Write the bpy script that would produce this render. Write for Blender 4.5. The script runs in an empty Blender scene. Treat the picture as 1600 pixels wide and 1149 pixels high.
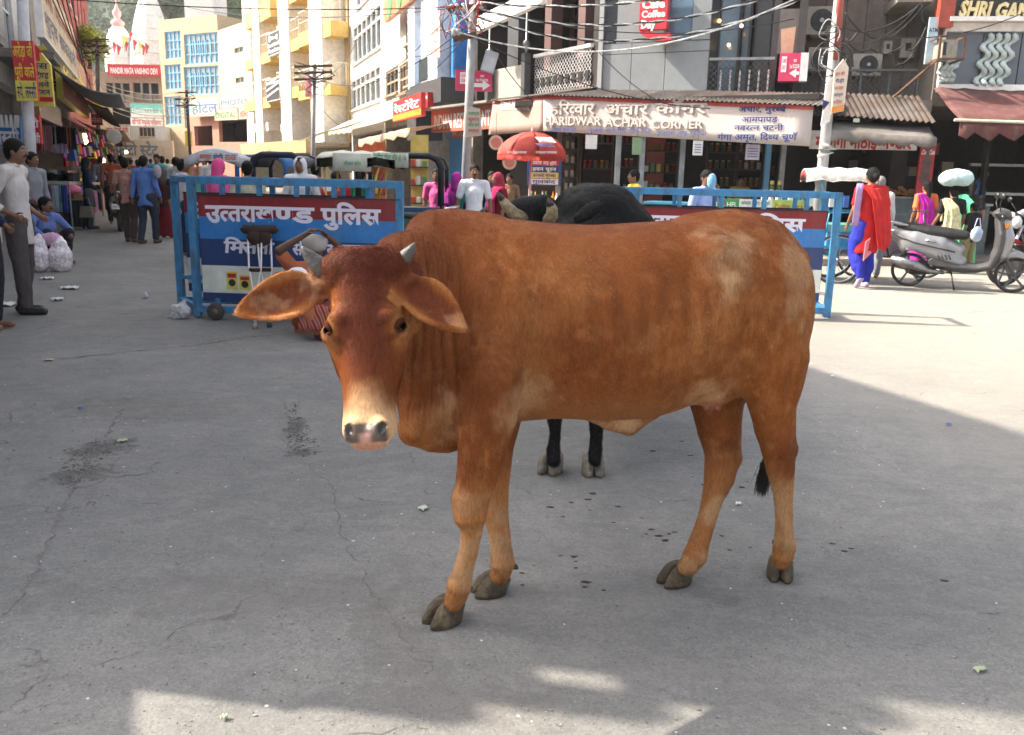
import bpy,math,random
import numpy as np
from mathutils import Vector,Matrix
import openvdb
rnd=random.Random(7)
SC=bpy.context.scene
COL=SC.collection
PI=math.pi
# ------------------------------------------------------------------ camera
FPX,CAMH=1350.0,1.45
PITCH,ROLL=math.atan(307/1350),math.radians(1.3)
_fw=Vector((0,math.cos(PITCH),-math.sin(PITCH)))
_up=Vector((0,math.sin(PITCH),math.cos(PITCH)))
_ri=Vector((1,0,0))
_r2=_ri*math.cos(ROLL)+_up*math.sin(ROLL)
_u2=_up*math.cos(ROLL)-_ri*math.sin(ROLL)
cd=bpy.data.cameras.new('camera')
cam=bpy.data.objects.new('camera',cd)
COL.objects.link(cam)
cd.sensor_width=36
cd.lens=36*FPX/1600
cd.clip_start=0.05
cd.clip_end=1500
cam.matrix_world=Matrix(((_r2.x,_u2.x,-_fw.x,0),(_r2.y,_u2.y,-_fw.y,0),(_r2.z,_u2.z,-_fw.z,CAMH),(0,0,0,1)))
cd.dof.use_dof=True
cd.dof.focus_distance=2.7
cd.dof.aperture_fstop=14.0
SC.camera=cam
# ------------------------------------------------------------------ sky, sun, exposure
SUN_EL,SUN_AZ=math.radians(43),math.atan2(-0.985,0.17)      # azimuth measured from +Y towards +X
world=bpy.data.worlds.new('World')
SC.world=world
world.use_nodes=True
nt=world.node_tree
bg=nt.nodes['Background']
sky=nt.nodes.new('ShaderNodeTexSky')
sky.sky_type='NISHITA'
sky.sun_disc=False
sky.sun_elevation=SUN_EL
sky.sun_rotation=SUN_AZ
sky.dust_density=6.0
sky.air_density=1.0
hz=nt.nodes.new('ShaderNodeHueSaturation')          # a hazy, whitish sky
hz.inputs['Saturation'].default_value=0.48
nt.links.new(sky.outputs[0],hz.inputs['Color'])
nt.links.new(hz.outputs[0],bg.inputs[0])
bg.inputs[1].default_value=0.15
sd=bpy.data.lights.new('sun','SUN')
sd.energy=4.5
sd.angle=math.radians(0.6)
sd.color=(1.0,0.90,0.75)
sun=bpy.data.objects.new('sun',sd)
COL.objects.link(sun)
TOSUN=Vector((math.sin(SUN_AZ)*math.cos(SUN_EL),math.cos(SUN_AZ)*math.cos(SUN_EL),math.sin(SUN_EL)))
sun.rotation_euler=TOSUN.to_track_quat('Z','Y').to_euler()
SC.view_settings.view_transform='Standard'
SC.view_settings.look='None'
SC.view_settings.gamma=1
SC.view_settings.exposure=1.62
SC.render.engine='CYCLES'
SC.cycles.max_bounces=7
SC.cycles.transparent_max_bounces=12
# ------------------------------------------------------------------ projection helpers (photo pixel + real depth -> point)
def ray(px,py):
 return _fw+_r2*((px-800)/FPX)+_u2*((574.5-py)/FPX)
def at(px,py,Y):
 d=ray(px,py)
 t=Y/d.y
 return Vector((d.x*t,Y,CAMH+d.z*t))
def G(px,py,z=0.0):
 d=ray(px,py)
 t=(z-CAMH)/d.z
 return Vector((d.x*t,d.y*t,z))
# ------------------------------------------------------------------ materials
_mats={}
def M(name,col,rough=0.6,var=0.18,scale=6.0,metal=0.0,bump=0.0,bscale=40.0,spec=0.5,dirt=None,dscale=2.0,damt=0.5,emit=0.0,alpha=1.0,trans=0.0,coat=0.0,translucent=0.0):
 if name in _mats:return _mats[name]
 m=bpy.data.materials.new(name)
 m.use_nodes=True
 t=m.node_tree
 b=t.nodes['Principled BSDF']
 b.inputs['Roughness'].default_value=rough
 b.inputs['Metallic'].default_value=metal
 b.inputs['Specular IOR Level'].default_value=spec
 b.inputs['Coat Weight'].default_value=coat
 tc=t.nodes.new('ShaderNodeTexCoord')
 n=t.nodes.new('ShaderNodeTexNoise')
 n.inputs['Scale'].default_value=scale
 n.inputs['Detail'].default_value=5
 n.inputs['Roughness'].default_value=0.65
 t.links.new(tc.outputs['Object'],n.inputs['Vector'])
 r=t.nodes.new('ShaderNodeMapRange')
 r.inputs['From Min'].default_value=0.3
 r.inputs['From Max'].default_value=0.7
 r.inputs['To Min'].default_value=1-var
 r.inputs['To Max'].default_value=1+var
 t.links.new(n.outputs['Fac'],r.inputs['Value'])
 mx=t.nodes.new('ShaderNodeVectorMath')
 mx.operation='SCALE'
 mx.inputs[0].default_value=col[:3]
 t.links.new(r.outputs[0],mx.inputs['Scale'])
 out=mx.outputs[0]
 if dirt:
  n2=t.nodes.new('ShaderNodeTexNoise')
  n2.inputs['Scale'].default_value=dscale
  n2.inputs['Detail'].default_value=8
  n2.inputs['Roughness'].default_value=0.75
  mp=t.nodes.new('ShaderNodeMapping')
  mp.inputs['Scale'].default_value=(1.0,1.0,0.35)
  t.links.new(tc.outputs['Object'],mp.inputs[0])
  t.links.new(mp.outputs[0],n2.inputs['Vector'])
  r2=t.nodes.new('ShaderNodeMapRange')
  r2.inputs['From Min'].default_value=0.48
  r2.inputs['From Max'].default_value=0.72
  r2.inputs['To Max'].default_value=damt
  t.links.new(n2.outputs['Fac'],r2.inputs['Value'])
  mm=t.nodes.new('ShaderNodeMix')
  mm.data_type='RGBA'
  t.links.new(r2.outputs[0],mm.inputs[0])
  t.links.new(out,mm.inputs[6])
  mm.inputs[7].default_value=(*dirt,1)
  out=mm.outputs[2]
 t.links.new(out,b.inputs['Base Color'])
 if bump>0:
  n3=t.nodes.new('ShaderNodeTexNoise')
  n3.inputs['Scale'].default_value=bscale
  n3.inputs['Detail'].default_value=4
  t.links.new(tc.outputs['Object'],n3.inputs['Vector'])
  bp=t.nodes.new('ShaderNodeBump')
  bp.inputs['Strength'].default_value=bump
  bp.inputs['Distance'].default_value=0.02
  t.links.new(n3.outputs['Fac'],bp.inputs['Height'])
  t.links.new(bp.outputs[0],b.inputs['Normal'])
 if emit:
  b.inputs['Emission Color'].default_value=(*col[:3],1)
  b.inputs['Emission Strength'].default_value=emit
 if trans:
  b.inputs['Transmission Weight'].default_value=trans
 if alpha<1:
  b.inputs['Alpha'].default_value=alpha
 if translucent:
  tl=t.nodes.new('ShaderNodeBsdfTranslucent')
  t.links.new(out,tl.inputs['Color'])
  ms=t.nodes.new('ShaderNodeMixShader')
  ms.inputs[0].default_value=translucent
  t.links.new(b.outputs[0],ms.inputs[1])
  t.links.new(tl.outputs[0],ms.inputs[2])
  t.links.new(ms.outputs[0],t.nodes['Material Output'].inputs[0])
 _mats[name]=m
 return m
def paint(name,col,**k):
 if name in _mats:return _mats[name]
 k.setdefault('rough',0.45);k.setdefault('dirt',tuple(c*0.35+0.03 for c in col));k.setdefault('damt',0.45)
 return M(name,col,**k)
def cloth(name,col,**k):
 k.setdefault('rough',0.9);k.setdefault('bump',0.5);k.setdefault('bscale',14);k.setdefault('spec',0.2);k.setdefault('var',0.16)
 return M(name,col,**k)
# ------------------------------------------------------------------ objects
def tag(o,label=None,cat=None,group=None,kind=None):
 if label:o['label']=label
 if cat:o['category']=cat
 if group:o['group']=group
 if kind:o['kind']=kind
 return o
def thing(name,label,cat,loc=(0,0,0),rz=0.0,group=None):
 o=bpy.data.objects.new(name,None)
 o.empty_display_size=0.1
 COL.objects.link(o)
 o.location=loc
 o.rotation_euler=(0,0,rz)
 return tag(o,label,cat,group)
def wmat(o):
 m=Matrix.LocRotScale(o.location,o.rotation_euler,o.scale)
 return wmat(o.parent) @ m if o.parent else m
def mesh_obj(name,verts,faces,mat,parent=None,smooth=False,origin=None):
 """verts in world space; stored relative to the parent (or to origin for a top-level mesh)"""
 V=np.asarray(verts,dtype=np.float64).reshape(-1,3)
 if parent is not None:
  mi=np.array(wmat(parent).inverted())
  V=V @ mi[:3,:3].T+mi[:3,3]
  loc=(0,0,0)
 else:
  if origin is None:
   origin=(V[:,0].mean(),V[:,1].mean(),V[:,2].min()) if len(V) else (0,0,0)
  loc=origin
  V=V-np.array(origin)
 me=bpy.data.meshes.new(name)
 me.from_pydata(V.tolist(),[],faces)
 if mat is not None:
  for m in (mat if isinstance(mat,(list,tuple)) else [mat]):me.materials.append(m)
 if smooth:me.shade_smooth()
 me.update()
 o=bpy.data.objects.new(name,me)
 COL.objects.link(o)
 o.location=loc
 if parent is not None:o.parent=parent
 return o
def copy_tree(o,parent=None,loc=None,rz=None,label=None,mats=None):
 c=o.copy()
 COL.objects.link(c)
 if parent is not None:c.parent=parent
 if loc is not None:c.location=loc
 if rz is not None:c.rotation_euler=(0,0,rz)
 if label:c['label']=label
 for ch in list(o.children):
  if ch is not c:copy_tree(ch,c)
 return c
def recolour(root,name,mat):
 for ch in root.children_recursive if hasattr(root,'children_recursive') else root.children:
  if ch.name.split('.')[0]==name and ch.type=='MESH':
   ch.data=ch.data.copy()
   ch.data.materials.clear()
   ch.data.materials.append(mat)
class MB:
 """collects boxes, bars, tubes, sheets in a frame T and links them as ONE mesh object"""
 def __init__(s,T=None):
  s.v=[];s.f=[];s.mi=[];s.T=T;s.m=0
 def add(s,vs,fs,T=None):
  n=len(s.v)
  for p in vs:
   p=Vector(p)
   if T is not None:p=T @ p
   if s.T is not None:p=s.T @ p
   s.v.append((p.x,p.y,p.z))
  for f in fs:
   s.f.append([i+n for i in f]);s.mi.append(s.m)
  return s
 def box(s,x0,x1,y0,y1,z0,z1,T=None):
  x0,x1=min(x0,x1),max(x0,x1);y0,y1=min(y0,y1),max(y0,y1);z0,z1=min(z0,z1),max(z0,z1)
  vs=[(x,y,z) for z in (z0,z1) for y in (y0,y1) for x in (x0,x1)]
  return s.add(vs,[(0,2,3,1),(4,5,7,6),(0,1,5,4),(2,6,7,3),(0,4,6,2),(1,3,7,5)],T)
 def hexa(s,b,t):
  return s.add(list(b)+list(t),[(0,3,2,1),(4,5,6,7),(0,1,5,4),(1,2,6,5),(2,3,7,6),(3,0,4,7)])
 def bar(s,p,q,w,h=None,upv=(0,0,1)):
  p,q=Vector(p),Vector(q);h=h or w
  d=(q-p).normalized();u=Vector(upv)
  if abs(d.dot(u))>0.98:u=Vector((0,1,0))
  a=d.cross(u).normalized()*(w/2);b=a.cross(d).normalized()*(h/2)
  return s.hexa([p-a-b,p+a-b,p+a+b,p-a+b],[q-a-b,q+a-b,q+a+b,q-a+b])
 def tube(s,pts,r,n=8,cap=True,closed=False):
  pts=[Vector(p) for p in pts];N=len(pts)
  rs=r if isinstance(r,(list,tuple)) else [r]*N
  vs=[];fs=[];a=None
  for i,p in enumerate(pts):
   if closed:d=pts[(i+1) % N]-pts[i-1]
   else:d=pts[min(i+1,N-1)]-pts[max(i-1,0)]
   d=d.normalized() if d.length>1e-9 else Vector((0,0,1))
   if a is None:
    a=d.orthogonal().normalized()
   a=(a-d*a.dot(d));a=a.normalized() if a.length>1e-6 else d.orthogonal().normalized()
   b=d.cross(a)
   for k in range(n):
    t=2*PI*k/n
    vs.append(p+(a*math.cos(t)+b*math.sin(t))*rs[i])
  for i in range(N if closed else N-1):
   j=(i+1) % N
   for k in range(n):
    k2=(k+1) % n
    fs.append((i*n+k,i*n+k2,j*n+k2,j*n+k))
  if cap and not closed:
   fs.append(tuple(reversed(range(n))));fs.append(tuple(range((N-1)*n,N*n)))
  return s.add(vs,fs)
 def lathe(s,prof,c=(0,0,0),n=16,axis=(0,0,1),ref=None,arc=2*PI):
  ax=Vector(axis).normalized();a=(Vector(ref) if ref else ax.orthogonal()).normalized();b=ax.cross(a);c=Vector(c)
  vs=[];fs=[]
  full=abs(arc-2*PI)<1e-6
  for (r,z) in prof:
   for k in range(n):
    t=arc*k/(n if full else n-1)
    vs.append(c+ax*z+(a*math.cos(t)+b*math.sin(t))*r)
  for i in range(len(prof)-1):
   for k in range(n if full else n-1):
    k2=(k+1) % n
    fs.append((i*n+k,i*n+k2,(i+1)*n+k2,(i+1)*n+k))
  if full:
   if prof[0][0]>1e-6:fs.append(tuple(reversed(range(n))))
   if prof[-1][0]>1e-6:fs.append(tuple(range((len(prof)-1)*n,len(prof)*n)))
  return s.add(vs,fs)
 def sheet(s,rows,thick=0.0):
  """grid of points (list of rows); optional thickness along the averaged normal"""
  R,Cn=len(rows),len(rows[0])
  P=[Vector(p) for r in rows for p in r]
  fs=[(i*Cn+j,i*Cn+j+1,(i+1)*Cn+j+1,(i+1)*Cn+j) for i in range(R-1) for j in range(Cn-1)]
  if thick:
   nrm=(P[Cn*(R-1)]-P[0]).cross(P[Cn-1]-P[0]).normalized()*thick
   n=len(P)
   P2=[p+nrm for p in P]
   f2=[tuple(reversed([i+n for i in f])) for f in fs]
   e=[]
   for j in range(Cn-1):
    e.append((j+1,j,j+n,j+1+n));a=(R-1)*Cn;e.append((a+j,a+j+1,a+j+1+n,a+j+n))
   for i in range(R-1):
    e.append((i*Cn,(i+1)*Cn,(i+1)*Cn+n,i*Cn+n));a=Cn-1;e.append(((i+1)*Cn+a,i*Cn+a,i*Cn+a+n,(i+1)*Cn+a+n))
   P+=P2;fs+=f2+e
  return s.add(P,fs)
 def prism(s,poly,T,d):
  """2D polygon (x,y) in frame T extruded from z=0 to z=d"""
  n=len(poly)
  vs=[(x,y,0) for x,y in poly]+[(x,y,d) for x,y in poly]
  fs=[tuple(range(n)),tuple(reversed(range(n,2*n)))]+[((i+1) % n,i,i+n,(i+1) % n+n) for i in range(n)]
  return s.add(vs,fs,T)
 def blob(s,c,r,n=8,m=6,jit=0.0,T=None):
  rx,ry,rz=(r,r,r) if not isinstance(r,(list,tuple)) else r
  vs=[(c[0],c[1],c[2]-rz)]
  for i in range(1,m):
   ph=PI*i/m
   for k in range(n):
    t=2*PI*k/n;j=1+rnd.uniform(-jit,jit)
    vs.append((c[0]+rx*math.sin(ph)*math.cos(t)*j,c[1]+ry*math.sin(ph)*math.sin(t)*j,c[2]-rz*math.cos(ph)*j))
  vs.append((c[0],c[1],c[2]+rz));fs=[]
  for k in range(n):fs.append((0,1+(k+1) % n,1+k))
  for i in range(m-2):
   for k in range(n):
    k2=(k+1) % n
    fs.append((1+i*n+k,1+i*n+k2,1+(i+1)*n+k2,1+(i+1)*n+k))
  l=len(vs)-1
  for k in range(n):fs.append((l,1+(m-2)*n+k,1+(m-2)*n+(k+1) % n))
  return s.add(vs,fs,T)
 def build(s,name,mat,parent=None,smooth=False,origin=None,label=None,cat=None,group=None,kind=None):
  o=mesh_obj(name,s.v,s.f,mat,parent,smooth,origin)
  if isinstance(mat,(list,tuple)) and any(s.mi):
   o.data.polygons.foreach_set('material_index',s.mi)
  return tag(o,label,cat,group,kind)
def frame(o,xd,yd):
 xd,yd=Vector(xd).normalized(),Vector(yd).normalized()
 zd=xd.cross(yd).normalized()
 return Matrix(((xd.x,yd.x,zd.x,o[0]),(xd.y,yd.y,zd.y,o[1]),(xd.z,yd.z,zd.z,o[2]),(0,0,0,1)))
class Facade:
 """vertical plane from A to B (x, y); u along it, d out of it towards the viewer, z up"""
 def __init__(s,A,B,z0=0.0):
  s.A=Vector((A[0],A[1],z0));s.B=Vector((B[0],B[1],z0))
  s.u=(s.B-s.A).normalized();s.L=(s.B-s.A).length
  s.n=s.u.cross(Vector((0,0,1)))
  s.T=Matrix(((s.u.x,s.n.x,0,s.A.x),(s.u.y,s.n.y,0,s.A.y),(0,0,1,z0),(0,0,0,1)))
 def mb(s):return MB(s.T)
 def P(s,u,z,d=0.0):return s.T @ Vector((u,d,z))
 def uz(s,px,py,d=0.0):
  r=ray(px,py);o=Vector((0,0,CAMH))
  A=s.A+s.n*d
  t=(A-o).dot(s.n)/r.dot(s.n)
  p=o+r*t-s.A
  return p.dot(s.u),p.z
 def fr(s,u,z,d):   # frame for flat things on the facade: x along u, y up, z out
  return frame(s.P(u,z,d),s.u,(0,0,1))
# ------------------------------------------------------------------ lettering
_gl={}
def _glyph_mesh(body,off):
 key=(body,off)
 if key in _gl:return _gl[key]
 c=bpy.data.curves.new('g','FONT')
 c.body=body
 c.offset=off
 c.resolution_u=2
 o=bpy.data.objects.new('g',c)
 COL.objects.link(o)
 me=bpy.data.meshes.new_from_object(o)
 V=np.zeros(len(me.vertices)*3);me.vertices.foreach_get('co',V);V=V.reshape(-1,3)
 F=[tuple(p.vertices) for p in me.polygons]
 bpy.data.objects.remove(o);bpy.data.curves.remove(c);bpy.data.meshes.remove(me)
 _gl[key]=(V,F)
 return _gl[key]
_adv={}
def _advance(ch):
 if ch not in _adv:
  a=_glyph_mesh('l'+ch+'lllll',0)[0][:,0].max() if ch != ' ' else None
  b=_glyph_mesh('llllll',0)[0][:,0].max()
  _adv[ch]=0.3 if ch==' ' else a-b
 return _adv[ch]
def _clip(V,F,x):
 """keep the part of a flat mesh left of x"""
 vs=[tuple(v[:2]) for v in V];out=[];nf=[]
 for f in F:
  poly=[vs[i] for i in f];res=[]
  for i in range(len(poly)):
   a,b=poly[i],poly[(i+1) % len(poly)]
   if a[0] <= x:res.append(a)
   if (a[0] <= x) != (b[0] <= x):
    t=(x-a[0])/(b[0]-a[0]);res.append((x,a[1]+t*(b[1]-a[1])))
  if len(res)>2:
   nf.append(tuple(range(len(out),len(out)+len(res))));out+=res
 return np.array([(p[0],p[1],0) for p in out]) if out else np.zeros((0,3)),nf
def text_geo(s,off=0.0):
 """flat mesh of a line of writing, height about 0.7. '~' after a letter makes its half form (the upright stroke cut off)"""
 AV=[];AF=[];x=0.0;k=0;i=0
 while i<len(s):
  ch=s[i]
  half=i+1<len(s) and s[i+1]=='~'
  if ch != ' ':
   V,F=_glyph_mesh(ch,off)
   a=_advance(ch)
   if half:
    cut=a-0.2
    V,F=_clip(V,F,cut);a=cut
   if len(V):
    W=V.copy();W[:,0]+=x;W[:,2]=k*0.0009
    n=sum(len(v) for v in AV)
    AV.append(W);AF+=[tuple(j+n for j in f) for f in F]
   k=(k+1) % 3
  else:a=0.3
  x+=a
  i+=2 if half else 1
 return (np.vstack(AV) if AV else np.zeros((0,3))),AF,x
def write(name,s,T,mat,parent,h=None,w=None,off=0.012,center=True,shear=0.0,depth=0.0,label=None):
 """lettering in frame T (x right, y up, z out); h = letter size (em), w = fit the width"""
 V,F,x=text_geo(s,off)
 if not len(V):return None
 sx=sy=h
 x0,x1=V[:,0].min(),V[:,0].max()
 if w is not None:
  sx=w/(x1-x0)
  if h is None:sy=sx
 P=V.copy()
 P[:,0]=(V[:,0]-((x0+x1)/2 if center else x0))*sx+V[:,1]*sy*shear
 P[:,1]=V[:,1]*sy
 A=np.array(T)
 W=P @ A[:3,:3].T+A[:3,3]
 if depth:
  W2=P.copy();W2[:,2]+=depth
  W2=W2 @ A[:3,:3].T+A[:3,3]
  from collections import Counter
  ed=Counter();dr={}
  for f in F:
   for i in range(len(f)):
    a,b=f[i],f[(i+1) % len(f)]
    ed[(min(a,b),max(a,b))]+=1;dr[(min(a,b),max(a,b))]=(a,b)
  n=len(W)
  F2=[tuple(i+n for i in f) for f in F]
  F2+=[(dr[e][1],dr[e][0],dr[e][0]+n,dr[e][1]+n) for e,cnt in ed.items() if cnt==1]
  W=np.vstack([W,W2]);F=F2
 o=mesh_obj(name,W,F,mat,parent)
 if label:o['label']=label
 return o
# ------------------------------------------------------------------ signed-distance bodies
class SDF:
 def __init__(s,lo,hi,res):
  s.lo=np.array(lo,float);s.res=res
  s.n=np.ceil((np.array(hi)-s.lo)/res).astype(int)+1
  s.a=np.full(s.n,0.5,np.float32)
 def _sub(s,lo,hi,pad):
  i0=np.clip(np.floor((np.array(lo)-pad-s.lo)/s.res).astype(int),0,s.n-1)
  i1=np.clip(np.ceil((np.array(hi)+pad-s.lo)/s.res).astype(int)+1,1,s.n)
  if (i1 <= i0).any():return None
  ax=[(s.lo[k]+s.res*np.arange(i0[k],i1[k])).astype(np.float32) for k in range(3)]
  X,Y,Z=np.meshgrid(*ax,indexing='ij')
  return (slice(i0[0],i1[0]),slice(i0[1],i1[1]),slice(i0[2],i1[2])),X,Y,Z
 def put(s,lo,hi,fn,k=0.02,cut=False):
  q=s._sub(lo,hi,k+4*s.res)
  if q is None:return
  sl,X,Y,Z=q
  b=fn(X,Y,Z).astype(np.float32)
  a=s.a[sl]
  if cut:
   h=np.maximum(k-np.abs(a+b),0)/k
   s.a[sl]=np.maximum(a,-b)+h*h*k/4
  else:
   h=np.maximum(k-np.abs(a-b),0)/k
   s.a[sl]=np.minimum(a,b)-h*h*k/4
 def cap(s,p,q,r0,r1,k=0.02,cut=False,flat=None):
  """tapered capsule; flat = (axis vector, factor) squashes it across that axis"""
  p=np.array(p,float);q=np.array(q,float);rm=max(r0,r1)
  d=q-p;dd=max(float(d @ d),1e-9)
  if flat is not None:
   fa=np.array(flat[0],float);fa /= np.linalg.norm(fa)
  def fn(X,Y,Z):
   x,y,z=X-p[0],Y-p[1],Z-p[2]
   t=np.clip((x*d[0]+y*d[1]+z*d[2])/dd,0,1)
   x=x-t*d[0];y=y-t*d[1];z=z-t*d[2]
   r=r0+(r1-r0)*t
   if flat is None:return np.sqrt(x*x+y*y+z*z)-r
   w=x*fa[0]+y*fa[1]+z*fa[2]
   l2=x*x+y*y+z*z-w*w
   return (np.sqrt(np.maximum(l2,0)+(w/flat[1]) ** 2)-r)*min(1.0,flat[1]*1.3)
  s.put(np.minimum(p,q)-rm,np.maximum(p,q)+rm,fn,k,cut)
 def chain(s,pts,k=0.02,flat=None):
  """a limb: round cones through (x, y, z, r) joined exactly, then blended once into the body"""
  P=np.array([p[:4] for p in pts],float)
  if flat is not None:
   fa=np.array(flat[0],float);fa /= np.linalg.norm(fa)
  def fn(X,Y,Z):
   out=None
   for a,b in zip(P,P[1:]):
    d=b[:3]-a[:3];dd=max(float(d @ d),1e-9)
    x,y,z=X-a[0],Y-a[1],Z-a[2]
    t=(x*d[0]+y*d[1]+z*d[2])/dd
    t=np.clip(t,0,1)
    x=x-t*d[0];y=y-t*d[1];z=z-t*d[2]
    r=a[3]+(b[3]-a[3])*t
    if flat is None:q=np.sqrt(x*x+y*y+z*z)-r
    else:
     w=x*fa[0]+y*fa[1]+z*fa[2]
     q=(np.sqrt(np.maximum(x*x+y*y+z*z-w*w,0)+(w/flat[1]) ** 2)-r)*min(1.0,flat[1]*1.3)
    if out is None:out=q
    else:
     kk=0.006;h=np.maximum(kk-np.abs(out-q),0)/kk
     out=np.minimum(out,q)-h*h*kk/8
   return out
  rm=P[:,3].max()
  s.put(P[:,:3].min(0)-rm,P[:,:3].max(0)+rm,fn,k)
 def ell(s,c,r,R=None,k=0.02,cut=False):
  """ellipsoid; R = 3 axis vectors"""
  c=np.array(c,float);r=np.array(r,float);rm=r.max()
  A=np.eye(3) if R is None else np.array([np.array(v,float)/np.linalg.norm(np.array(v,float)) for v in R])
  ext=np.sqrt(((A*r[:,None]) ** 2).sum(0))
  def fn(X,Y,Z):
   x,y,z=X-c[0],Y-c[1],Z-c[2]
   q=[(x*A[i,0]+y*A[i,1]+z*A[i,2])/r[i] for i in range(3)]
   l=np.sqrt(q[0] ** 2+q[1] ** 2+q[2] ** 2)
   g=np.sqrt((q[0]/r[0]) ** 2+(q[1]/r[1]) ** 2+(q[2]/r[2]) ** 2)
   return np.where(l<0.05,-r.min(),l*(l-1)/np.maximum(g,1e-6))
  s.put(c-ext,c+ext,fn,k,cut)
 def mesh(s,smooth=0):
  a=s.a
  g=openvdb.FloatGrid(0.5)
  g.copyFromArray(np.ascontiguousarray(a))
  r=g.convertToQuads(0.0)
  P,Q=r[0],r[1]
  V=np.asarray(P,float)*s.res+s.lo
  Q=np.asarray(Q)[:,::-1] if s._flip(V,np.asarray(Q)) else np.asarray(Q)
  return V,Q
 @staticmethod
 def _flip(V,Q):
  a,b,c=V[Q[:,0]],V[Q[:,1]],V[Q[:,2]]
  m=V.mean(0)
  return (np.einsum('ij,ij->i',np.cross(b-a,c-a),a-m)).sum()<0
def fast_mesh(name,V,Q,mat,parent=None,origin=None,smooth=True):
 """numpy quads -> object"""
 if parent is not None:
  mi=np.array(wmat(parent).inverted());V=V @ mi[:3,:3].T+mi[:3,3];loc=(0,0,0)
 else:
  origin=np.array(origin if origin is not None else (V[:,0].mean(),V[:,1].mean(),V[:,2].min()));V=V-origin;loc=origin
 me=bpy.data.meshes.new(name)
 n,f=len(V),len(Q);w=Q.shape[1]
 me.vertices.add(n);me.vertices.foreach_set('co',V.astype(np.float32).ravel())
 me.loops.add(f*w);me.loops.foreach_set('vertex_index',Q.astype(np.int32).ravel())
 me.polygons.add(f);me.polygons.foreach_set('loop_start',np.arange(0,f*w,w,dtype=np.int32))
 me.polygons.foreach_set('loop_total',np.full(f,w,np.int32))
 me.polygons.foreach_set('use_smooth',np.full(f,smooth))
 if mat:me.materials.append(mat)
 me.update();me.validate()
 o=bpy.data.objects.new(name,me)
 COL.objects.link(o)
 o.location=loc
 if parent is not None:o.parent=parent
 return o
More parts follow.
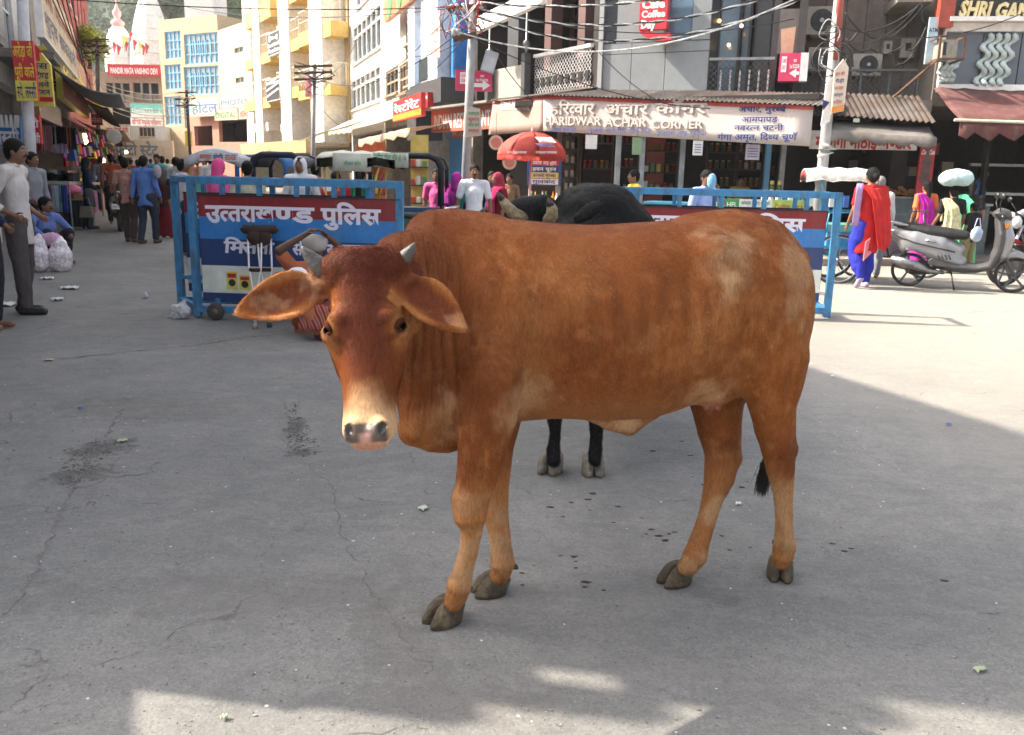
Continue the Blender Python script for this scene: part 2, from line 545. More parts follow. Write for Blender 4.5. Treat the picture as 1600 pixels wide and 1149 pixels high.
# ------------------------------------------------------------------ ground
def ground_mat(name='asphalt'):
 m=bpy.data.materials.new(name);m.use_nodes=True
 t=m.node_tree;N=t.nodes;L=t.links;b=N['Principled BSDF']
 geo=N.new('ShaderNodeNewGeometry')
 def noise(sc,det=6,rough=0.6,dist=0.0,vec=None,mscale=None):
  n=N.new('ShaderNodeTexNoise');n.inputs['Scale'].default_value=sc;n.inputs['Detail'].default_value=det;n.inputs['Roughness'].default_value=rough;n.inputs['Distortion'].default_value=dist
  if mscale:
   mp=N.new('ShaderNodeMapping');mp.inputs['Scale'].default_value=mscale;L.new(geo.outputs['Position'],mp.inputs[0]);L.new(mp.outputs[0],n.inputs['Vector'])
  else:L.new(vec or geo.outputs['Position'],n.inputs['Vector'])
  return n.outputs['Fac']
 def rng(v,a,b_,c,d):
  r=N.new('ShaderNodeMapRange');r.inputs[1].default_value=a;r.inputs[2].default_value=b_;r.inputs[3].default_value=c;r.inputs[4].default_value=d;L.new(v,r.inputs[0]);return r.outputs[0]
 def mix(f,a,c):
  x=N.new('ShaderNodeMix');x.data_type='RGBA'
  L.new(f,x.inputs[0]) if not isinstance(f,float) else setattr(x.inputs[0],'default_value',f)
  for i,v in ((6,a),(7,c)):
   if isinstance(v,tuple):x.inputs[i].default_value=(*v,1)
   else:L.new(v,x.inputs[i])
  return x.outputs[2]
 base=mix(rng(noise(0.55,8,0.7),0.35,0.65,0,1),(0.184,0.186,0.180),(0.268,0.258,0.240))
 base=mix(rng(noise(5,8,0.8,mscale=(0.7,1.6,1)),0.5,0.7,0,0.5),base,(0.135,0.132,0.134))
 base=mix(rng(noise(2.2,8,0.8,0.4),0.53,0.72,0,0.45),base,(0.300,0.278,0.250))      # dust
 base=mix(rng(noise(38,6,0.9),0.46,0.72,0,0.6),base,(0.095,0.092,0.092))                 # aggregate grain
 base=mix(rng(noise(110,3,0.9),0.55,0.8,0,0.6),base,(0.34,0.33,0.32))
 base=mix(rng(noise(9,7,0.85,mscale=(1.0,2.6,1)),0.58,0.66,0,0.35),base,(0.10,0.085,0.07))
 vs_=N.new('ShaderNodeTexVoronoi');vs_.inputs['Scale'].default_value=140;vs_.inputs['Randomness'].default_value=1;L.new(geo.outputs['Position'],vs_.inputs['Vector'])
 ss_=N.new('ShaderNodeSeparateColor');L.new(vs_.outputs['Color'],ss_.inputs[0])
 base=mix(rng(ss_.outputs[1],.55,1.0,0,.40),base,(.34,.335,.33));base=mix(rng(ss_.outputs[2],.60,1.0,0,.38),base,(.11,.108,.108))
 base=mix(rng(noise(1.3,9,.85,.6),.40,.60,.42,0),base,(.120,.119,.117));base=mix(rng(noise(4.5,9,.9,.9,mscale=(1,1.7,1)),.47,.62,0,.38),base,(.315,.300,.275))
 # bright flecks
 v=N.new('ShaderNodeTexVoronoi');v.inputs['Scale'].default_value=26;L.new(geo.outputs['Position'],v.inputs['Vector'])
 sz=N.new('ShaderNodeSeparateColor');L.new(v.outputs['Color'],sz.inputs[0])
 thr=rng(sz.outputs[0],0.86,1.0,0.0,0.16)
 lt=N.new('ShaderNodeMath');lt.operation='LESS_THAN';L.new(v.outputs['Distance'],lt.inputs[0]);L.new(thr,lt.inputs[1])
 base=mix(lt.outputs[0],base,(0.62,0.60,0.56))
 # hairline cracks: warped voronoi edges, broken up
 nz=N.new('ShaderNodeTexNoise');nz.inputs['Scale'].default_value=1.6;nz.inputs['Detail'].default_value=8;L.new(geo.outputs['Position'],nz.inputs['Vector'])
 va=N.new('ShaderNodeVectorMath');va.operation='SCALE';va.inputs['Scale'].default_value=1.3;L.new(nz.outputs['Color'],va.inputs[0])
 vb=N.new('ShaderNodeVectorMath');vb.operation='ADD';L.new(va.outputs[0],vb.inputs[0]);L.new(geo.outputs['Position'],vb.inputs[1])
 ve=N.new('ShaderNodeTexVoronoi');ve.feature='DISTANCE_TO_EDGE';ve.inputs['Scale'].default_value=0.42;L.new(vb.outputs[0],ve.inputs['Vector'])
 cr=rng(ve.outputs['Distance'],0.0,0.0045,1,0)
 br=rng(noise(2.3,7,0.8),0.49,0.58,0,0.85)
 mc=N.new('ShaderNodeMath');mc.operation='MULTIPLY';L.new(cr,mc.inputs[0]);L.new(br,mc.inputs[1])
 base=mix(mc.outputs[0],base,(0.075,0.068,0.060))
 # places where the top layer has crumbled away
 for (px,py,rx,ry,rot) in ((462,668,.085,.24,.1),(468,708,.10,.10,0),(128,742,.22,.14,.5),(160,700,.22,.16,.6),(620,1010,.16,.5,.5),(230,640,.7,.35,0),(700,1100,.5,.16,0),(350,930,1.0,.25,0)):
  c=G(px,py);mpn=N.new('ShaderNodeMapping');mpn.vector_type='TEXTURE';mpn.inputs['Location'].default_value=c;mpn.inputs['Rotation'].default_value=(0,0,rot);mpn.inputs['Scale'].default_value=(rx,ry,1);L.new(geo.outputs['Position'],mpn.inputs[0])
  ln=N.new('ShaderNodeVectorMath');ln.operation='LENGTH';L.new(mpn.outputs[0],ln.inputs[0])
  e_=rng(ln.outputs['Value'],0.3,1.25,0.62,0.0);nn_=noise(13,7,.85)
  nn_=rng(nn_,.32,.68,0,1)
  ml=N.new('ShaderNodeMath');ml.operation='ADD';L.new(e_,ml.inputs[0]);L.new(nn_,ml.inputs[1])
  big=rx*ry>.05
  f_=rng(ml.outputs[0],.86,1.12,0,.30 if big else .85)
  base=mix(f_,base,(0.13,0.122,0.112) if not big else (0.165,0.150,0.135))
  m2=N.new('ShaderNodeMath');m2.operation='MAXIMUM';L.new(mc.outputs[0],m2.inputs[0]);L.new(f_,m2.inputs[1]);mc=m2
 # worn sandy band at the far side where traffic drops dust
 sp=N.new('ShaderNodeSeparateXYZ');L.new(geo.outputs['Position'],sp.inputs[0])
 ax=N.new('ShaderNodeMath');ax.operation='MULTIPLY_ADD';ax.inputs[1].default_value=0.35;L.new(sp.outputs[1],ax.inputs[0]);L.new(sp.outputs[0],ax.inputs[2])
 dz=rng(ax.outputs[0],3.5,6.5,0,0.55)
 base=mix(dz,base,(0.33,0.30,0.25))
 L.new(base,b.inputs['Base Color'])
 b.inputs['Roughness'].default_value=0.82
 b.inputs['Specular IOR Level'].default_value=0.35
 h1=noise(75,6,0.95);h2=noise(7,6,0.7)
 ad=N.new('ShaderNodeMath');ad.operation='MULTIPLY_ADD';ad.inputs[1].default_value=1.5;L.new(h2,ad.inputs[0]);L.new(h1,ad.inputs[2])
 sb=N.new('ShaderNodeMath');sb.operation='MULTIPLY_ADD';sb.inputs[1].default_value=-1.2;L.new(mc.outputs[0],sb.inputs[0]);L.new(ad.outputs[0],sb.inputs[2])
 bp=N.new('ShaderNodeBump');bp.inputs['Strength'].default_value=0.7;bp.inputs['Distance'].default_value=0.012;L.new(sb.outputs[0],bp.inputs['Height']);L.new(bp.outputs[0],b.inputs['Normal'])
 return m
mb=MB();mb.add([(-420,-50,0),(320,-50,0),(320,480,0),(-420,480,0)],[(0,1,2,3)])
ground=mb.build('ground',ground_mat(),kind='structure',origin=(0,0,0))
CRK=M('crack_fill',(.050,.045,.040),rough=1.0,var=.5,scale=40,spec=.1);CRK2=M('crack_grit',(.150,.143,.134),rough=1.0,var=.5,scale=60,spec=.1)
def crack(pts,w,m,seed,z=.0025):
 r_=random.Random(seed);P=[G(*p) for p in pts];L_=[];R_=[]
 for a,b in zip(P,P[1:]):
  n=max(3,int((b-a).length/.035));d=(b-a).normalized();s_=Vector((-d.y,d.x,0))
  for k in range(n):
   p=a.lerp(b,k/n)+s_*r_.gauss(0,.010);ww=w*(.15+abs(r_.gauss(.5,.5)));L_.append(p+s_*ww);R_.append(p-s_*ww*r_.uniform(.3,1.2))
 n=len(L_);mb=MB();mb.add([Vector((p.x,p.y,z)) for p in L_+R_],[(i,i+1,n+i+1,n+i) for i in range(n-1)]);mb.build('crack',m,ground)
for i,(pts,w) in enumerate((([(90,562),(180,552),(300,541),(390,527),(480,520)],.010),([(190,640),(160,690),(112,768),(95,800),(60,880),(8,968)],.008),([(112,768),(170,748),(240,738),(243,720)],.006),([(440,625),(455,660),(470,715),(520,760),(535,845),(560,885)],.005),([(520,797),(580,792),(640,788),(720,790)],.004),([(560,885),(600,960),(650,1030),(690,1060)],.005),
      ([(545,1149),(620,1138),(650,1130),(665,1149)],.006),([(1500,488),(1600,487)],.02),([(1240,640),(1330,700),(1420,740)],.003),([(0,740),(60,735),(112,768)],.004),([(250,420),(330,445),(420,452)],.004))):
 crack(pts,w*(.9 if i<3 else .6),CRK2,i,.0018)
 if i<1:crack(pts,w*.2,CRK,i,.003)
# ------------------------------------------------------------------ building helpers
def rect(F,px0,py0,px1,py1,d=0.0):
 cx,cy=(px0+px1)/2,(py0+py1)/2
 u0=F.uz(px0,cy,d)[0];u1=F.uz(px1,cy,d)[0];z1=F.uz(cx,py0,d)[1];z0=F.uz(cx,py1,d)[1]
 return u0,u1,z0,z1
def holes_wall(mb,u0,u1,z0,z1,d0,d1,holes):
 us=sorted(set([u0,u1]+[min(max(h[i],u0),u1) for h in holes for i in (0,1)]))
 for a,b in zip(us,us[1:]):
  if b-a<1e-4:continue
  m=(a+b)/2;zs=sorted([(max(h[2],z0),min(h[3],z1)) for h in holes if h[0]<m<h[1]]);z=z0
  for p,q in zs:
   if p>z+1e-4:mb.box(a,b,d0,d1,z,p)
   z=max(z,q)
  if z<z1-1e-4:mb.box(a,b,d0,d1,z,z1)
WHITE=paint('white_paint_wall',(.60,.59,.57),rough=.8,dscale=.8,damt=.35)
CREAM=paint('cream_plaster',(.47,.37,.235),rough=.85,dscale=.7,damt=.22,dirt=(.40,.32,.22))
GREYP=M('grey_cladding',(.205,.225,.235),rough=.55,var=.08,dirt=(.12,.12,.12),damt=.3)
DGREY=M('dark_grey_cladding',(.055,.058,.062),rough=.5,var=.15)
CONC=M('stained_concrete',(.23,.21,.18),rough=.9,var=.3,dirt=(.06,.055,.05),dscale=1.3,damt=.8,bump=.4,bscale=10)
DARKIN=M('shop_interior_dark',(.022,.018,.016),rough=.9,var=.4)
GLASS=M('window_glass',(.03,.04,.05),rough=.08,spec=.9,var=.2)
BGLASS=M('blue_tinted_glass',(.10,.17,.24),rough=.12,spec=.9,var=.25,scale=2)
BLUEF=paint('blue_window_frame',(.16,.42,.66))
WFR=paint('white_window_frame',(.70,.70,.68))
STEEL=M('dull_steel',(.30,.31,.32),rough=.4,metal=.8,var=.25,dirt=(.12,.09,.07),dscale=5)
RUST=M('rusty_iron',(.14,.07,.04),rough=.85,var=.5,scale=20,dirt=(.05,.03,.02),damt=.8)
YEL=paint('yellow_paint',(.60,.40,.11),rough=.7,damt=.3)
YELP=paint('pale_yellow_paint',(.56,.44,.235),rough=.8,damt=.2,dirt=(.4,.3,.18))
REDW=paint('dark_red_paint',(.30,.035,.035),rough=.6)
REDS=paint('sign_red',(.50,.022,.030),rough=.4,damt=.25)
MAROON=paint('sign_maroon',(.26,.012,.022),rough=.4,damt=.2)
YELS=paint('sign_yellow',(.66,.56,.10),rough=.45,damt=.2)
BLUES=paint('sign_blue',(.035,.20,.50),rough=.4,damt=.2)
WHS=paint('sign_white',(.72,.71,.69),rough=.45,damt=.25)
TXW=M('letter_white',(.80,.79,.77),rough=.5,var=.05)
TXB=M('letter_navy',(.012,.03,.17),rough=.5,var=.1)
TXK=M('letter_black',(.02,.02,.025),rough=.5,var=.1)
TXR=M('letter_red',(.50,.02,.02),rough=.5,var=.1)
TXG=M('letter_green',(.02,.22,.06),rough=.5)
TXY=M('letter_yellow',(.75,.60,.05),rough=.5)
BLACKP=M('black_plastic',(.016,.016,.017),rough=.45,var=.2)
CABLE=M('cable_black',(.018,.018,.018),rough=.6)
def window(parent,F,r,nx,nz,fm,gm,depth=-0.10,bar=0.05,sill=True,split=0.0):
 u0,u1,z0,z1=r
 mb=F.mb();t=bar
 mb.box(u0,u1,depth,depth+t,z0,z0+t);mb.box(u0,u1,depth,depth+t,z1-t,z1);mb.box(u0,u0+t,depth,depth+t,z0+t,z1-t);mb.box(u1-t,u1,depth,depth+t,z0+t,z1-t)
 for i in range(1,nx):u=u0+(u1-u0)*i/nx;mb.box(u-t/2,u+t/2,depth+.002,depth+t-.002,z0+t,z1-t)
 for j in range(1,nz):z=z0+(z1-z0)*(j/nz+split);mb.box(u0+t,u1-t,depth+.004,depth+t-.004,z-t/2,z+t/2)
 w=mb.build('window',fm,parent)
 me=None
 for i in range(nx):
  mb=F.mb();a=u0+(u1-u0)*i/nx;b=u0+(u1-u0)*(i+1)/nx
  mb.box(a+.003,b-.003,depth-.012,depth-.003,z0+.01,z1-.01);mb.build('pane',gm,w)
 if sill:
  mb=F.mb();mb.box(u0-.06,u1+.06,.002,.10,z0-.07,z0-.003);mb.build('sill',fm,w)
 return w
def block(name,label,F,z1,depth,mat,holes=(),wt=0.28,zb=0.0,cat='building',parapet=True,group=None):
 """a building with a real front wall with openings, side and back walls, floors and a roof"""
 b=thing(name,label,cat,F.P(F.L/2,0,-depth/2),0,group)
 mb=F.mb();holes_wall(mb,0,F.L,zb,z1,-wt,0,list(holes))
 mb.box(0,.25,-depth,-wt,zb,z1);mb.box(F.L-.25,F.L,-depth,-wt,zb,z1);mb.box(.25,F.L-.25,-depth,-depth+.25,zb,z1)
 mb.build('wall',mat,b)
 mb=F.mb();mb.box(.25,F.L-.25,-depth+.25,-wt,z1-.45,z1-.25);mb.build('roof',CONC,b)
 return b
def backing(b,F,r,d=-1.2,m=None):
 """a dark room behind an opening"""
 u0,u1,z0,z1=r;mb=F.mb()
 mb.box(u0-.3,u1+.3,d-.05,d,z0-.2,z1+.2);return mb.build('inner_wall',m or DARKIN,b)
def board(name,label,F,px0,py0,px1,py1,mat,d=0.15,thick=0.08,group=None,cat='sign',frame_m=None):
 r=rect(F,px0,py0,px1,py1,d)
 u0,u1,z0,z1=r
 s=thing(name,label,cat,F.P((u0+u1)/2,z0,d-thick/2),0,group)
 mb=F.mb();mb.box(u0,u1,d-thick,d,z0,z1);mb.build('panel',mat,s)
 if frame_m:
  mb=F.mb();t=.035
  for a in ((u0-t,u1+t,z0-t,z0),(u0-t,u1+t,z1,z1+t),(u0-t,u0,z0,z1),(u1,u1+t,z0,z1)):mb.box(a[0],a[1],d-thick-.01,d+.012,a[2],a[3])
  mb.build('frame',frame_m,s)
 s['_']=0;del s['_']
 return s,r
def line_on(s,F,r,txt,fy0,fy1,mat,d=0.15,fx0=.05,fx1=.95,off=.014,name='lettering',depth=0.0,shear=0.0):
 """text across a board: fractions of its height (from the top) and width"""
 u0,u1,z0,z1=r
 za=z1-(z1-z0)*fy1;h=(z1-z0)*(fy1-fy0)
 uc=u0+(u1-u0)*(fx0+fx1)/2
 return write(name,txt,F.fr(uc,za,d+.005),mat,s,h=h/.78,w=(u1-u0)*(fx1-fx0),off=off,depth=depth,shear=shear)
def strip_on(s,F,r,fy0,fy1,mat,d=0.15,fx0=0,fx1=1,name='colour_band'):
 u0,u1,z0,z1=r;mb=F.mb();H=z1-z0;W=u1-u0
 mb.box(u0+W*fx0,u0+W*fx1,d,d+.004,z1-H*fy1,z1-H*fy0);return mb.build(name,mat,s)
# ------------------------------------------------------------------ left side of the street
def LX(Y):return-2.64-.42*Y
def Lf(Y0,Y1,dx=0.0):return Facade((LX(Y0)+dx,Y0),(LX(Y1)+dx,Y1))
# near block, beside the camera: its roof edge throws the big shade over the square
F1=Lf(3.38,15.2)
hl=[]
for k in range(5):
 u=.9+k*2.5;hl+=[(u,u+1.2,4.2,5.6)]
 hl+=[(u-.3,u+1.7,0,2.6)]
b1=thing('shop_building','white two storey shop building on a slanting plot beside the camera, shading the square','building',F1.P(F1.L/2,0,-2))
mb=F1.mb();holes_wall(mb,0,F1.L,0,7.92,-.28,0,hl);mb.build('wall',WHITE,b1)
sd_=Vector((-.985,.17,0))
for z0,z1,y0 in ((0,3.9,3.38),(3.9,7.92,3.38)):       # end walls run along the sun's direction, shaping the shade's near edge
 for yy,th in ((y0,.25),(15.0,.25)):
  a=Vector((LX(yy),yy,0))-F1.n*.285;d=F1.u*th;e=sd_*6.5
  mb=MB();mb.hexa([p+Vector((0,0,z0)) for p in (a,a+d,a+d+e,a+e)],[p+Vector((0,0,z1)) for p in (a,a+d,a+d+e,a+e)]);mb.build('side_wall',WHITE,b1)
 a=Vector((LX(y0),y0,0))-F1.n*.285;b=Vector((LX(15.2),15.2,0))-F1.n*.285
 mb=MB();mb.hexa([p+Vector((0,0,z1-.25)) for p in (a,b,b+sd_*6.5,a+sd_*6.5)],[p+Vector((0,0,z1-.01)) for p in (a,b,b+sd_*6.5,a+sd_*6.5)]);mb.build('floor_slab',CONC,b1)
for h in hl:
 if h[2]>1:window(b1,F1,h,2,2,BLUEF,GLASS)
 else:backing(b1,F1,h,-2.2)
for k in range(3):
 mb=F1.mb();mb.box(.4+k*2.5,2.6+k*2.5,.02,1.0,2.75,2.85);mb.build('canopy',CONC,b1)
# a hoarding of tin sheets added out of view to shape the shade
F0=Lf(2.15,3.36);uy=lambda Y:(Y-2.15)/abs(F0.u.y)
sg=thing('hoarding','tall stepped hoarding of painted tin sheets at the near corner of the white building','hoarding',F0.P(.5,0,0))
for k,(z0,z1,y0,hs_,m) in enumerate(((0,2.53,2.2,(),BLUES),(2.54,3.08,2.66,(),WHS),(3.09,3.50,2.69,(),REDS),(3.51,4.05,2.81,((2.93,3.02,3.75,3.99),),YELS),(4.06,4.70,2.93,((3.21,3.30,4.54,4.68),),WHS),(4.71,5.40,3.09,(),BLUES),(5.41,7.9,3.25,(),REDS))):
 mb=F0.mb();holes_wall(mb,uy(y0),F0.L,z0,z1,0,.03,[(uy(a_),uy(b_),c_,d_) for a_,b_,c_,d_ in hs_]);mb.build('sheet',m,sg)
 mb=F0.mb();mb.box(F0.L-.06,F0.L-.01,-.06,-.002,z0,z1);mb.box(uy(y0)+.01,uy(y0)+.05,-.06,-.002,z0,z1);mb.build('post',RUST,sg)
# second block
F2=Lf(15.25,21.0)
rr_=lambda a,b,c,d:rect(F2,a,b,c,d)
L2=F2.L
h2=[(1.1,2.4,3.6,5.2),(3.6,5.0,3.6,5.4),(.3,L2-.3,0,2.9),(1.1,2.4,6.2,7.4),(3.6,5.0,6.2,7.4)]
b2=block('shop_building','weathered white building with a peeling balcony behind the white pole',F2,8.6,7,WHITE,h2)
window(b2,F2,h2[0],2,2,WFR,GLASS);window(b2,F2,h2[1],2,2,WFR,GLASS);window(b2,F2,h2[3],2,2,WFR,GLASS);window(b2,F2,h2[4],2,2,WFR,GLASS);backing(b2,F2,h2[2],-3.2)
mb=F2.mb();mb.box(1.5,L2-.1,.003,1.0,3.3,3.45);mb.box(1.5,L2-.1,.92,1.0,3.45,4.2);mb.build('balcony',CONC,b2)
# third block
F3=Lf(21.05,33)
h3=[(.3,F3.L-.3,0,2.9)]+[(1+2.6*k,2.3+2.6*k,z,z+1.5) for k in range(4) for z in (3.9,6.6)]
b3=block('shop_building','dark old building with open windows above the clothes stalls',F3,8.8,7,CONC,h3)
for h in h3[1:]:window(b3,F3,h,2,1,WFR,GLASS)
backing(b3,F3,h3[0],-3.2)
mb=F3.mb();mb.box(.1,F3.L-.1,.003,.9,3.2,3.35);mb.build('balcony',CONC,b3)
F4=Lf(33.05,52)
h4=[(.4,F4.L-.4,0,2.9)]+[(1.2+3*k,2.6+3*k,z,z+1.7) for k in range(6) for z in (4.2,7.6)]
b4=block('red_building','dark red painted building on the left of the bazaar street',F4,12.2,7,REDW,h4)
for h in h4[1:]:window(b4,F4,h,2,1,WFR,GLASS)
backing(b4,F4,h4[0],-3.2)
F5=Lf(52.05,84)
h5=[(.4,F5.L-.4,0,2.9)]+[(1.2+3.6*k,2.8+3.6*k,4.0,5.6) for k in range(8)]
b5=block('bazaar_building','low cream building at the far left end of the street',F5,6.5,7,CREAM,h5)
for h in h5[1:]:window(b5,F5,h,2,1,WFR,GLASS)
backing(b5,F5,h5[0],-3.2)
# signs on the left row, facing down the street towards the camera
def cross_sign(name,label,px0,py0,px1,py1,Y,mat,thick=.06,tilt=0.0,cat='sign',group=None):
 """board standing across the street, seen face on at depth Y"""
 a=at(px0,py1,Y);b=at(px1,py1,Y)
 F=Facade((a.x,a.y),(b.x,b.y-tilt*(b.x-a.x)))
 r=rect(F,px0,py0,px1,py1)
 s=thing(name,label,cat,F.P((r[0]+r[1])/2,r[2],-thick/2),0,group)
 mb=F.mb();mb.box(r[0],r[1],-thick,0,r[2],r[3]);mb.build('panel',mat,s)
 return s,F,r
def cs_text(s,F,r,txt,fy0,fy1,mat,**k):return line_on(s,F,r,txt,fy0,fy1,mat,d=0.0,**k)
# white pole at the left with its signs
YP=14.2
mb=MB();a=at(45,300,YP);b=at(32,-60,YP);a.z=0
mb.tube([a,a*.5+b*.5,b],[.10,.09,.08],14)
pl_=mb.build('utility_pole',paint('pole_white',(.55,.55,.58),rough=.6),smooth=True,label='whitish round utility pole at the left carrying the red and yellow signs',cat='pole')
s,F,r=cross_sign('sign','red and yellow hanging sign board tied high on the left utility pole',22,64,55,158,YP-.2,REDS)
strip_on(s,F,r,.66,1.0,YELS,d=0)
cs_text(s,F,r,'अरोड़ा जी',.05,.27,TXY,fx0=.04,fx1=.96);cs_text(s,F,r,'पूरी वाले',.40,.60,TXY,fx0=.04,fx1=.96);cs_text(s,F,r,'स्पे. लस्सी'.replace('स्प','स~प').replace('स्स','स~स').replace('ल','ल'),.72,.95,TXB,fx0=.06,fx1=.97)
# arrow shaped yellow sign
a=at(42,168,YP+.2);b=at(81,168,YP+.2);Fa=Facade((a.x,a.y),(b.x,b.y))
r=rect(Fa,46,75,80,166)
s=thing('sign','yellow arrow topped direction sign behind the red and yellow board','sign',Fa.P(r[1]/2,r[2],0))
T=Fa.fr(0,0,-.05);w_=r[1]-r[0];h_=r[3]-r[2]
mb=MB();mb.prism([(r[0],r[2]),(r[1],r[2]),(r[1],r[3]-h_*.27),(r[0]+w_*.45,r[3]),(r[0],r[3]-h_*.12)],T,.045);mb.build('panel',YELS,s)
for t_,a_,b_ in (('बस',.24,.36),('स्टैण्ड'.replace('स्ट','स~ट').replace('ण्ड','ण~ड'),.40,.53),('रेलवे',.57,.67),('स्टेशन'.replace('स्टे','स~टे'),.70,.80)):
 cs_text(s,Fa,r,t_,a_,b_,TXB,fx0=.12,fx1=.9)
strip_on(s,Fa,r,.84,.92,REDS,d=0.001)
mb=MB();T2=Fa.fr(r[0]+w_*.42,r[3]-h_*.22,.003);mb.prism([(-.05,0),(.05,0),(.05,.12),(.11,.12),(0,.24),(-.11,.12),(-.05,.12)],T2,.003);mb.build('arrow',TXR,s)
# big yellow green board and the shopfront boards behind, on the facade
s,r=board('shop_sign','yellow green board with dark blue lettering sticking out behind the arrow sign',Facade((at(60,100,21).x,21),(at(102,100,21).x,21.0)),60,72,102,145,YELS,d=0,thick=.08)
Fq=Facade((at(60,100,21).x,21),(at(102,100,21).x,21.0))
line_on(s,Fq,r,'सुख',.08,.36,TXB,d=0,fx0=.2,fx1=.95,off=.03);line_on(s,Fq,r,'स न',.45,.68,TXB,d=0,fx0=.2,fx1=.8,off=.03);line_on(s,Fq,r,'तल',.72,.95,TXB,d=0,fx0=.5,fx1=.9,off=.03)
BEIGEB=paint('beige_board',(.55,.45,.30));PINKB=paint('faded_red_board',(.50,.17,.12))
s,r=board('shop_sign','long beige shop board with a pale frame high on the left, sloping away',F2,68,8,115,84,BEIGEB,d=1.05,thick=.1,frame_m=WHS)
u0,u1,z0,z1=r
line_on(s,F2,r,'गंगा भोजनालय',.12,.40,TXR,d=1.05,off=.01);line_on(s,F2,r,'शुद्ध शाकाहारी'.replace('द्ध','द्ध'),.52,.82,TXB,d=1.05)
s,r=board('shop_sign','red faded shop board framed in yellow above the black awning on the left',F3,97,88,134,165,PINKB,d=1.0,thick=.1,frame_m=YELS)
line_on(s,F3,r,'कपूर बैग',.25,.65,TXY,d=1.0,off=.02)
s,r=board('shop_sign','dark narrow board on the left row under the beige sign',F2,62,160,95,190,paint('brown_board',(.16,.08,.05)),d=.9,thick=.08)
# blue lassi board, red lassi board
s,F,r=cross_sign('shop_sign','blue board with white lettering at the far left edge of the picture',-14,182,32,228,14.6,BLUES)
cs_text(s,F,r,'लस्सी'.replace('स्स','स~स'),.42,.95,TXW,off=.03)
for k in range(5):
 mb=MB();u=r[0]+(r[1]-r[0])*(.25+.16*k);T=F.fr(u,r[2]+(r[3]-r[2])*.62,.004);mb.prism([(-.04,0),(.04,0),(.055,.2),(-.055,.2)],T,.003);mb.build('glass_picture',TXW,s)
s,F,r=cross_sign('shop_sign','small red board with white lettering hanging right of the left pole',39,180,63,225,14.4,REDS)
cs_text(s,F,r,'पूरी',.14,.42,TXW,off=.03);cs_text(s,F,r,'लस्सी'.replace('स्स','स~स'),.66,.96,TXW,off=.03)
s,F,r=cross_sign('shop_sign','yellow and red hanging board above the bags on the left street side',142,160,158,196,32,REDS)
strip_on(s,F,r,0,.25,YELS,d=0);cs_text(s,F,r,'बैग',.35,.55,TXW);cs_text(s,F,r,'सेल',.65,.9,TXW)
s,F,r=cross_sign('shop_sign','white board with red lettering across the far left shops',164,197,202,217,60,WHS)
cs_text(s,F,r,'माता वैष्णो देवी'.replace('ष्ण','ष~ण'),.1,.5,TXR);cs_text(s,F,r,'प्रसाद'.replace('प्र','प्र'),.55,.95,TXR,fx1=.5)
# black awning along the left shops
AWB=cloth('black_tarpaulin',(.02,.019,.02));AWG=cloth('faded_tan_tarpaulin',(.42,.33,.22),translucent=.25);AWW=cloth('white_tarpaulin',(.62,.60,.57),translucent=.3)
def awning(name,label,F,pts0,pts1,mat,sag=.12,seg=14,thick=.02,scal=0.0,group=None,cat='awning',ribs=0):
 """sheet from the wall line pts0=(u,z,d)x2 down to the outer line pts1; sagging and rumpled"""
 (ua,za,da),(ub,zb,db)=pts0;(uc,zc,dc),(ue,ze,de)=pts1
 rows=[]
 for j in range(6):
  t=j/5;row=[]
  for i in range(seg+1):
   q=i/seg
   p0=Vector((ua+(ub-ua)*q,da+(db-da)*q,za+(zb-za)*q));p1=Vector((uc+(ue-uc)*q,dc+(de-dc)*q,zc+(ze-zc)*q))
   p=p0.lerp(p1,t);p.z -= sag*math.sin(PI*t)+rnd.uniform(-.012,.012)+(abs(math.sin(q*PI*ribs))*.05*t if ribs else 0)
   row.append(F.T @ p)
  rows.append(row)
 if scal:
  rows.append([F.T @ (F.T.inverted() @ p+Vector((0,.01,-scal*(1+.25*math.sin(i*2.1))))) for i,p in enumerate(rows[-1])])
 mb=MB();mb.sheet(rows,thick)
 o=mb.build(name,mat,smooth=True,label=label,cat=cat,group=group)
 return o
awning('awning','black tarpaulin awning sloping away over the left clothes stalls',F3,((0,3.15,.95),(F3.L*.95,3.15,.95)),((0,2.7,1.7),(F3.L*.95,2.7,1.7)),AWB,.1)
awning('awning','torn grey tarpaulin over the nearest left stall beside the pole',F2,((.3,3.1,1.0),(F2.L,3.1,1.0)),((.3,2.65,2.1),(F2.L,2.72,2.1)),cloth('grey_tarpaulin',(.22,.22,.22),dirt=(.5,.5,.5),damt=.6),.15)
awning('awning','pale tarpaulin over the far left shops',F4,((0,3.0,.1),(F4.L,3.0,.1)),((0,2.6,1.8),(F4.L,2.6,1.8)),AWG,.15)
# ------------------------------------------------------------------ hill with its wood
hv=[];rows=[]
for j in range(16):
 rows.append([(x,150+j*16,-2+(j/15) ** 1.1*130+6*math.sin(x*.05+j)) for x in range(-330,130,20)])
mb=MB();mb.sheet(rows);mb.build('hill',M('hill_earth',(.055,.075,.045),rough=.95,var=.4,scale=.1),kind='structure',smooth=True)
LEAF=M('hill_foliage',(.085,.115,.060),rough=.8,var=.5,scale=.12,spec=.1,translucent=.3)
g=np.random.default_rng(3)
nv=[];nf=[]
cr=[]
for k in range(360):
 x=g.uniform(-150,-30);y=g.uniform(165,300);z=-2+((y-150)/240) ** 1.1*130
 cr.append((x,y,z+g.uniform(4,8),g.uniform(3,6)))
n_c=300
cc=np.repeat(np.array(cr),n_c,0);n=len(cc)
dv=g.normal(0,1,(n,3));dv /= np.linalg.norm(dv,axis=1)[:,None];dv[:,2]=dv[:,2]*.8
P=cc[:,:3]+dv*(cc[:,3:4]*g.uniform(.6,1.05,(n,1)))
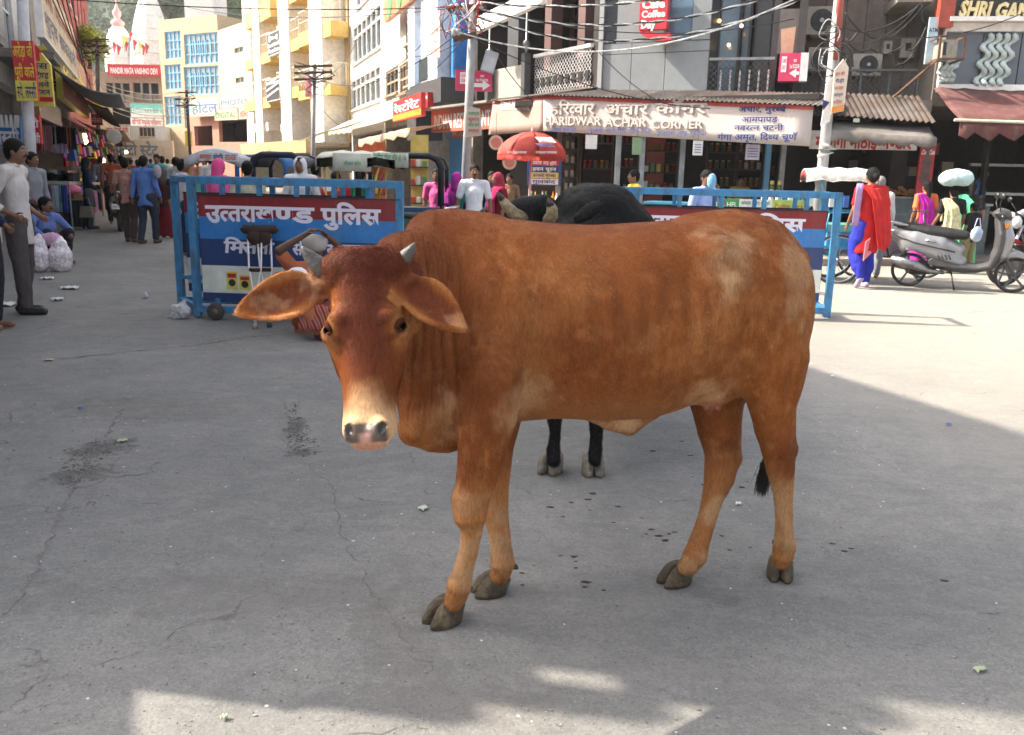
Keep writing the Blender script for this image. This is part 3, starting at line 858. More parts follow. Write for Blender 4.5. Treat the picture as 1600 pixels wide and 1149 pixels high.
a_=g.normal(0,1,(n,3));a_ /= np.linalg.norm(a_,axis=1)[:,None];b_=np.cross(a_,dv);b_ /= np.linalg.norm(b_,axis=1)[:,None]+1e-6
sz=g.uniform(.2,.55,(n,1))
Vq=np.stack([P-a_*sz,P+b_*sz*.7,P+a_*sz,P-b_*sz*.7],1).reshape(-1,3)
o=fast_mesh('hill_wood',Vq,np.arange(n*4).reshape(-1,4),LEAF,smooth=False);tag(o,'hazy green wooded slope rising behind the temple','trees',kind='stuff')
# ------------------------------------------------------------------ temple at the end of the street
YT=96.0
TWH=paint('temple_white',(.78,.76,.72),rough=.7,damt=.25,dirt=(.5,.48,.42),dscale=.4)
def shikhara(label,pxc,ybase,hwpx,prof,fin):
 c=at(pxc,ybase,YT);k=YT/FPX*1.03
 t=thing('temple_spire',label,'temple',(c.x,YT+3,c.z))
 n=32;rings=[]
 for (w,py) in prof:
  z=at(pxc,py,YT).z;ring=[]
  for i in range(n):
   a=2*PI*i/n;rr2=w*k*(1+(.07 if i % 4<2 else-.03))
   ring.append((c.x+math.cos(a)*rr2,YT+3+math.sin(a)*rr2,z))
  rings.append(ring)
 vs=[p for r_ in rings for p in r_];fs=[]
 for i in range(len(rings)-1):
  for j in range(n):fs.append((i*n+j,i*n+(j+1) % n,(i+1)*n+(j+1) % n,(i+1)*n+j))
 fs.append(tuple(range((len(rings)-1)*n,len(rings)*n)))
 mb=MB();mb.add(vs,fs);mb.build('spire',TWH,t)
 # horizontal string courses
 mb=MB()
 for i in range(1,len(rings)-1):
  w,py=prof[i];z=at(pxc,py,YT).z
  mb.lathe([(w*k*1.03,-.06),(w*k*1.08,0),(w*k*1.03,.06)],(c.x,YT+3,z),24)
 mb.build('string_courses',TWH,t)
 zt=at(pxc,prof[-1][1],YT).z;wt=prof[-1][0]*k
 mb=MB();mb.lathe([(wt*.8,0),(wt*1.25,.25),(wt*1.3,.5),(wt*.8,.75),(wt*.45,.9),(wt*.8,1.25),(wt*.8,1.6),(wt*.3,2.0),(wt*.14,2.4),(wt*.1,fin),(.01,fin+.3)],(c.x,YT+3,zt-.05),20)
 mb.build('finial',paint('temple_pink',(.75,.40,.38)),t,smooth=True)
 # body under the spire
 z0=c.z;mb=MB();h=hwpx*k;mb.box(c.x-h*1.05,c.x+h*1.05,YT+3-h,YT+3+h,0,z0);mb.build('shrine',TWH,t)
 return t
shikhara('smaller white ribbed temple spire with a pink finial at the end of the street',170,112,20,[(20.5,112),(20.5,100),(20,85),(18.5,68),(15.5,52),(12,42),(7.5,35)],7.0)
shikhara('taller white ribbed temple spire right of the smaller one, its top out of view',221,112,31,[(31,112),(31,98),(29.5,80),(27,60),(23.5,40),(19,18),(14,-2),(9,-18)],6.0)
FLG=[('red',TXR),('yellow',TXY)]
for i,(px,py,c_) in enumerate([(176,68,'red'),(183,72,'red'),(192,58,'yellow'),(195,66,'red'),(202,50,'red'),(208,64,'red'),(217,68,'yellow'),(222,72,'red'),(227,70,'red')]):
 a=at(px,py+18,YT-1.5);b=at(px,py-4,YT-1.5)
 t=thing('flag',f'thin {c_} pennant in front of the white spires','flag',a,0,'pennants on the temple roof')
 mb=MB();mb.tube([a,b],.03,5);mb.build('pole',STEEL,t)
 mb=MB();h=(b-a).z;mb.sheet([[b+Vector((0,0,-.05)),b+Vector((.35,.1,-.4))],[b+Vector((0,0,-h*.5)),b+Vector((.25,-.1,-h*.55))],[b+Vector((0,0,-h*.8)),b+Vector((.10,0,-h*.85))]],.02);mb.build('cloth',dict(FLG)[c_],t)
# gate building under the spires
a=at(148,180,88);b=at(256,180,88)
Fg=Facade((a.x,88),(b.x,88))
hg=[rect(Fg,166,130,203,160),rect(Fg,208,130,248,160),rect(Fg,158,168,204,194),(.5,Fg.L-.5,0,3.4),rect(Fg,206,168,248,182)]
bg_=block('gate_building','brown concrete gate building with open dark floors below the temple spires',Fg,rect(Fg,160,112,170,120)[3],6,M('brown_concrete',(.27,.19,.14),rough=.9,var=.3,dirt=(.1,.07,.05)),hg)
for h in hg:backing(bg_,Fg,h,-1.6)
for h in hg[:2]:
 for q in (.33,.66):mb=Fg.mb();u=h[0]+(h[1]-h[0])*q;mb.box(u-.1,u+.1,-.25,-.05,h[2],h[3]);mb.build('pillar',CONC,bg_)
 mb=Fg.mb();mb.box(h[0],h[1],-.32,-.27,h[2],h[2]+.8);mb.build('parapet',CONC,bg_)
s,r=board('temple_sign','dark red sign board with white lettering above the gate building',Fg,168,101,250,119,REDS,d=.5,thick=.2)
line_on(s,Fg,r,'MANDIR MATA VAISHNO DEVI',.25,.80,TXW,d=.5,off=.03)
s,r=board('clinic_sign','turquoise and white board on the gate building',Fg,204,162,253,184,WHS,d=.6,thick=.2)
strip_on(s,Fg,r,0,.66,paint('sign_turquoise',(.15,.55,.50)),d=.6);line_on(s,Fg,r,'DIABETES - 2',.3,.62,TXW,d=.61)
s,r=board('shop_sign','white board with red lettering under the turquoise board',Fg,204,185,254,197,WHS,d=.62,thick=.2)
line_on(s,Fg,r,'कौशल मधुमेह निवारण',.15,.85,TXR,d=.62,off=.02)
# small white house with a window, and the photo studio board in front
a=at(203,210,82);b=at(256,210,82);Fs=Facade((a.x,82),(b.x,82))
hs_=[rect(Fs,217,199,242,214)]
bs=block('small_house','small white house front with a four light window beyond the photo studio board',Fs,rect(Fs,210,197,220,200)[3],5,WHITE,hs_)
window(bs,Fs,hs_[0],4,1,CREAM,GLASS)
a=at(178,235,74);b=at(270,235,74);Fp=Facade((a.x,74),(b.x,74))
s,r=board('studio_sign','broad weathered tan board with grey lettering over the crowd in the street',Fp,178,219,270,247,paint('tan_board',(.48,.42,.32)),d=0,thick=.3)
line_on(s,Fp,r,'फोटो स्टेट'.replace('स्टे','स~टे'),.2,.85,M('letter_slate',(.10,.16,.22)),d=0,fx0=.02,fx1=.75,off=.03)
# trees and bushes near the temple
def leaf_tree(name,label,c,trunk_h,cr,n,mat,seed,leaf=.12,cat='tree',flat=1.0,trunk=True):
 g=np.random.default_rng(seed);c=Vector(c)
 t=thing(name,label,cat,c)
 if trunk:
  mb=MB();top=c+Vector((0,0,trunk_h))
  mb.tube([c,c.lerp(top,.5)+Vector((.05,0,0)),top],[cr*.09,cr*.07,cr*.05],8)
  for k in range(6):
   a=k*1.05;mb.tube([c.lerp(top,.6+.05*k),top+Vector((math.cos(a)*cr*.45,math.sin(a)*cr*.45,cr*(.1+.1*k)))],[cr*.035,cr*.012],5)
  mb.build('trunk',M('bark',(.09,.06,.04),rough=.9,var=.4,bump=.6,bscale=20),t,smooth=True)
 cl=[(g.uniform(-1,1)*cr*.62,g.uniform(-1,1)*cr*.62,trunk_h+cr*flat*g.uniform(0,1.1),cr*g.uniform(.28,.5)) for _ in range(14)]
 per=n // 14;cc=np.repeat(np.array(cl),per,0);m=len(cc)
 d=g.normal(0,1,(m,3));d /= np.linalg.norm(d,axis=1)[:,None]
 P=np.array(c)+cc[:,:3]+d*cc[:,3:4]*g.uniform(.55,1.1,(m,1))
 a=g.normal(0,1,(m,3));a /= np.linalg.norm(a,axis=1)[:,None];b=np.cross(a,d);b /= np.linalg.norm(b,axis=1)[:,None]+1e-6
 s_=leaf*g.uniform(.6,1.3,(m,1))
 V=np.stack([P-a*s_,P+b*s_*.55,P+a*s_,P-b*s_*.55],1).reshape(-1,3)
 o=fast_mesh('crown',V,np.arange(m*4).reshape(-1,4),mat,t,smooth=False);o['kind']='stuff'
 return t
LG=M('leaf_green',(.07,.12,.045),rough=.6,var=.5,scale=1.5,translucent=.3)
LY=M('leaf_yellowgreen',(.32,.38,.07),rough=.6,var=.4,scale=1.5,translucent=.3)
c=at(140,108,42);leaf_tree('potted_shrub','bright yellow green shrub growing out over the red building on the left',c,.5,1.1,1600,LY,5,.10,'plant',trunk=True)
c=at(386,12,75);
leaf_tree('tree','dark green tree standing on the slope right of the white roof block',at(352,60,130),3,6.5,7000,LG,6,.24)
leaf_tree('tree','dark green tree standing on the slope left of the white roof block',at(266,55,130),3,5.0,6000,LG,7,.22)
# ------------------------------------------------------------------ cream building with blue grilles
a=at(254,150,84);b=at(345,150,80);b2_=at(394,150,74)
Fc=Facade((a.x,a.y),(b.x,b.y));Fc2=Facade((b.x+.01,b.y-.01),(b2_.x,b2_.y))
hc=[rect(Fc,258,49,283,92),rect(Fc,288,52,342,100),rect(Fc,258,101,283,140),rect(Fc,288,104,342,148),rect(Fc,258,151,283,195),rect(Fc,288,155,340,200)]
bc=block('cream_building','tall cream building with sky blue window grilles left of the yellow hotel',Fc,rect(Fc,300,26,310,40)[3],9,CREAM,hc)
for i,h in enumerate(hc):
 u0,u1,z0,z1=h
 backing(bc,Fc,h,-.9,M('cream_shaded_room',(.42,.36,.27),rough=.9))
 w=window(bc,Fc,h,4 if i % 2==0 else 7,3,BLUEF,M('frosted_pane',(.36,.42,.45),rough=.3),depth=-.2,bar=.10,sill=False)
 if i % 2:
  du=(u1-u0)
  for q in (.16,.50):
   mb=Fc.mb();a0=u0+du*q;mb.box(a0,a0+du*(.22 if q<.3 else .36),-.24,-.215+.08,z0+(z1-z0)*.28,z0+(z1-z0)*.78);ww=mb.build('inner_window',GLASS,bc)
   mb=Fc.mb()
   for m_ in range(4):x_=a0+du*(.22 if q<.3 else .36)*m_/3;mb.box(x_-.04,x_+.04,-.13,-.09,z0+(z1-z0)*.28,z0+(z1-z0)*.78)
   mb.build('grille',BLUEF,ww)
h2_=[rect(Fc2,366,74,380,83),rect(Fc2,368,121,381,130),rect(Fc2,388,124,394,131)]
bw=block('cream_building','plain cream side wall with small square vents next to the yellow hotel',Fc2,rect(Fc2,350,38,390,45)[3],9,CREAM,h2_)
for h in h2_:window(bw,Fc2,h,2,1,CREAM,GLASS,sill=False)
mb=MB();a=at(289,28,86);b=at(331,-30,86);mb.box(a.x,b.x,86,90,a.z-1,b.z+2);mb.box(a.x-.3,b.x+.3,85.8,90.2,a.z-.6,a.z-.2)
mb.build('roof_tank_room',TWH,label='white roof block on top of the cream building',cat='roof room')
# low shops in front of it: hostel boards
a=at(292,200,66);b=at(396,200,60);Fl=Facade((a.x,a.y),(b.x,b.y))
hl_=[rect(Fl,304,197,332,228),rect(Fl,342,186,392,222)]
bl=block('low_shop_building','low pink shopfront building under the hostel boards',Fl,rect(Fl,330,178,340,186)[3],8,paint('salmon_wall',(.52,.26,.19)),hl_)
for h in hl_:backing(bl,Fl,h,-1.5)
SKYL=M('letter_blue',(.04,.14,.34),rough=.5)
for px0,py0,px1,py1,lab,tx,mt in ((297,153,342,182,'cream board with pale blue lettering left in the row below the cream building','होटल',SKYL),(343,150,388,168,'cream board with blue capitals at the left foot of the yellow hotel','PHOTO',SKYL),(335,170,371,188,'plain white light box under the cream boards','DIGITAL',TXG),(373,168,396,186,'small white board right of the plain light box','XEROX',TXR)):
 s,r=board('shop_sign',lab,Fl,px0,py0,px1,py1,paint('cream_board',(.54,.48,.36)),d=.5,thick=.25)
 line_on(s,Fl,r,tx,.25,.8,mt,d=.5)
s,F,r=cross_sign('street_sign','yellow pointed direction plate on a thin post in the far street',289,205,300,230,55,YELS)
mb=F.mb();mb.box(r[0]+.15,r[0]+.22,-.16,-.07,0,r[2]+.5);mb.build('post',STEEL,s)
# ------------------------------------------------------------------ yellow hotel
a=at(390,150,60);b=at(549,150,42.5)
Fh=Facade((a.x,a.y),(b.x,b.y))
def hr(*q,d=0):return rect(Fh,*q,d)
zt=20.0
holes=[]
colp=[(388,399),(427,438),(470,487),(520,541)]
bays=[(399,427,[40,108,176,232],(387,428),[(12,38),(88,104),(155,172)]),(438,470,[10,85,157,222],(438,473),[(-8,9),(66,84),(139,156)]),(487,520,[-20,68,155,222],(472,523),[(-50,-30),(43,66),(138,153)])]
bh=thing('yellow_hotel','tall yellow and white hotel with stacked balconies in the middle distance','building',Fh.P(Fh.L/2,0,-4))
mb=Fh.mb()
for a_,b__ in colp:
 u0=hr(a_,100,b__,110)[0];u1=hr(a_,100,b__,110)[1];mb.box(u0,u1,-1.5,.25 if a_<400 else 1.16,2.6,zt);mb.build('column',paint('hotel_white',(.80,.76,.68),rough=.8,damt=.1),bh);mb=Fh.mb()
mb=Fh.mb();mb.box(0,Fh.L,-9,-1.5,2.6,zt);mb.box(hr(541,0,549,10)[0],Fh.L,-1.5,.1,2.6,zt);mb.build('wall',YELP,bh)
mb=Fh.mb()
for b__ in bays:
 u0,u1=hr(b__[0],100,b__[1],110)[:2]
 for (y0,y1) in b__[4]:
  _,_,z0,z1=hr(b__[0],y0,b__[1],y1);mb.box(u0,u1,-1.5,.0,z0+.1,z0+.3)
mb.build('floor_slab',YELP,bh)
for b__ in bays:
 (pa,pb)=b__[3]
 for (y0,y1) in b__[4]:
  u0,u1,z0,z1=hr(pa,y0,pb,y1,d=.9)
  mb=Fh.mb();mb.box(u0,u1,.255,1.1,z0,z0+(z1-z0));mb.build('balcony',YEL,bh)
  mb=Fh.mb();zr=z1+.95
  n=max(4,int((u1-u0)/.4))
  for i in range(n+1):u=u0+.04+(u1-u0-.08)*i/n;mb.box(u-.012,u+.012,1.04,1.07,z1,zr)
  for u in (u0+.04,u1-.04):
   for k in range(3):mb.box(u-.012,u+.012,.3+k*.3,.325+k*.3,z1,zr)
   mb.box(u-.02,u+.02,.26,1.07,zr,zr+.05)
  mb.box(u0,u1,1.03,1.08,zr,zr+.05);mb.box(u0,u1,1.03,1.08,z1+.45,z1+.48)
  mb.build('railing',M('rail_pale',(.60,.55,.45),rough=.5),bh)
# doors in the bays
for i,b__ in enumerate(bays):
 u0,u1=hr(b__[0],100,b__[1],110)[:2]
 for (y0,y1) in b__[4]:
  z1=hr(b__[0],y0,b__[1],y1)[3];um=(u0+u1)/2
  mb=Fh.mb();mb.box(um-.55,um+.35,-1.498,-1.44,z1-.3,z1+1.75);mb.build('door',M('hotel_door',(.30,.19,.10),rough=.6),bh)
# laundry
for k,(px,py,m_) in enumerate([(476,118,'pink'),(484,122,'pink'),(508,120,'green'),(515,128,'green')]):
 a=at(px,py,44);mb=MB();c_=cloth('pink_laundry',(.62,.25,.28)) if m_=='pink' else cloth('green_check_laundry',(.12,.30,.26),var=.6,scale=14)
 mb.sheet([[a+Vector((i*.07,.04*math.sin(i*2+j),-j*.2)) for i in range(5)] for j in range(6)],.02)
 mb.build('hanging_cloth',c_,smooth=True,label=f'{m_} cloth hung to dry in front of the hotel balconies',cat='laundry',group='washing on the hotel line')
BSG=paint('black_sign',(.03,.03,.032))
s,r=board('hotel_sign','upper black hotel board with a bed symbol on the yellow hotel',Fh,418,51,437,85,BSG,d=1.2,thick=.2,frame_m=WHS)
mb=Fh.mb();u0,u1,z0,z1=r;w=u1-u0;h=z1-z0
mb.box(u0+w*.15,u0+w*.25,1.2,1.22,z0+h*.62,z0+h*.93);mb.box(u0+w*.75,u0+w*.85,1.2,1.22,z0+h*.62,z0+h*.85);mb.box(u0+w*.25,u0+w*.75,1.2,1.22,z0+h*.70,z0+h*.78);mb.box(u0+w*.3,u0+w*.48,1.2,1.22,z0+h*.785,z0+h*.84);mb.build('bed_symbol',TXW,s)
line_on(s,Fh,r,'hotel',.42,.62,TXW,d=1.2,off=.03);line_on(s,Fh,r,'Pooshan',.68,.9,TXW,d=1.2,off=.03)
s,r=board('hotel_sign','lower black board with slanting white strokes on the yellow hotel',Fh,416,124,437,157,BSG,d=1.2,thick=.2,frame_m=WHS)
line_on(s,Fh,r,'Pooshan',.05,.22,TXW,d=1.2,off=.02)
mb=Fh.mb();u0,u1,z0,z1=r
for k in range(3):mb.bar((u0+.15,1.215,z0+.25+k*.32),(u1-.15,1.215,z0+.55+k*.30),.10,.02,upv=(0,1,0))
mb.build('brush_stroke',TXW,s)
# base: long restaurant fascia
s,r=board('restaurant_sign','long low cream fascia with yellow capitals at the foot of the yellow hotel',Fh,376,222,478,240,paint('fascia_cream',(.60,.42,.22)),d=1.6,thick=.25)
line_on(s,Fh,r,'Hotel Restaurant  HOTEL',.1,.75,paint('letter_straw',(.78,.66,.28)),d=1.6,off=.03)
mb=Fh.mb();mb.box(0,Fh.L,-8,-3.0,0,2.6);mb.box(0,.4,-3,0,0,2.6);mb.box(Fh.L-.4,Fh.L,-3,0,0,2.6);mb.build('ground_floor',CONC,bh)
for k,(pa,pb) in enumerate(((405,427),(447,470))):
 u0,u1,z0,z1=hr(pa,193,pb,206,d=.7);mb=Fh.mb();mb.box(u0,u1,.3,1.0,z0,z1);mb.build('parapet_box',TWH,bh)
# ------------------------------------------------------------------ white building with tall windows, old house, blue and white front
pt=lambda px,Y:(at(px,200,Y).x,Y)
Fw=Facade(pt(549,42.4),pt(600,34.5));Fo=Facade(pt(600,34.4),pt(655,28.5));Fb=Facade(pt(655,28.3),pt(722,24.2))
hw=[rect(Fw,551,22,595,88),rect(Fw,548.6,112,594,165),rect(Fw,556,-40,595,-3),(.4,Fw.L-.4,0,2.9)]
bw2=block('white_building','white building with tall multi pane windows right of the yellow hotel',Fw,15.5,8,paint('bright_white_wall',(.80,.79,.76),rough=.8,damt=.12),hw)
for h in hw[:3]:
 h=(max(h[0],.15),h[1],h[2],h[3]);window(bw2,Fw,h,6,2,WFR,GLASS,depth=-.12,bar=.09,split=.18)
backing(bw2,Fw,hw[3],-3)
ho=[rect(Fo,603,108,622,148),rect(Fo,624,100,637,146),rect(Fo,634,30,652,66),rect(Fo,634,70,652,92),rect(Fo,634,100,652,132),(.4,Fo.L-.4,0,2.9)]
bo=block('old_house','stained grey old house with timber windows beside the blue and white front',Fo,13.5,8,M('old_plaster',(.42,.40,.36),rough=.9,var=.25,dirt=(.12,.10,.08),dscale=.9,damt=.7),ho)
for i,h in enumerate(ho[:5]):window(bo,Fo,h,3,2,M('old_timber',(.26,.20,.14),rough=.85),GLASS,bar=.07)
backing(bo,Fo,ho[5],-3)
s,r=board('food_sign','orange food board with green plates at the top of the old house',Fo,600,-22,652,14,paint('orange_board',(.55,.18,.08)),d=.5,thick=.15)
for q in (.18,.5,.82):
 u=r[0]+(r[1]-r[0])*q;mb=MB();mb.lathe([(.42,0),(.40,.02),(.3,.015),(0,.015)],Fo.P(u,r[2]+.42,.505),20,Fo.n);mb.build('plate_picture',paint('plate_green',(.12,.35,.12)),s)
bb=thing('blue_white_building','building front of tall white slabs between blue strips','building',Fb.P(Fb.L/2,0,-4))
BLP=paint('bright_blue_paint',(.045,.22,.52),rough=.6,damt=.2)
mb=Fb.mb()
mb.box(0,Fb.L,-8,-1.0,0,13)
mb.box(0,Fb.L,-1.0,-.45,3.4,13);mb.build('wall',BLP,bb)
for (a0,a1,m_,d_) in ((652,665,0,.35),(666,675,1,0),(676,702,0,.35),(703,712,1,0)):
 u0,u1,_,_=rect(Fb,a0,60,a1,70);mb=Fb.mb();mb.box(max(u0,0),u1,-.44,d_,3.4,13);mb.build('slab' if m_==0 else 'blue_strip',paint('slab_white',(.82,.81,.79),rough=.7,damt=.08) if m_==0 else BLP,bb)
u0,u1,z0,z1=rect(Fb,673,93,687,128);mb=Fb.mb();mb.box(u0,u1,.355,.37,z0,z1);mb.build('window',GLASS,bb)
s,r=board('vertical_sign','tall white vertical banner with orange lettering on the blue and white front',Fb,673,20,687,92,paint('banner_pinkwhite',(.78,.68,.66)),d=.55,thick=.06)
for i,tx in enumerate(('HOTEL','ROOMS','CALL','FOOD')):line_on(s,Fb,r,tx,.12+i*.2,.26+i*.2,M('letter_orange',(.65,.15,.06)),d=.55)
u0,u1,z0,z1=rect(Fb,670,130,722,166);mb=Fb.mb();mb.box(u0,Fb.L,-.44,.6,z0,z1);mb.box(.0,u0-.01,-.44,.4,z0-.9,z1);mb.build('fascia',DGREY,bb)
s,r=board('light_box','small red vertical light box on the grey fascia',Fb,660,145,668,172,REDS,d=.75,thick=.2)
line_on(s,Fb,r,'ATM',.15,.4,TXW,d=.75)
# ------------------------------------------------------------------ corner building: terrace, grey panels, recess
Ft=Facade(pt(722.5,24),pt(930,18.5));Fd=Facade(pt(930.4,18.48),pt(1100,17.5));Fe=Facade(pt(1100.4,17.49),pt(1246,17.0));Ff=Facade(pt(1246.4,16.98),pt(1452,16.5));Fgg=Facade(pt(1453,16.45),pt(1760,16.0))
zs_=rect(Fd,930,150,1000,160)[3]-.10        # first floor level
SLAT=M('white_lattice',(.55,.55,.55),rough=.5);DLAT=M('dark_lattice',(.05,.05,.05),rough=.5)
def lattice(parent,F,u0,u1,z0,z1,d,m,step=.10,w=.008,curve=None):
 mb=F.mb();H=z1-z0
 n=int((u1-u0+H)/step)
 for k in range(n+1):
  for sg_ in (1,-1):
   a=u0-H+k*step if sg_>0 else u0+k*step
   p,q=(a,z0),(a+H*sg_,z1)
   ts=[]
   t0,t1=0.0,1.0
   if sg_>0:
    if a<u0:t0=(u0-a)/H
    if a+H>u1:t1=(u1-a)/H
   else:
    if a>u1:t0=(a-u1)/H
    if a-H<u0:t1=(a-u0)/H
   if t1-t0<.03:continue
   mb.bar((p[0]+(q[0]-p[0])*t0,d+sg_*.003,z0+H*t0),(p[0]+(q[0]-p[0])*t1,d+sg_*.003,z0+H*t1),w,.005,upv=(0,1,0))
 o=mb.build('lattice',m,parent);o['kind']='stuff'
 return o
# terrace restaurant
bt=thing('terrace_building','corner building with an open dark terrace above the restaurant sign','building',Ft.P(Ft.L/2,0,-3))
LT=Ft.L
mb=Ft.mb();mb.box(0,LT,-6,.0,zs_-.25,zs_);mb.build('floor_slab',CONC,bt)
mb=Ft.mb();mb.box(0,LT,-6.2,-6.0,0,9.5);mb.box(0,.25,-6,-.3,0,9.5);mb.box(LT-.2,LT,-6,0,zs_,9.5);mb.box(LT-.2,LT,-6,-3.2,0,zs_-.26);mb.build('wall',DARKIN,bt)
mb=Ft.mb();mb.box(0.26,LT-.21,-5.98,0,6.2,6.4);mb.box(0,LT,-5.9,.05,6.42,9.5);mb.build('upper_wall',GREYP,bt)
for u in (.30,.34,.58,.8):
 mb=Ft.mb();mb.box(LT*u,LT*u+.28,-.6,-.3,zs_+.001,6.19);mb.build('column',DGREY if u<.5 else M('maroon_column',(.10,.05,.045),rough=.7),bt)
mb=Ft.mb();mb.box(LT*.1,LT*.97,-3.1,-3.0,zs_+.3,6.0);mb.build('glass_front',GLASS,bt)
for k in range(7):
 mb=Ft.mb();u=LT*(.1+.125*k);mb.box(u,u+.07,-3.0,-2.9,zs_+.002,6.1);mb.build('mullion',M('maroon_mullion',(.10,.02,.02),rough=.5),bt)
r=rect(Ft,786,76,814,126,-1.5);mb=Ft.mb();mb.box(r[0],r[1],-1.55,-1.5,r[2],r[3]);po=mb.build('poster',M('poster_red',(.30,.02,.02),rough=.4,var=.3),bt)
mb=Ft.mb()
for i in range(6):
 mb.lathe([(.09+.03*(i % 2),0),(.06,.02),(0,.02)],(r[0]+(r[1]-r[0])*(.25+.5*(i % 2)),-1.495,r[2]+(r[3]-r[2])*(.15+.14*i)),12,(0,1,0))
mb.build('poster_motif',M('poster_yellow',(.55,.45,.10),rough=.4),po)
# slanting white roof beam
p,q=at(742,42,21.5),at(850,-8,19.0);mb=MB();mb.bar(p,q,.15,.32);mb.build('roof_beam',TWH,bt)
# canvas side and lattice railing with lamp posts
r0=rect(Ft,772,118,830,150);zr0,zr1=zs_+.02,zs_+1.02
mb=Ft.mb();mb.box(r0[0],r0[1],.04,.07,zs_+.02,zs_+.98);mb.build('canvas_screen',cloth('grey_canvas',(.33,.30,.26)),bt)
rl=rect(Ft,838,100,926,148)
lattice(bt,Ft,rl[0],rl[1],zr0,zr1+.05,.05,SLAT,.115,.010)
mb=Ft.mb();mb.box(rl[0],rl[1],.0,.1,zr1+.05,zr1+.12);mb.build('handrail',WFR,bt)
for k in range(9):mb=Ft.mb();u=rl[0]+(rl[1]-rl[0])*(k+.3)/9;mb.box(u,u+.14,.07,.085,zr0+.42,zr0+.60);mb.build('ornament',BLACKP,bt)
for px in (776,833):
 u=rect(Ft,px-3,120,px+3,150)[0]
 t=thing('terrace_post','grey terrace post with a small urn lamp, %s the white lattice' % ('just left of' if px==833 else 'far left of'),'post',Ft.P(u,zs_-.5,.15))
 mb=Ft.mb();mb.box(u,u+.16,.12,.28,zs_-.4,zr1+.15);mb.build('post',DGREY,t)
 mb=MB();mb.lathe([(.03,0),(.03,.08),(.09,.2),(.07,.26),(.02,.3),(.02,1.1)],Ft.P(u+.08,zr1+.15,.2),12);mb.build('lamp',STEEL,t,smooth=True)
# ground floor of the terrace side
for u in (.25,LT*.45,LT*.75):mb=Ft.mb();mb.box(u,u+.3,-.35,-.05,0,zs_-.26);mb.build('pillar',CONC,bt)
mb=Ft.mb();mb.box(.3,LT-.3,-3.4,-3.3,0,zs_-.3);mb.build('inner_wall',DARKIN,bt)
s,r=board('restaurant_sign','upper red board with tall white lettering right of the blue and white front',Ft,674,168,772,204,paint('sign_redfaded',(.48,.12,.08)),d=1.0,thick=.15)
line_on(s,Ft,r,'INDIAN RESTAURANT',.15,.85,TXW,d=1.0,off=.02)
mb=Ft.mb();u0,u1,z0,z1=r;mb.box(u0-.1,u1+.1,.6,1.25,z1+.01,z1+.06);mb.build('cover',CONC,s)
s,r=board('restaurant_sign','lower dark red board with pale capitals tucked behind the tan awning',Ft,705,200,745,215,paint('sign_brownred',(.30,.06,.04)),d=.5,thick=.1)
line_on(s,Ft,r,'MUL RES',.15,.85,M('letter_tan',(.55,.35,.22)),d=.5,off=.02)
awning('awning','tan cloth awning reaching out under the red restaurant board',Ft,((-1.9,2.55,.4),(1.4,2.72,.5)),((-2.6,2.2,2.0),(1.2,2.42,2.0)),cloth('tan_awning_cloth',(.60,.42,.30),translucent=.3),.05,scal=.18)
# Corner shop building: grey panel front
bd=thing('cafe_building','grey panel clad cafe front above the pickle shop','building',Fd.P(Fd.L/2,0,-3))
LD=Fd.L
gx=lambda px,F=Fd,y=80:F.uz(px,y)[0]
mb=Fd.mb();mb.box(0,LD,-5.5,-.06,zs_,9.6);mb.build('wall',DGREY,bd)
zsplit=rect(Fd,940,68,1000,70)[3]
def panels(us,zs,d,m):
 for a,b in zip(us,us[1:]):
  for c,e in zip(zs,zs[1:]):
   mb=Fd.mb();mb.box(a+.006,b-.006,d-.055,d,c+.006,e-.006);mb.build('panel',m,bd)
panels([gx(943),gx(987),gx(1040),LD],[zs_,zs_+.9,zsplit],0,GREYP)
panels([0,gx(943)],[zs_,zs_+1.6,5.0,7.0,9.5],.05,M('grey_cladding_light',(.30,.32,.32),rough=.5,var=.08))
panels([gx(962),gx(1040)],[zsplit,5.1,7.2,9.5],0,GREYP)
mb=Fd.mb();mb.box(gx(944),gx(961),-.055,-.02,zsplit+.01,9.5);mb.build('window',GLASS,bd)
mb=Fd.mb();mb.box(gx(1041),gx(1078),-.055,-.02,zsplit+.01,9.5);mb.build('window',BGLASS,bd)
panels([gx(1079),LD],[zsplit,5.1,7.2,9.5],.02,GREYP)
# cafe sign: red board with a curled tail
r=rect(Fd,1000,-32,1043,46,.3);u0,u1,z0,z1=r
t=thing('cafe_sign','red cafe sign with white rounded lettering and a curled tail on the grey front','sign',Fd.P((u0+u1)/2,z0-.3,.2))
CR=paint('cafe_red',(.58,.03,.045),rough=.35,damt=.1)
mb=Fd.mb();mb.box(u0,u1,.12,.3,z0,z1);mb.build('panel',CR,t)
pts=[]
w=u1-u0
for k in range(13):a=PI+k/12*PI*.62;pts.append((u0+w*.90+math.cos(a)*w*.88,z0+.02+math.sin(a)*w*.42))
for k in range(13):a=PI+(12-k)/12*PI*.62;pts.append((u0+w*.90+math.cos(a)*w*.60,z0+.02+math.sin(a)*w*.17))
mb=MB();mb.prism(pts,Fd.fr(0,0,.13),.15);mb.build('tail',CR,t)
line_on(t,Fd,(u0,u1,rect(Fd,1000,-2,1043,46,.3)[2],rect(Fd,1000,-2,1043,46,.3)[3]),'Cafe',.02,.30,TXW,d=.3,off=.045,fx0=.08,fx1=.92)
rr3=(u0,u1,z0,rect(Fd,1000,-2,1043,46,.3)[3])
line_on(t,Fd,rr3,'Coffee',.36,.60,TXW,d=.3,off=.04,fx0=.08,fx1=.94);line_on(t,Fd,rr3,'Day',.66,.95,TXW,d=.3,off=.04,fx0=.08,fx1=.62)
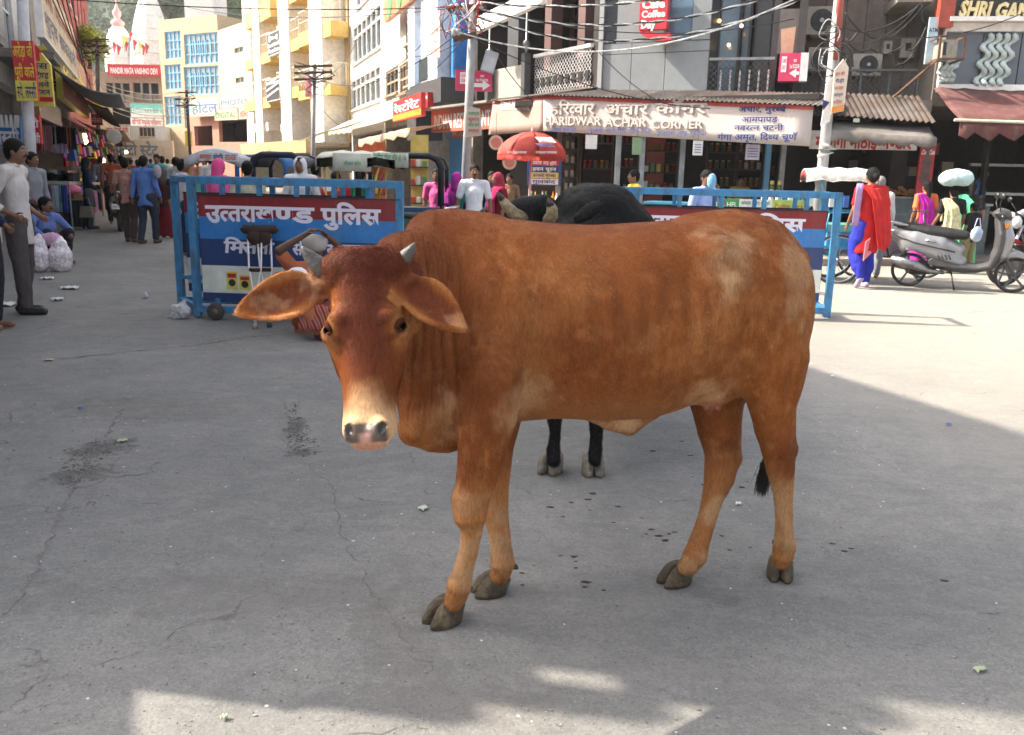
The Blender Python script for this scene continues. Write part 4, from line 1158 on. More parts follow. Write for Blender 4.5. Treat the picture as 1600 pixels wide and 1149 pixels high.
# recess with glass and lattice
be=thing('glass_bay','dark glazed recess behind a diamond mesh railing right of the grey front','building',Fe.P(Fe.L/2,0,-3))
LE=Fe.L;gxe=lambda px:Fe.uz(px,70)[0]
mb=Fe.mb();mb.box(0,LE,-5,-3.6,zs_,9.6);mb.box(gxe(1205),gxe(1216),-.5,-.1,zs_,9.6);mb.box(0,LE,-3.6,-.05,zs_-.25,zs_-.002);mb.box(LE-.15,LE,-3.6,0,zs_,9.6);mb.build('wall',M('recess_wall',(.05,.045,.045),rough=.8),be)
for a,b,m_,d_ in ((1104,1117,GLASS,-.7),(1119,1151,BGLASS,-.75),(1153,1168,BGLASS,-1.1),(1170,1203,M('warm_dark_glass',(.05,.022,.018),rough=.12,spec=.8),-1.6)):
 mb=Fe.mb();mb.box(gxe(a),gxe(b),d_-.05,d_,zs_+.05,9.5);mb.build('glass_panel',m_,be)
for a in (1102,1118,1152,1169,1204):
 mb=Fe.mb();mb.box(gxe(a)-.03,gxe(a)+.02,-.8,-.6,zs_+.002,9.5);mb.build('mullion',BLACKP,be)
zt_=rect(Fe,1150,95,1180,150)[3]
lattice(be,Fe,gxe(1111),gxe(1213),zs_+.02,zt_,.06,DLAT,.11,.010)
mb=Fe.mb();mb.box(gxe(1111),gxe(1213),.03,.10,zt_,zt_+.05);mb.build('handrail',STEEL,be)
for k in range(6):
 mb=Fe.mb();u=gxe(1128+k*15);mb.box(u,u+.03,-.1,-.07,zs_,zs_+.55);mb.build('baluster',WFR,be)
for k in range(3):
 mb=MB();mb.blob(Fe.P(gxe(1118+18*k),(4.4,3.95,4.3)[k],-.55),.035,10,6);mb.build('lamp_bulb',M('warm_bulb',(1.0,.55,.15),emit=3,var=0),be)
r=rect(Fe,1217,22,1248,84,-.05);s,r=board('picture_board','tall picture board with skin coloured shapes above the pink cafe arrow sign',Fe,1217,14,1248,84,paint('photo_brown',(.12,.10,.09)),d=-.05,thick=.05)
mb=Fe.mb();u0,u1,z0,z1=r;w=u1-u0;h=z1-z0
mb.hexa([(u0+w*.2,-.047,z0),(u0+w*.8,-.047,z0),(u0+w*.8,-.044,z0),(u0+w*.2,-.044,z0)],[(u0+w*.1,-.047,z0+h*.55),(u0+w*.85,-.047,z0+h*.6),(u0+w*.85,-.044,z0+h*.6),(u0+w*.1,-.044,z0+h*.55)])
mb.build('picture_shape',paint('photo_tan',(.50,.30,.20)),s)
# pink arrow light box
def cafe_arrow(label,F,px0,py0,px1,py1,d,arrow_dir,thick=.25,side=None):
 s,r=board('cafe_sign',label,F,px0,py0,px1,py1,paint('cafe_pink',(.60,.04,.12),rough=.35,damt=.1),d=d,thick=thick)
 u0,u1,z0,z1=r;w=u1-u0;h=z1-z0
 if side:
  mb=F.mb();mb.box(side[0](w,u0,u1)[0],side[0](w,u0,u1)[1],d-thick,d+.003,z0-.003,z1+.003);mb.build('white_side',WHS,s)
 a0,a1=(u0+w*.50,u0+w*.95) if arrow_dir>0 else (u0+w*.38,u0+w*.72)
 zc=z0+h*.28;T=F.fr(0,0,d+.004);mb=MB()
 if arrow_dir>0:P_=[(a0,zc-.03),(a1-.12,zc-.03),(a1-.12,zc-.08),(a1,zc),(a1-.12,zc+.08),(a1-.12,zc+.03),(a0,zc+.03)]
 else:P_=[(a1,zc-.03),(a0+.12,zc-.03),(a0+.12,zc-.08),(a0,zc),(a0+.12,zc+.08),(a0+.12,zc+.03),(a1,zc+.03)]
 mb.prism(P_,T,.004);mb.build('arrow',TXW,s)
 e0,e1=(u0+w*.12,u0+w*.36) if arrow_dir>0 else (u0+w*.08,u0+w*.26)
 mb=F.mb();mb.box(e0,e1,d,d+.004,z0+h*.32,z0+h*.88);mb.build('emblem',TXW,s)
 write('lettering','CAFE',F.fr((e0+e1)/2,z0+h*.66,d+.006),paint('cafe_pink',0),s,h=h*.2,w=(e1-e0)*.8,off=.03)
 write('lettering','DAY',F.fr((e0+e1)/2,z0+h*.42,d+.006),paint('cafe_pink',0),s,h=h*.2,w=(e1-e0)*.7,off=.03)
 mc_=(a0+a1)/2
 write('lettering','on',F.fr(mc_,z0+h*.68,d+.005),TXW,s,h=h*.2,w=w*.1,off=.03);write('lettering','1st FLOOR',F.fr(mc_,z0+h*.46,d+.005),TXW,s,h=h*.2,w=w*.34,off=.03)
 return s
cafe_arrow('pink cafe light box with a left pointing arrow at the end of the mesh railing',Fe,1217,83,1262,127,.35,-1,side=(lambda w,u0,u1:(u1-w*.26,u1+.004),))
# pickle shop: banner, tin roof edge, interior
Fn=Facade(pt(850,18.0),pt(1271,15.3))
Fn0=Facade(pt(766,20.2),pt(849.7,18.01))
zb0=rect(Fn,850,150,860,212)[2];zb1=rect(Fn,900,150,920,212)[3]
BAN=M('banner_cloth',(.62,.56,.525),rough=.6,var=.08,scale=1.5,dirt=(.52,.33,.28),dscale=.8,damt=.5,translucent=.1)
sp_=thing('shop_banner','long white and pink curved shop banner under the corrugated roof edge','banner',Fn.P(Fn.L/2,zb0,0))
def band(F,a,b,c,d_,name,m,d=0.0):
 """banner panel whose top and bottom edges slope in the plane of F: pixel corners"""
 (ua,za),(ub,zb),(uc,zc),(ud,zd)=[F.uz(*q,d) for q in (a,b,c,d_)]
 rows=[]
 for j in range(5):
  t=j/4;row=[]
  for i in range(17):
   q=i/16;u=(ua+(ub-ua)*q)*(1-t)+(ud+(uc-ud)*q)*t;z=(za+(zb-za)*q)*(1-t)+(zd+(zc-zd)*q)*t
   row.append(F.P(u,z,d+rnd.uniform(-.004,.004)))
  rows.append(row)
 mb=MB();mb.sheet(rows,.03);return mb.build(name,m,sp_,smooth=True)
band(Fn,(850,150),(1271,166),(1266,229),(850,205),'main_panel',BAN)
band(Fn0,(772,159),(849.5,150),(849.5,205),(765,211),'side_panel',M('banner_cloth_pink',(.46,.31,.265),rough=.6,var=.12,scale=1.5,translucent=.12))
band(Fn,(850,150),(1271,166),(1270,172),(850,155),'red_edge',M('banner_red',(.50,.07,.06),rough=.6,var=.3),d=.012)
band(Fn0,(772,159),(849.5,150),(849.5,154),(771,163),'red_edge',M('banner_red',0),d=.012)
def ban_text(txt,px0,px1,pyb,hpx,mat,depth=0.0,off=.02,F=Fn,shear=0.0,name='lettering'):
 a=F.uz(px0,pyb,.03);b=F.uz(px1,pyb+(0),.03)
 k=math.hypot(b[0]-a[0],b[1]-a[1])/(px1-px0)
 ang=math.atan2(b[1]-a[1],b[0]-a[0])
 T=F.fr((a[0]+b[0])/2,(a[1]+b[1])/2,.045) @ Matrix.Rotation(ang,4,'Z')
 return write(name,txt,T,mat,sp_,h=hpx*k/.78,w=b[0]-a[0],off=off,depth=depth,shear=shear)
EMB=paint('raised_letter_cream',(.57,.50,.46),rough=.5,damt=.2)
SHD=M('painted_letter_shade',(.47,.40,.37),rough=.6)  # shade of the raised letters, painted as a colour
for (tx,x0,x1,yb,hp) in (('हरिद्वार'.replace('रि','िर').replace('द्व','द~व'),860,930,179,17),('अचार',945,1014,179,17),('कॉनर',1024,1104,177,17),('HARIDWAR',852,940,196,13),('ACHAR',945,1011,198,13),('CORNER',1019,1099,201,13)):
 ban_text(tx,x0,x1,yb,hp,EMB,depth=.018,off=.02)
 ban_text(tx,x0+1.0,x1+1.0,yb+1.0,hp,SHD,off=.025,name='painted_letter_shadow').location.y+=.0  # flat darker copy, set off down and right, paints the letters' shade
ban_text('SONA MURABBE',783,828,172,7,TXW,F=Fn0,off=.02)
SM=M('letter_dull_blue',(.10,.12,.30),rough=.5)
for tx,x0,x1,yb in (('केसर मसाला',862,900,207),('असली जलजीरा फोन 552',918,1018,208),('उजाला आई ड्रॉप्स'.replace('प्स','प~स'),1026,1104,212)):ban_text(tx,x0,x1,yb,7,SM,off=.01)
for tx,x0,x1,yb,h_ in (('अचार, मुरब्बे'.replace('ब्बे','ब~बे'),1154,1228,175,9),('आमपापड़',1159,1215,191,9),('नवरत्न चटनी'.replace('त्न','त~न'),1147,1224,204,9),('गंगा अमृत, दिव्य चूर्ण'.replace('दि','िद').replace('व्य','व~य').replace('र्ण','णॅ'),1121,1246,219,10)):ban_text(tx,x0,x1,yb,h_,TXB,off=.018)
# corrugated tin roof over the banner
TIN=M('weathered_tin',(.30,.27,.24),rough=.5,metal=.4,var=.25,dirt=(.20,.11,.06),dscale=3,damt=.8)
def tin_roof(name,label,F,top,bot,m=TIN,per=.085,amp=.016,cat='tin roof',parent=None):
 """corrugated sheet from the line top=((u,z,d),(u,z,d)) down to bot"""
 (a,b),(c,e)=top,bot
 n=int(abs(b[0]-a[0])/per*4);rows=[]
 for j in range(3):
  t=j/2;row=[]
  for i in range(n+1):
   q=i/n;p0=Vector((a[0]+(b[0]-a[0])*q,a[2]+(b[2]-a[2])*q,a[1]+(b[1]-a[1])*q));p1=Vector((c[0]+(e[0]-c[0])*q,c[2]+(e[2]-c[2])*q,c[1]+(e[1]-c[1])*q))
   p=p0.lerp(p1,t);p.z+=amp*math.sin(i*PI/2+.4)+rnd.uniform(-.003,.003);row.append(F.T @ p)
  rows.append(row)
 mb=MB();mb.sheet(rows,-.004);return mb.build(name,m,parent,smooth=False,label=label,cat=cat)
(u0,z0),(u1,z1)=Fn.uz(846,149,.1),Fn.uz(1285,166.5,.1)
tin_roof('tin_roof','corrugated tin roof edge running over the long shop banner',Fn,((u0,z0+.28,-1.4),(u1,z1+.30,-1.0)),((u0,z0+.02,.12),(u1,z1+.02,.12)))
(u0,z0),(u1,z1)=Fn0.uz(768,158,.1),Fn0.uz(849,149,.1)
tin_roof('tin_roof','short corrugated tin sheet over the bent left end of the banner',Fn0,((u0,z0+.25,-1.4),(u1,z1+.28,-1.4)),((u0,z0+.02,.12),(u1+.1,z1+.02,.12)))
# shop interior
FI=Facade(pt(880,19.9),pt(1300,18.6))
sh=thing('pickle_shop','open fronted pickle shop with dark shelves full of jars below the banner','shop',FI.P(FI.L/2,0,0))
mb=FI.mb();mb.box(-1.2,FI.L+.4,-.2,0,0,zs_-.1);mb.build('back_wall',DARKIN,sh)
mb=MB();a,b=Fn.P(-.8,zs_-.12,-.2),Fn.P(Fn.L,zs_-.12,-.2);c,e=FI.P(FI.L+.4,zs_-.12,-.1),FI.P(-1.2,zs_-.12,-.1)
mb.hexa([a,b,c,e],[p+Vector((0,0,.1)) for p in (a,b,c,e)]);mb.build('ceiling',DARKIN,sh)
for px in (963,1000,1062,1195,1218):
 a=G(px,378);mb=MB();y=17.2;p=at(px,300,y);mb.box(p.x-.05,p.x+.05,y-.05,y+.05,0,zs_-.13);mb.build('post',STEEL if px != 1195 else BLUEF,sh)
WOODD=M('dark_shelf_wood',(.055,.030,.018),rough=.6,var=.3)
JM=[M('jar_red_pickle',(.22,.03,.015),rough=.25,var=.4,scale=20),M('jar_amber',(.30,.13,.03),rough=.25,var=.4,scale=20),M('jar_white_label',(.55,.50,.44),rough=.5,var=.3,scale=30),M('jar_green',(.05,.10,.03),rough=.3,var=.4)]
LIDM=[M('lid_red',(.45,.03,.02),rough=.4),M('lid_gold',(.50,.35,.08),rough=.35),M('lid_white',(.6,.6,.58),rough=.5)]
def jar(p,r,h,jm,lm,name='jar',label=None,group=None,lod=True):
 t=thing(name,label,'jar',p,0,group)
 mb=MB();mb.lathe([(r*.9,0),(r,r*.2),(r,h*.72),(r*.7,h*.84)],p,8);mb.build('glass',jm,t,smooth=True)
 mb=MB();mb.lathe([(r*.75,h*.845),(r*.78,h),(r*.3,h*1.01)],p,8);mb.build('lid',lm,t)
 return t
jars={}
def put_jars(F,u0,u1,z,d,step,kinds,label,group,h=.17,r=.045,jitter=.01,lim=99):
 n=int((u1-u0)/step)
 for i in range(min(n,lim)):
  k=rnd.choice(kinds);u=u0+step*(i+.5)+rnd.uniform(-jitter,jitter);p=F.P(u,z,d)
  key=(k,h,r)
  if key not in jars:jars[key]=jar(p,r,h,JM[k[0]],LIDM[k[1]],label=label,group=group)
  else:
   c=copy_tree(jars[key],loc=p,rz=rnd.uniform(0,6),label=label);c['group']=group
   jars[key+('n',)]=1
njar=0
for (pa,pb,zs_l,kinds,lab) in (
 (884,905,(1.05,1.35,1.65,1.95,2.25),[(2,0),(2,2)],'pale labelled bottle in the narrow left shelf of the pickle shop'),
 (912,958,(1.0,1.55,2.1),[(0,0),(1,1),(3,0)],'dark jar on the wide shelf behind the black cow'),
 (966,998,(1.05,1.6,2.1),[(0,0),(0,1)],'red pickle jar on the middle shelf of the pickle shop'),
 (1012,1058,(1.1,1.5,1.95),[(1,0),(0,0)],'jar on the shelf behind the man in the pale blue shirt'),
 (1106,1150,(1.25,1.6,1.95,2.3),[(2,0),(3,1),(1,2)],'small jar on the upper shelf right of the blue shirted man'),
 (1152,1190,(1.25,1.6,1.95,2.3),[(2,0),(1,1)],'small jar on the shelf left of the blue post'),
 (1194,1214,(1.5,2.0),[(0,0),(2,2)],'tall jar on the right end shelf of the pickle shop')):
 u0,u1=FI.uz(pa,250)[0],FI.uz(pb,250)[0]
 sf=thing('shelf_unit','open wooden shelf rack holding '+{884:'pale bottles at the left end',912:'dark mixed jars',966:'red jars in the middle',1012:'amber jars',1106:'four rows of small jars',1152:'jars beside the blue post',1194:'a few tall jars at the right end'}[pa],'shelf',FI.P((u0+u1)/2,0,.2),0,'shelf racks in the pickle shop')
 mb=FI.mb();mb.box(u0-.04,u0,.003,.32,.0,2.75);mb.box(u1,u1+.04,.003,.32,.0,2.75);mb.build('side_panel',WOODD,sf)
 for z in zs_l:
  mb=FI.mb();mb.box(u0+.002,u1-.002,.003,.32,z-.03,z);mb.build('shelf',WOODD,sf)
  put_jars(FI,u0,u1,z,.22,.125,kinds,lab+', '+['bottom shelf','second shelf up','third shelf up','fourth shelf up','fifth shelf up'][zs_l.index(z)],'jars and bottles on the pickle shop shelves')
# front counters of the pickle shop, with crates of goods
FC=Facade(pt(800,17.6),pt(1275,15.4))
def counter(name,label,F,pa,pb,ztop,depth,m_top,m_front,cat='counter'):
 u0,u1=F.uz(pa,290)[0],F.uz(pb,290)[0]
 t=thing(name,label,cat,F.P((u0+u1)/2,0,0));mb=F.mb();mb.box(u0,u1,-depth,0,0,ztop-.04);mb.build('body',m_front,t)
 mb=F.mb();mb.box(u0-.03,u1+.03,-depth-.03,.05,ztop-.038,ztop);mb.build('top',m_top,t);return t,u0,u1
TEAL=paint('counter_blue',(.05,.22,.34))
counter('counter','long blue grey shop counter under the shelves, behind the railing',FC,1010,1180,.95,.6,TEAL,TEAL)
t,u0,u1=counter('counter','shop counter piled with packets at the right end of the pickle shop',FC,1182,1262,.95,.7,paint('counter_white',(.45,.45,.45)),TEAL)
put_jars(FC,FC.uz(1185,280)[0],FC.uz(1225,280)[0],.96,-.25,.13,[(2,0),(3,1),(1,2),(2,2)],'bottle standing on the right counter of the pickle shop','bottles on the right counter',h=.26,r=.05,jitter=.03)
put_jars(FC,FC.uz(1195,280)[0],FC.uz(1225,280)[0],.96,-.5,.12,[(2,2),(3,1)],'tall white bottle at the back of the right counter','bottles on the right counter',h=.42,r=.05,jitter=.03)
for k in range(10):
 u=FC.uz(1226,285)[0]+k*.115;mb=MB();mb.box(-.045,.045,-.03,.03,0,.20);p=FC.P(u,.96,-.12);mb.v=[(v[0]+p.x,v[1]+p.y,v[2]+p.z) for v in mb.v]
 mb.build('packet',paint(*[('packet_blue',(.04,.12,.40)),('packet_white',(.65,.65,.62)),('packet_teal',(.05,.30,.34))][k % 3]),label='upright packet in the row on the right counter by the pole',cat='packet',group='packets in a row on the counter')
t,u0,u1=counter('display_table','display table of orange and yellow goods under the red umbrella',FC,806,905,.80,.8,paint('orange_cloth',(.55,.20,.05)),paint('table_front',(.20,.10,.06)))
# bottles and fruit heaps on it
for k in range(9):
 p=FC.P(u0+.15+k*.115,.81,-.5+.1*(k % 2));q=('b',k % 3)
 if q not in jars:
  tt=thing('bottle','small drink bottle standing on the display table by the umbrella pole','bottle',p,0,'drink bottles on the display table')
  mb=MB();mb.lathe([(.032,0),(.034,.02),(.034,.15),(.012,.20),(.012,.235)],p,8);mb.build('glass',M(*[('drink_green',(.03,.25,.06)),('drink_orange',(.60,.22,.02)),('drink_white',(.55,.6,.6))][k % 3],rough=.2),tt,smooth=True)
  mb=MB();mb.lathe([(.016,.236),(.016,.26)],p,8);mb.build('cap',LIDM[0],tt);jars[q]=tt
 else:copy_tree(jars[q],loc=p)
def fruit_heap(name,label,c,rx,ry,n,r,mat,group,h=.16,cat='fruit',real=True,el=1.0):
 proto=None
 for k in range(n):
  a,q=rnd.uniform(0,2*PI),math.sqrt(rnd.random());x,y=rx*q*math.cos(a),ry*q*math.sin(a);z=r*.7+h*(1-q)*rnd.uniform(.6,1)
  p=c+Vector((x,y,z))
  if proto is None:
   mb=MB();mb.blob(p,(r*el,r,r),8,6,.05);proto=mb.build(name,mat,smooth=True,label=label,cat=cat,group=group,origin=tuple(p))
  else:
   o=proto.copy();COL.objects.link(o);o.location=p;o.rotation_euler=(rnd.random()*3,rnd.random()*3,rnd.random()*3);s_=rnd.uniform(.85,1.1);o.scale=(s_,s_,s_)
YF=M('fruit_yellow',(.60,.42,.03),rough=.4,var=.3);GF=M('fruit_green',(.20,.30,.04),rough=.4,var=.3);OF=M('fruit_orange',(.60,.20,.02),rough=.5,var=.3)
fruit_heap('mango','yellow mango in the heap nearest the umbrella pole',at(822,330,15.4),.42,.2,34,.05,YF,'yellow mangoes on the handcart',el=1.35)
fruit_heap('guava','green guava in the heap beside the mangoes',at(800,333,15.4),.22,.2,18,.045,GF,'green guavas on the handcart')
fruit_heap('orange_packet','orange sweet in the heap spread along the display table',FC.P(u0+1.7,.81,-.35),.5,.2,34,.05,OF,'orange sweets on the display table',h=.1,cat='sweet')
c=at(818,345,15.4);tt=thing('fruit_cart','low wooden handcart heaped with fruit under the red umbrella','cart',(c.x,15.4,0))
mb=MB();zc_=at(815,334,15.4).z-.01;mb.box(c.x-.85,c.x+.55,15.1,15.75,zc_-.06,zc_);mb.build('tray',WOODD,tt)
for dx in (-.75,.45):
 for dy in (15.15,15.7):mb=MB();mb.bar((c.x+dx,dy,0),(c.x+dx,dy,zc_-.06),.05);mb.build('leg',WOODD,tt)
# hanging papers and cards under the banner
for k,(px0,py0,px1,py1,m_,tx) in enumerate([(915,211,933,233,WHS,''),(988,215,1002,242,paint('poster_green',(.20,.32,.18)),''),(1083,220,1098,243,WHS,'SALE'),(1165,226,1187,250,paint('card_lilac',(.60,.54,.66)),'552')]):
 s,F,r=cross_sign('hanging_card',['blank white card hanging left of centre under the banner','greenish printed poster hanging in the shop opening','small white card hanging behind the polo shirted man','lilac printed card hanging from the right end of the banner'][k],px0,py0,px1,py1,16.2,m_,thick=.012,cat='card')
 if k != 1:
  if k:
   for q in range(4):strip_on(s,F,r,.25+q*.17,.31+q*.17,SM,d=0,fx0=.15,fx1=.85,name='print_line')
 mb=MB();p=F.P((r[0]+r[1])/2,r[3],-.006);mb.tube([p,p+Vector((0,0,.25))],.004,4);mb.build('string',CABLE,s)
# round tags
for px,py in ((775,223),(796,254)):
 p=at(px,py,15.5);s=thing('round_sign','small round pink and cream tag hanging %s the umbrella' % ('upper left of' if px==775 else 'just under the left rim of'),'sign',p)
 mb=MB();mb.lathe([(.125,0),(.125,.015),(0,.015)],p,18,(0,-1,0));mb.build('disc',paint('tag_cream',(.62,.52,.36)),s)
 mb=MB();mb.lathe([(.085,.017),(.085,.019),(0,.019)],p,18,(0,-1,0));mb.build('disc_centre',paint('tag_pink',(.55,.22,.18)),s)
 mb=MB();mb.tube([p,p+Vector((0,0,.5))],.005,4);mb.build('string',CABLE,s)
# painted menu board behind the umbrella
s,F,r=cross_sign('price_board','tall board of coloured painted rows standing behind the umbrella pole',824,238,877,290,18.2,paint('board_blue',(.02,.08,.26)))
for i,(m_,tx) in enumerate(((WHS,'आम पापड़'),(REDS,'उजाला आई ड्रॉप'),(paint('row_navy',(.02,.03,.16)),'हवन चूरन'),(YELS,'आंवला मुरब्बा'.replace('ब्ब','ब~ब')),(WHS,'गुलकंद'))):
 strip_on(s,F,r,.04+i*.19,.21+i*.19,m_,d=0,fx0=.08,fx1=.92);cs_text(s,F,r,tx,.06+i*.19,.18+i*.19,TXW if i in (1,2) else TXB,fx0=.15,fx1=.85).location.y -= .006
# ------------------------------------------------------------------ air conditioner wall
bf=thing('service_wall_building','shaded brown grey building wall carrying old air conditioners and cables','building',Ff.P(Ff.L/2,0,-3))
LFf=Ff.L;gf=lambda px:Ff.uz(px,80)[0]
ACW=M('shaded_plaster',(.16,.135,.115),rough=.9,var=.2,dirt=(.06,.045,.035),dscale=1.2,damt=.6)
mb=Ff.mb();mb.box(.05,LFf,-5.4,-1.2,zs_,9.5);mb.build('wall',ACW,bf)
mb=Ff.mb()
for k in range(9):u=gf(1262)+k*.38;mb.box(u,u+.02,-1.198,-1.185,zs_,9.4)
mb.build('wall_joint',M('joint_dark',(.05,.04,.035)),bf)
mb=Ff.mb();mb.box(.05,LFf,-1.19,.0,zs_-.22,zs_-.001);mb.build('slab',CONC,bf);mb=Ff.mb();mb.box(gf(1392),gf(1446),-1.19,.1,rect(Ff,1400,-8,1440,5)[2],rect(Ff,1400,-8,1440,5)[2]+.15);mb.build('slab',CONC,bf)
lattice(bf,Ff,gf(1258),gf(1438),zs_+.02,rect(Ff,1300,112,1320,150)[3],.0,DLAT,.12,.012)
mb=Ff.mb();zr_=rect(Ff,1300,112,1320,150)[3];mb.box(gf(1258),gf(1438),-.03,.04,zr_,zr_+.04)
for k in range(5):u=gf(1258+k*45);mb.box(u,u+.04,-.03,.01,zs_,zr_)
mb.build('railing_frame',DGREY,bf)
ACM=M('aged_ac_casing',(.34,.31,.26),rough=.6,var=.15,dirt=(.12,.09,.06),dscale=6,damt=.8)
def ac_unit(label,px0,py0,px1,py1,d=-.75):
 r=rect(Ff,px0,py0,px1,py1,d);u0,u1,z0,z1=r
 t=thing('air_conditioner',label,'air conditioner',Ff.P((u0+u1)/2,z0,d),0,'outdoor air conditioner units')
 mb=Ff.mb();mb.box(u0,u1,d-.3,d,z0,z1);mb.build('casing',ACM,t)
 c=Ff.P(u0+(u1-u0)*.55,(z0+z1)/2,d);R=min(u1-u0,z1-z0)*.42
 mb=MB();mb.lathe([(R,.002),(R,.012),(0,.012)],c,24,Ff.n);mb.build('fan_opening',BLACKP,t)
 mb=MB()
 for k in range(1,6):mb.lathe([(R*k/6+.006,.02),(R*k/6+.006,.026),(R*k/6-.006,.026),(R*k/6-.006,.02)],c,20,Ff.n)
 for k in range(8):
  a=k*PI/8;v=Ff.u*math.cos(a)+Vector((0,0,1))*math.sin(a);mb.bar(c+v*R+Ff.n*.03,c-v*R+Ff.n*.03,.006,.006)
 mb.build('fan_guard',DGREY,t)
 mb=MB();mb.lathe([(R*.2,.03),(R*.2,.04),(0,.042)],c,12,Ff.n);mb.build('hub',M('hub_grey',(.45,.45,.42)),t)
 mb=Ff.mb();
 for u in (u0+.08,u1-.12):mb.box(u,u+.04,-1.19,d+.02,z0-.05,z0-.002)
 mb.build('bracket',RUST,t)
ac_unit('large top air conditioner unit with a black round fan, left of the right pole',1261,10,1303,54)
ac_unit('air conditioner unit half hidden behind the pink cafe arrow sign',1262,74,1300,112)
ac_unit('air conditioner unit behind the mesh railing right of the right pole',1332,84,1378,118)
for lab,q in (('small pale meter box on the service wall',(1381,64,1394,84)),('larger rusty meter box right on the service wall',(1408,60,1430,90))):
 r=rect(Ff,*q,-1.0);t=thing('meter_box',lab,'meter box',Ff.P(r[0],r[2],-1));mb=Ff.mb();mb.box(r[0],r[1],-1.18,-1.0,r[2],r[3]);mb.build('case',ACM,t)
 mb=Ff.mb();w=r[1]-r[0];h=r[3]-r[2];mb.box(r[0]+w*.3,r[0]+w*.7,-.998,-.99,r[2]+h*.35,r[2]+h*.75);mb.build('window',BLACKP,t)
# cable runs on that wall
def cable(name,label,pts,r=.012,sag=.3,seg=14,mat=None,n=5,wob=0.0):
 out=[]
 for a,b in zip(pts,pts[1:]):
  a,b=Vector(a),Vector(b)
  for i in range(seg+(1 if b is Vector(pts[-1]) else 0)):
   t=i/seg;p=a.lerp(b,t);p.z -= sag*4*t*(1-t)+rnd.uniform(-wob,wob);out.append(p)
 out.append(Vector(pts[-1]))
 mb=MB();mb.tube(out,r,n);return mb.build(name,mat or CABLE,smooth=True,label=label,cat='cable')
for k,(a,b,c) in enumerate((((1320,20),(1380,60),(1445,5)),((1322,60),(1360,75),(1412,70)),((1394,84),(1405,100),(1440,60)),((1300,70),(1340,50),(1436,8)),((1440,0),(1448,40),(1420,78)))):
 cable('cable','black cable looping over the service wall',[at(*q,16.0-.0) for q in (a,b,c)],.014,.12,wob=.01)['group']='cables on the service wall'
# rusted tin awnings below
(ua,za),(ub,zb)=Ff.uz(1262,143,.1),Ff.uz(1436,150,.1);(uc,zc),(ue,ze)=Ff.uz(1296,178,1.3),Ff.uz(1462,192,1.3)
tin_roof('tin_roof','rusty brown corrugated tin awning right of the pole',Ff,((ua,za,0.05),(ub,zb,.05)),((uc-.2,zc,1.3),(ue,ze,1.3)),M('rusty_tin',(.06,.040,.030),rough=.7,metal=.1,var=.5,scale=2,dirt=(.11,.11,.115),dscale=1.2,damt=.7),.10,.018)
(ua,za),(ub,zb)=Ff.uz(1296,190,.9),Ff.uz(1450,200,.9);(uc,zc),(ue,ze)=Ff.uz(1290,205,1.7),Ff.uz(1464,218,1.7)
GCL=cloth('dusty_grey_canvas',(.14,.125,.115),dirt=(.26,.24,.22),dscale=3,damt=.5)
awning('awning','drooping dusty grey canvas awning under the rusty tin',Ff,((ua,za,1.0),(ub,zb,1.0)),((uc,zc,1.7),(ue,ze,1.7)),GCL,.04,scal=.14)
s,r=board('shop_sign','white board with large red lettering half hidden under the grey canvas',Ff,1266,205,1434,234,WHS,d=.75,thick=.08)
line_on(s,Ff,r,'मनगंगा मिठाई भण्डार'.replace('ण्ड','ण~ड'),.22,.92,TXR,d=.75,off=.035)
# sweet shop room
ms=thing('sweet_shop','open sweet shop with dark interior below the red lettered board','shop',Ff.P(LFf/2,0,-2))
mb=Ff.mb();mb.box(.1,LFf-.1,-3.2,-3.0,0,zs_-.23);mb.box(LFf-.62,LFf-.35,-3,.2,0,zs_-.23);mb.box(-.2,.1,-3,-.8,0,zs_-.23);mb.build('wall',DARKIN,ms)
for z in (1.5,1.95):
 mb=Ff.mb();mb.box(.5,LFf-.8,-2.99,-2.6,z,z+.04);mb.build('shelf',WOODD,ms)
for k in range(9):
 mb=Ff.mb();u=.7+k*.32;h=.18+.12*((k*7) % 3)/2;z=1.991 if k % 2 else 1.541;mb.box(u,u+.22,-2.9,-2.65,z,z+h)
 mb.build('carton',paint(*[('carton_tan',(.40,.26,.14)),('carton_red',(.35,.05,.03)),('carton_cream',(.5,.42,.3))][k % 3]),label='carton on the back shelves of the sweet shop',cat='carton',group='cartons in the sweet shop')
GL2=M('case_glass',(.20,.26,.28),rough=.1,spec=.8,alpha=.45)
t=thing('sweets_case','glass sweets case with trays of brown snacks heaped on top','display case',Ff.P(gf(1400),0,.6))
u0,u1=Ff.uz(1362,300,.6)[0],Ff.uz(1440,300,.6)[0]
mb=Ff.mb();mb.box(u0,u1,.0,.6,0,.55);mb.box(u0,u1,.0,.6,1.12,1.15);mb.box(u0,u0+.04,.56,.6,.55,1.12);mb.box(u1-.04,u1,.56,.6,.55,1.12);mb.box(u0+.04,u1-.04,.02,.58,.82,.84);mb.build('frame',STEEL,t)
mb=Ff.mb();mb.box(u0+.04,u1-.04,.585,.592,.55,1.12);mb.build('pane',GL2,t)
for (px,n,rx) in ((1384,34,.20),(1408,26,.16),(1426,26,.16)):
 fruit_heap('samosa','fried brown snack heaped on top of the glass sweets case',Ff.P(Ff.uz(px,290,.3)[0],1.16,.3),rx,.15,n,.035,M('fried_brown',(.36,.18,.05),rough=.7,var=.4),'fried snacks on the sweets case',h=.16,cat='snack')
s,r=board('drink_sign','tall red cola banner with white script and a bottle picture beside the dark doorway',Ff,1434,228,1457,318,paint('cola_red',(.45,.02,.03),damt=.4),d=.75,thick=.12)
line_on(s,Ff,r,'Coca-Cola',.06,.15,TXW,d=.75,off=.03,shear=.25)
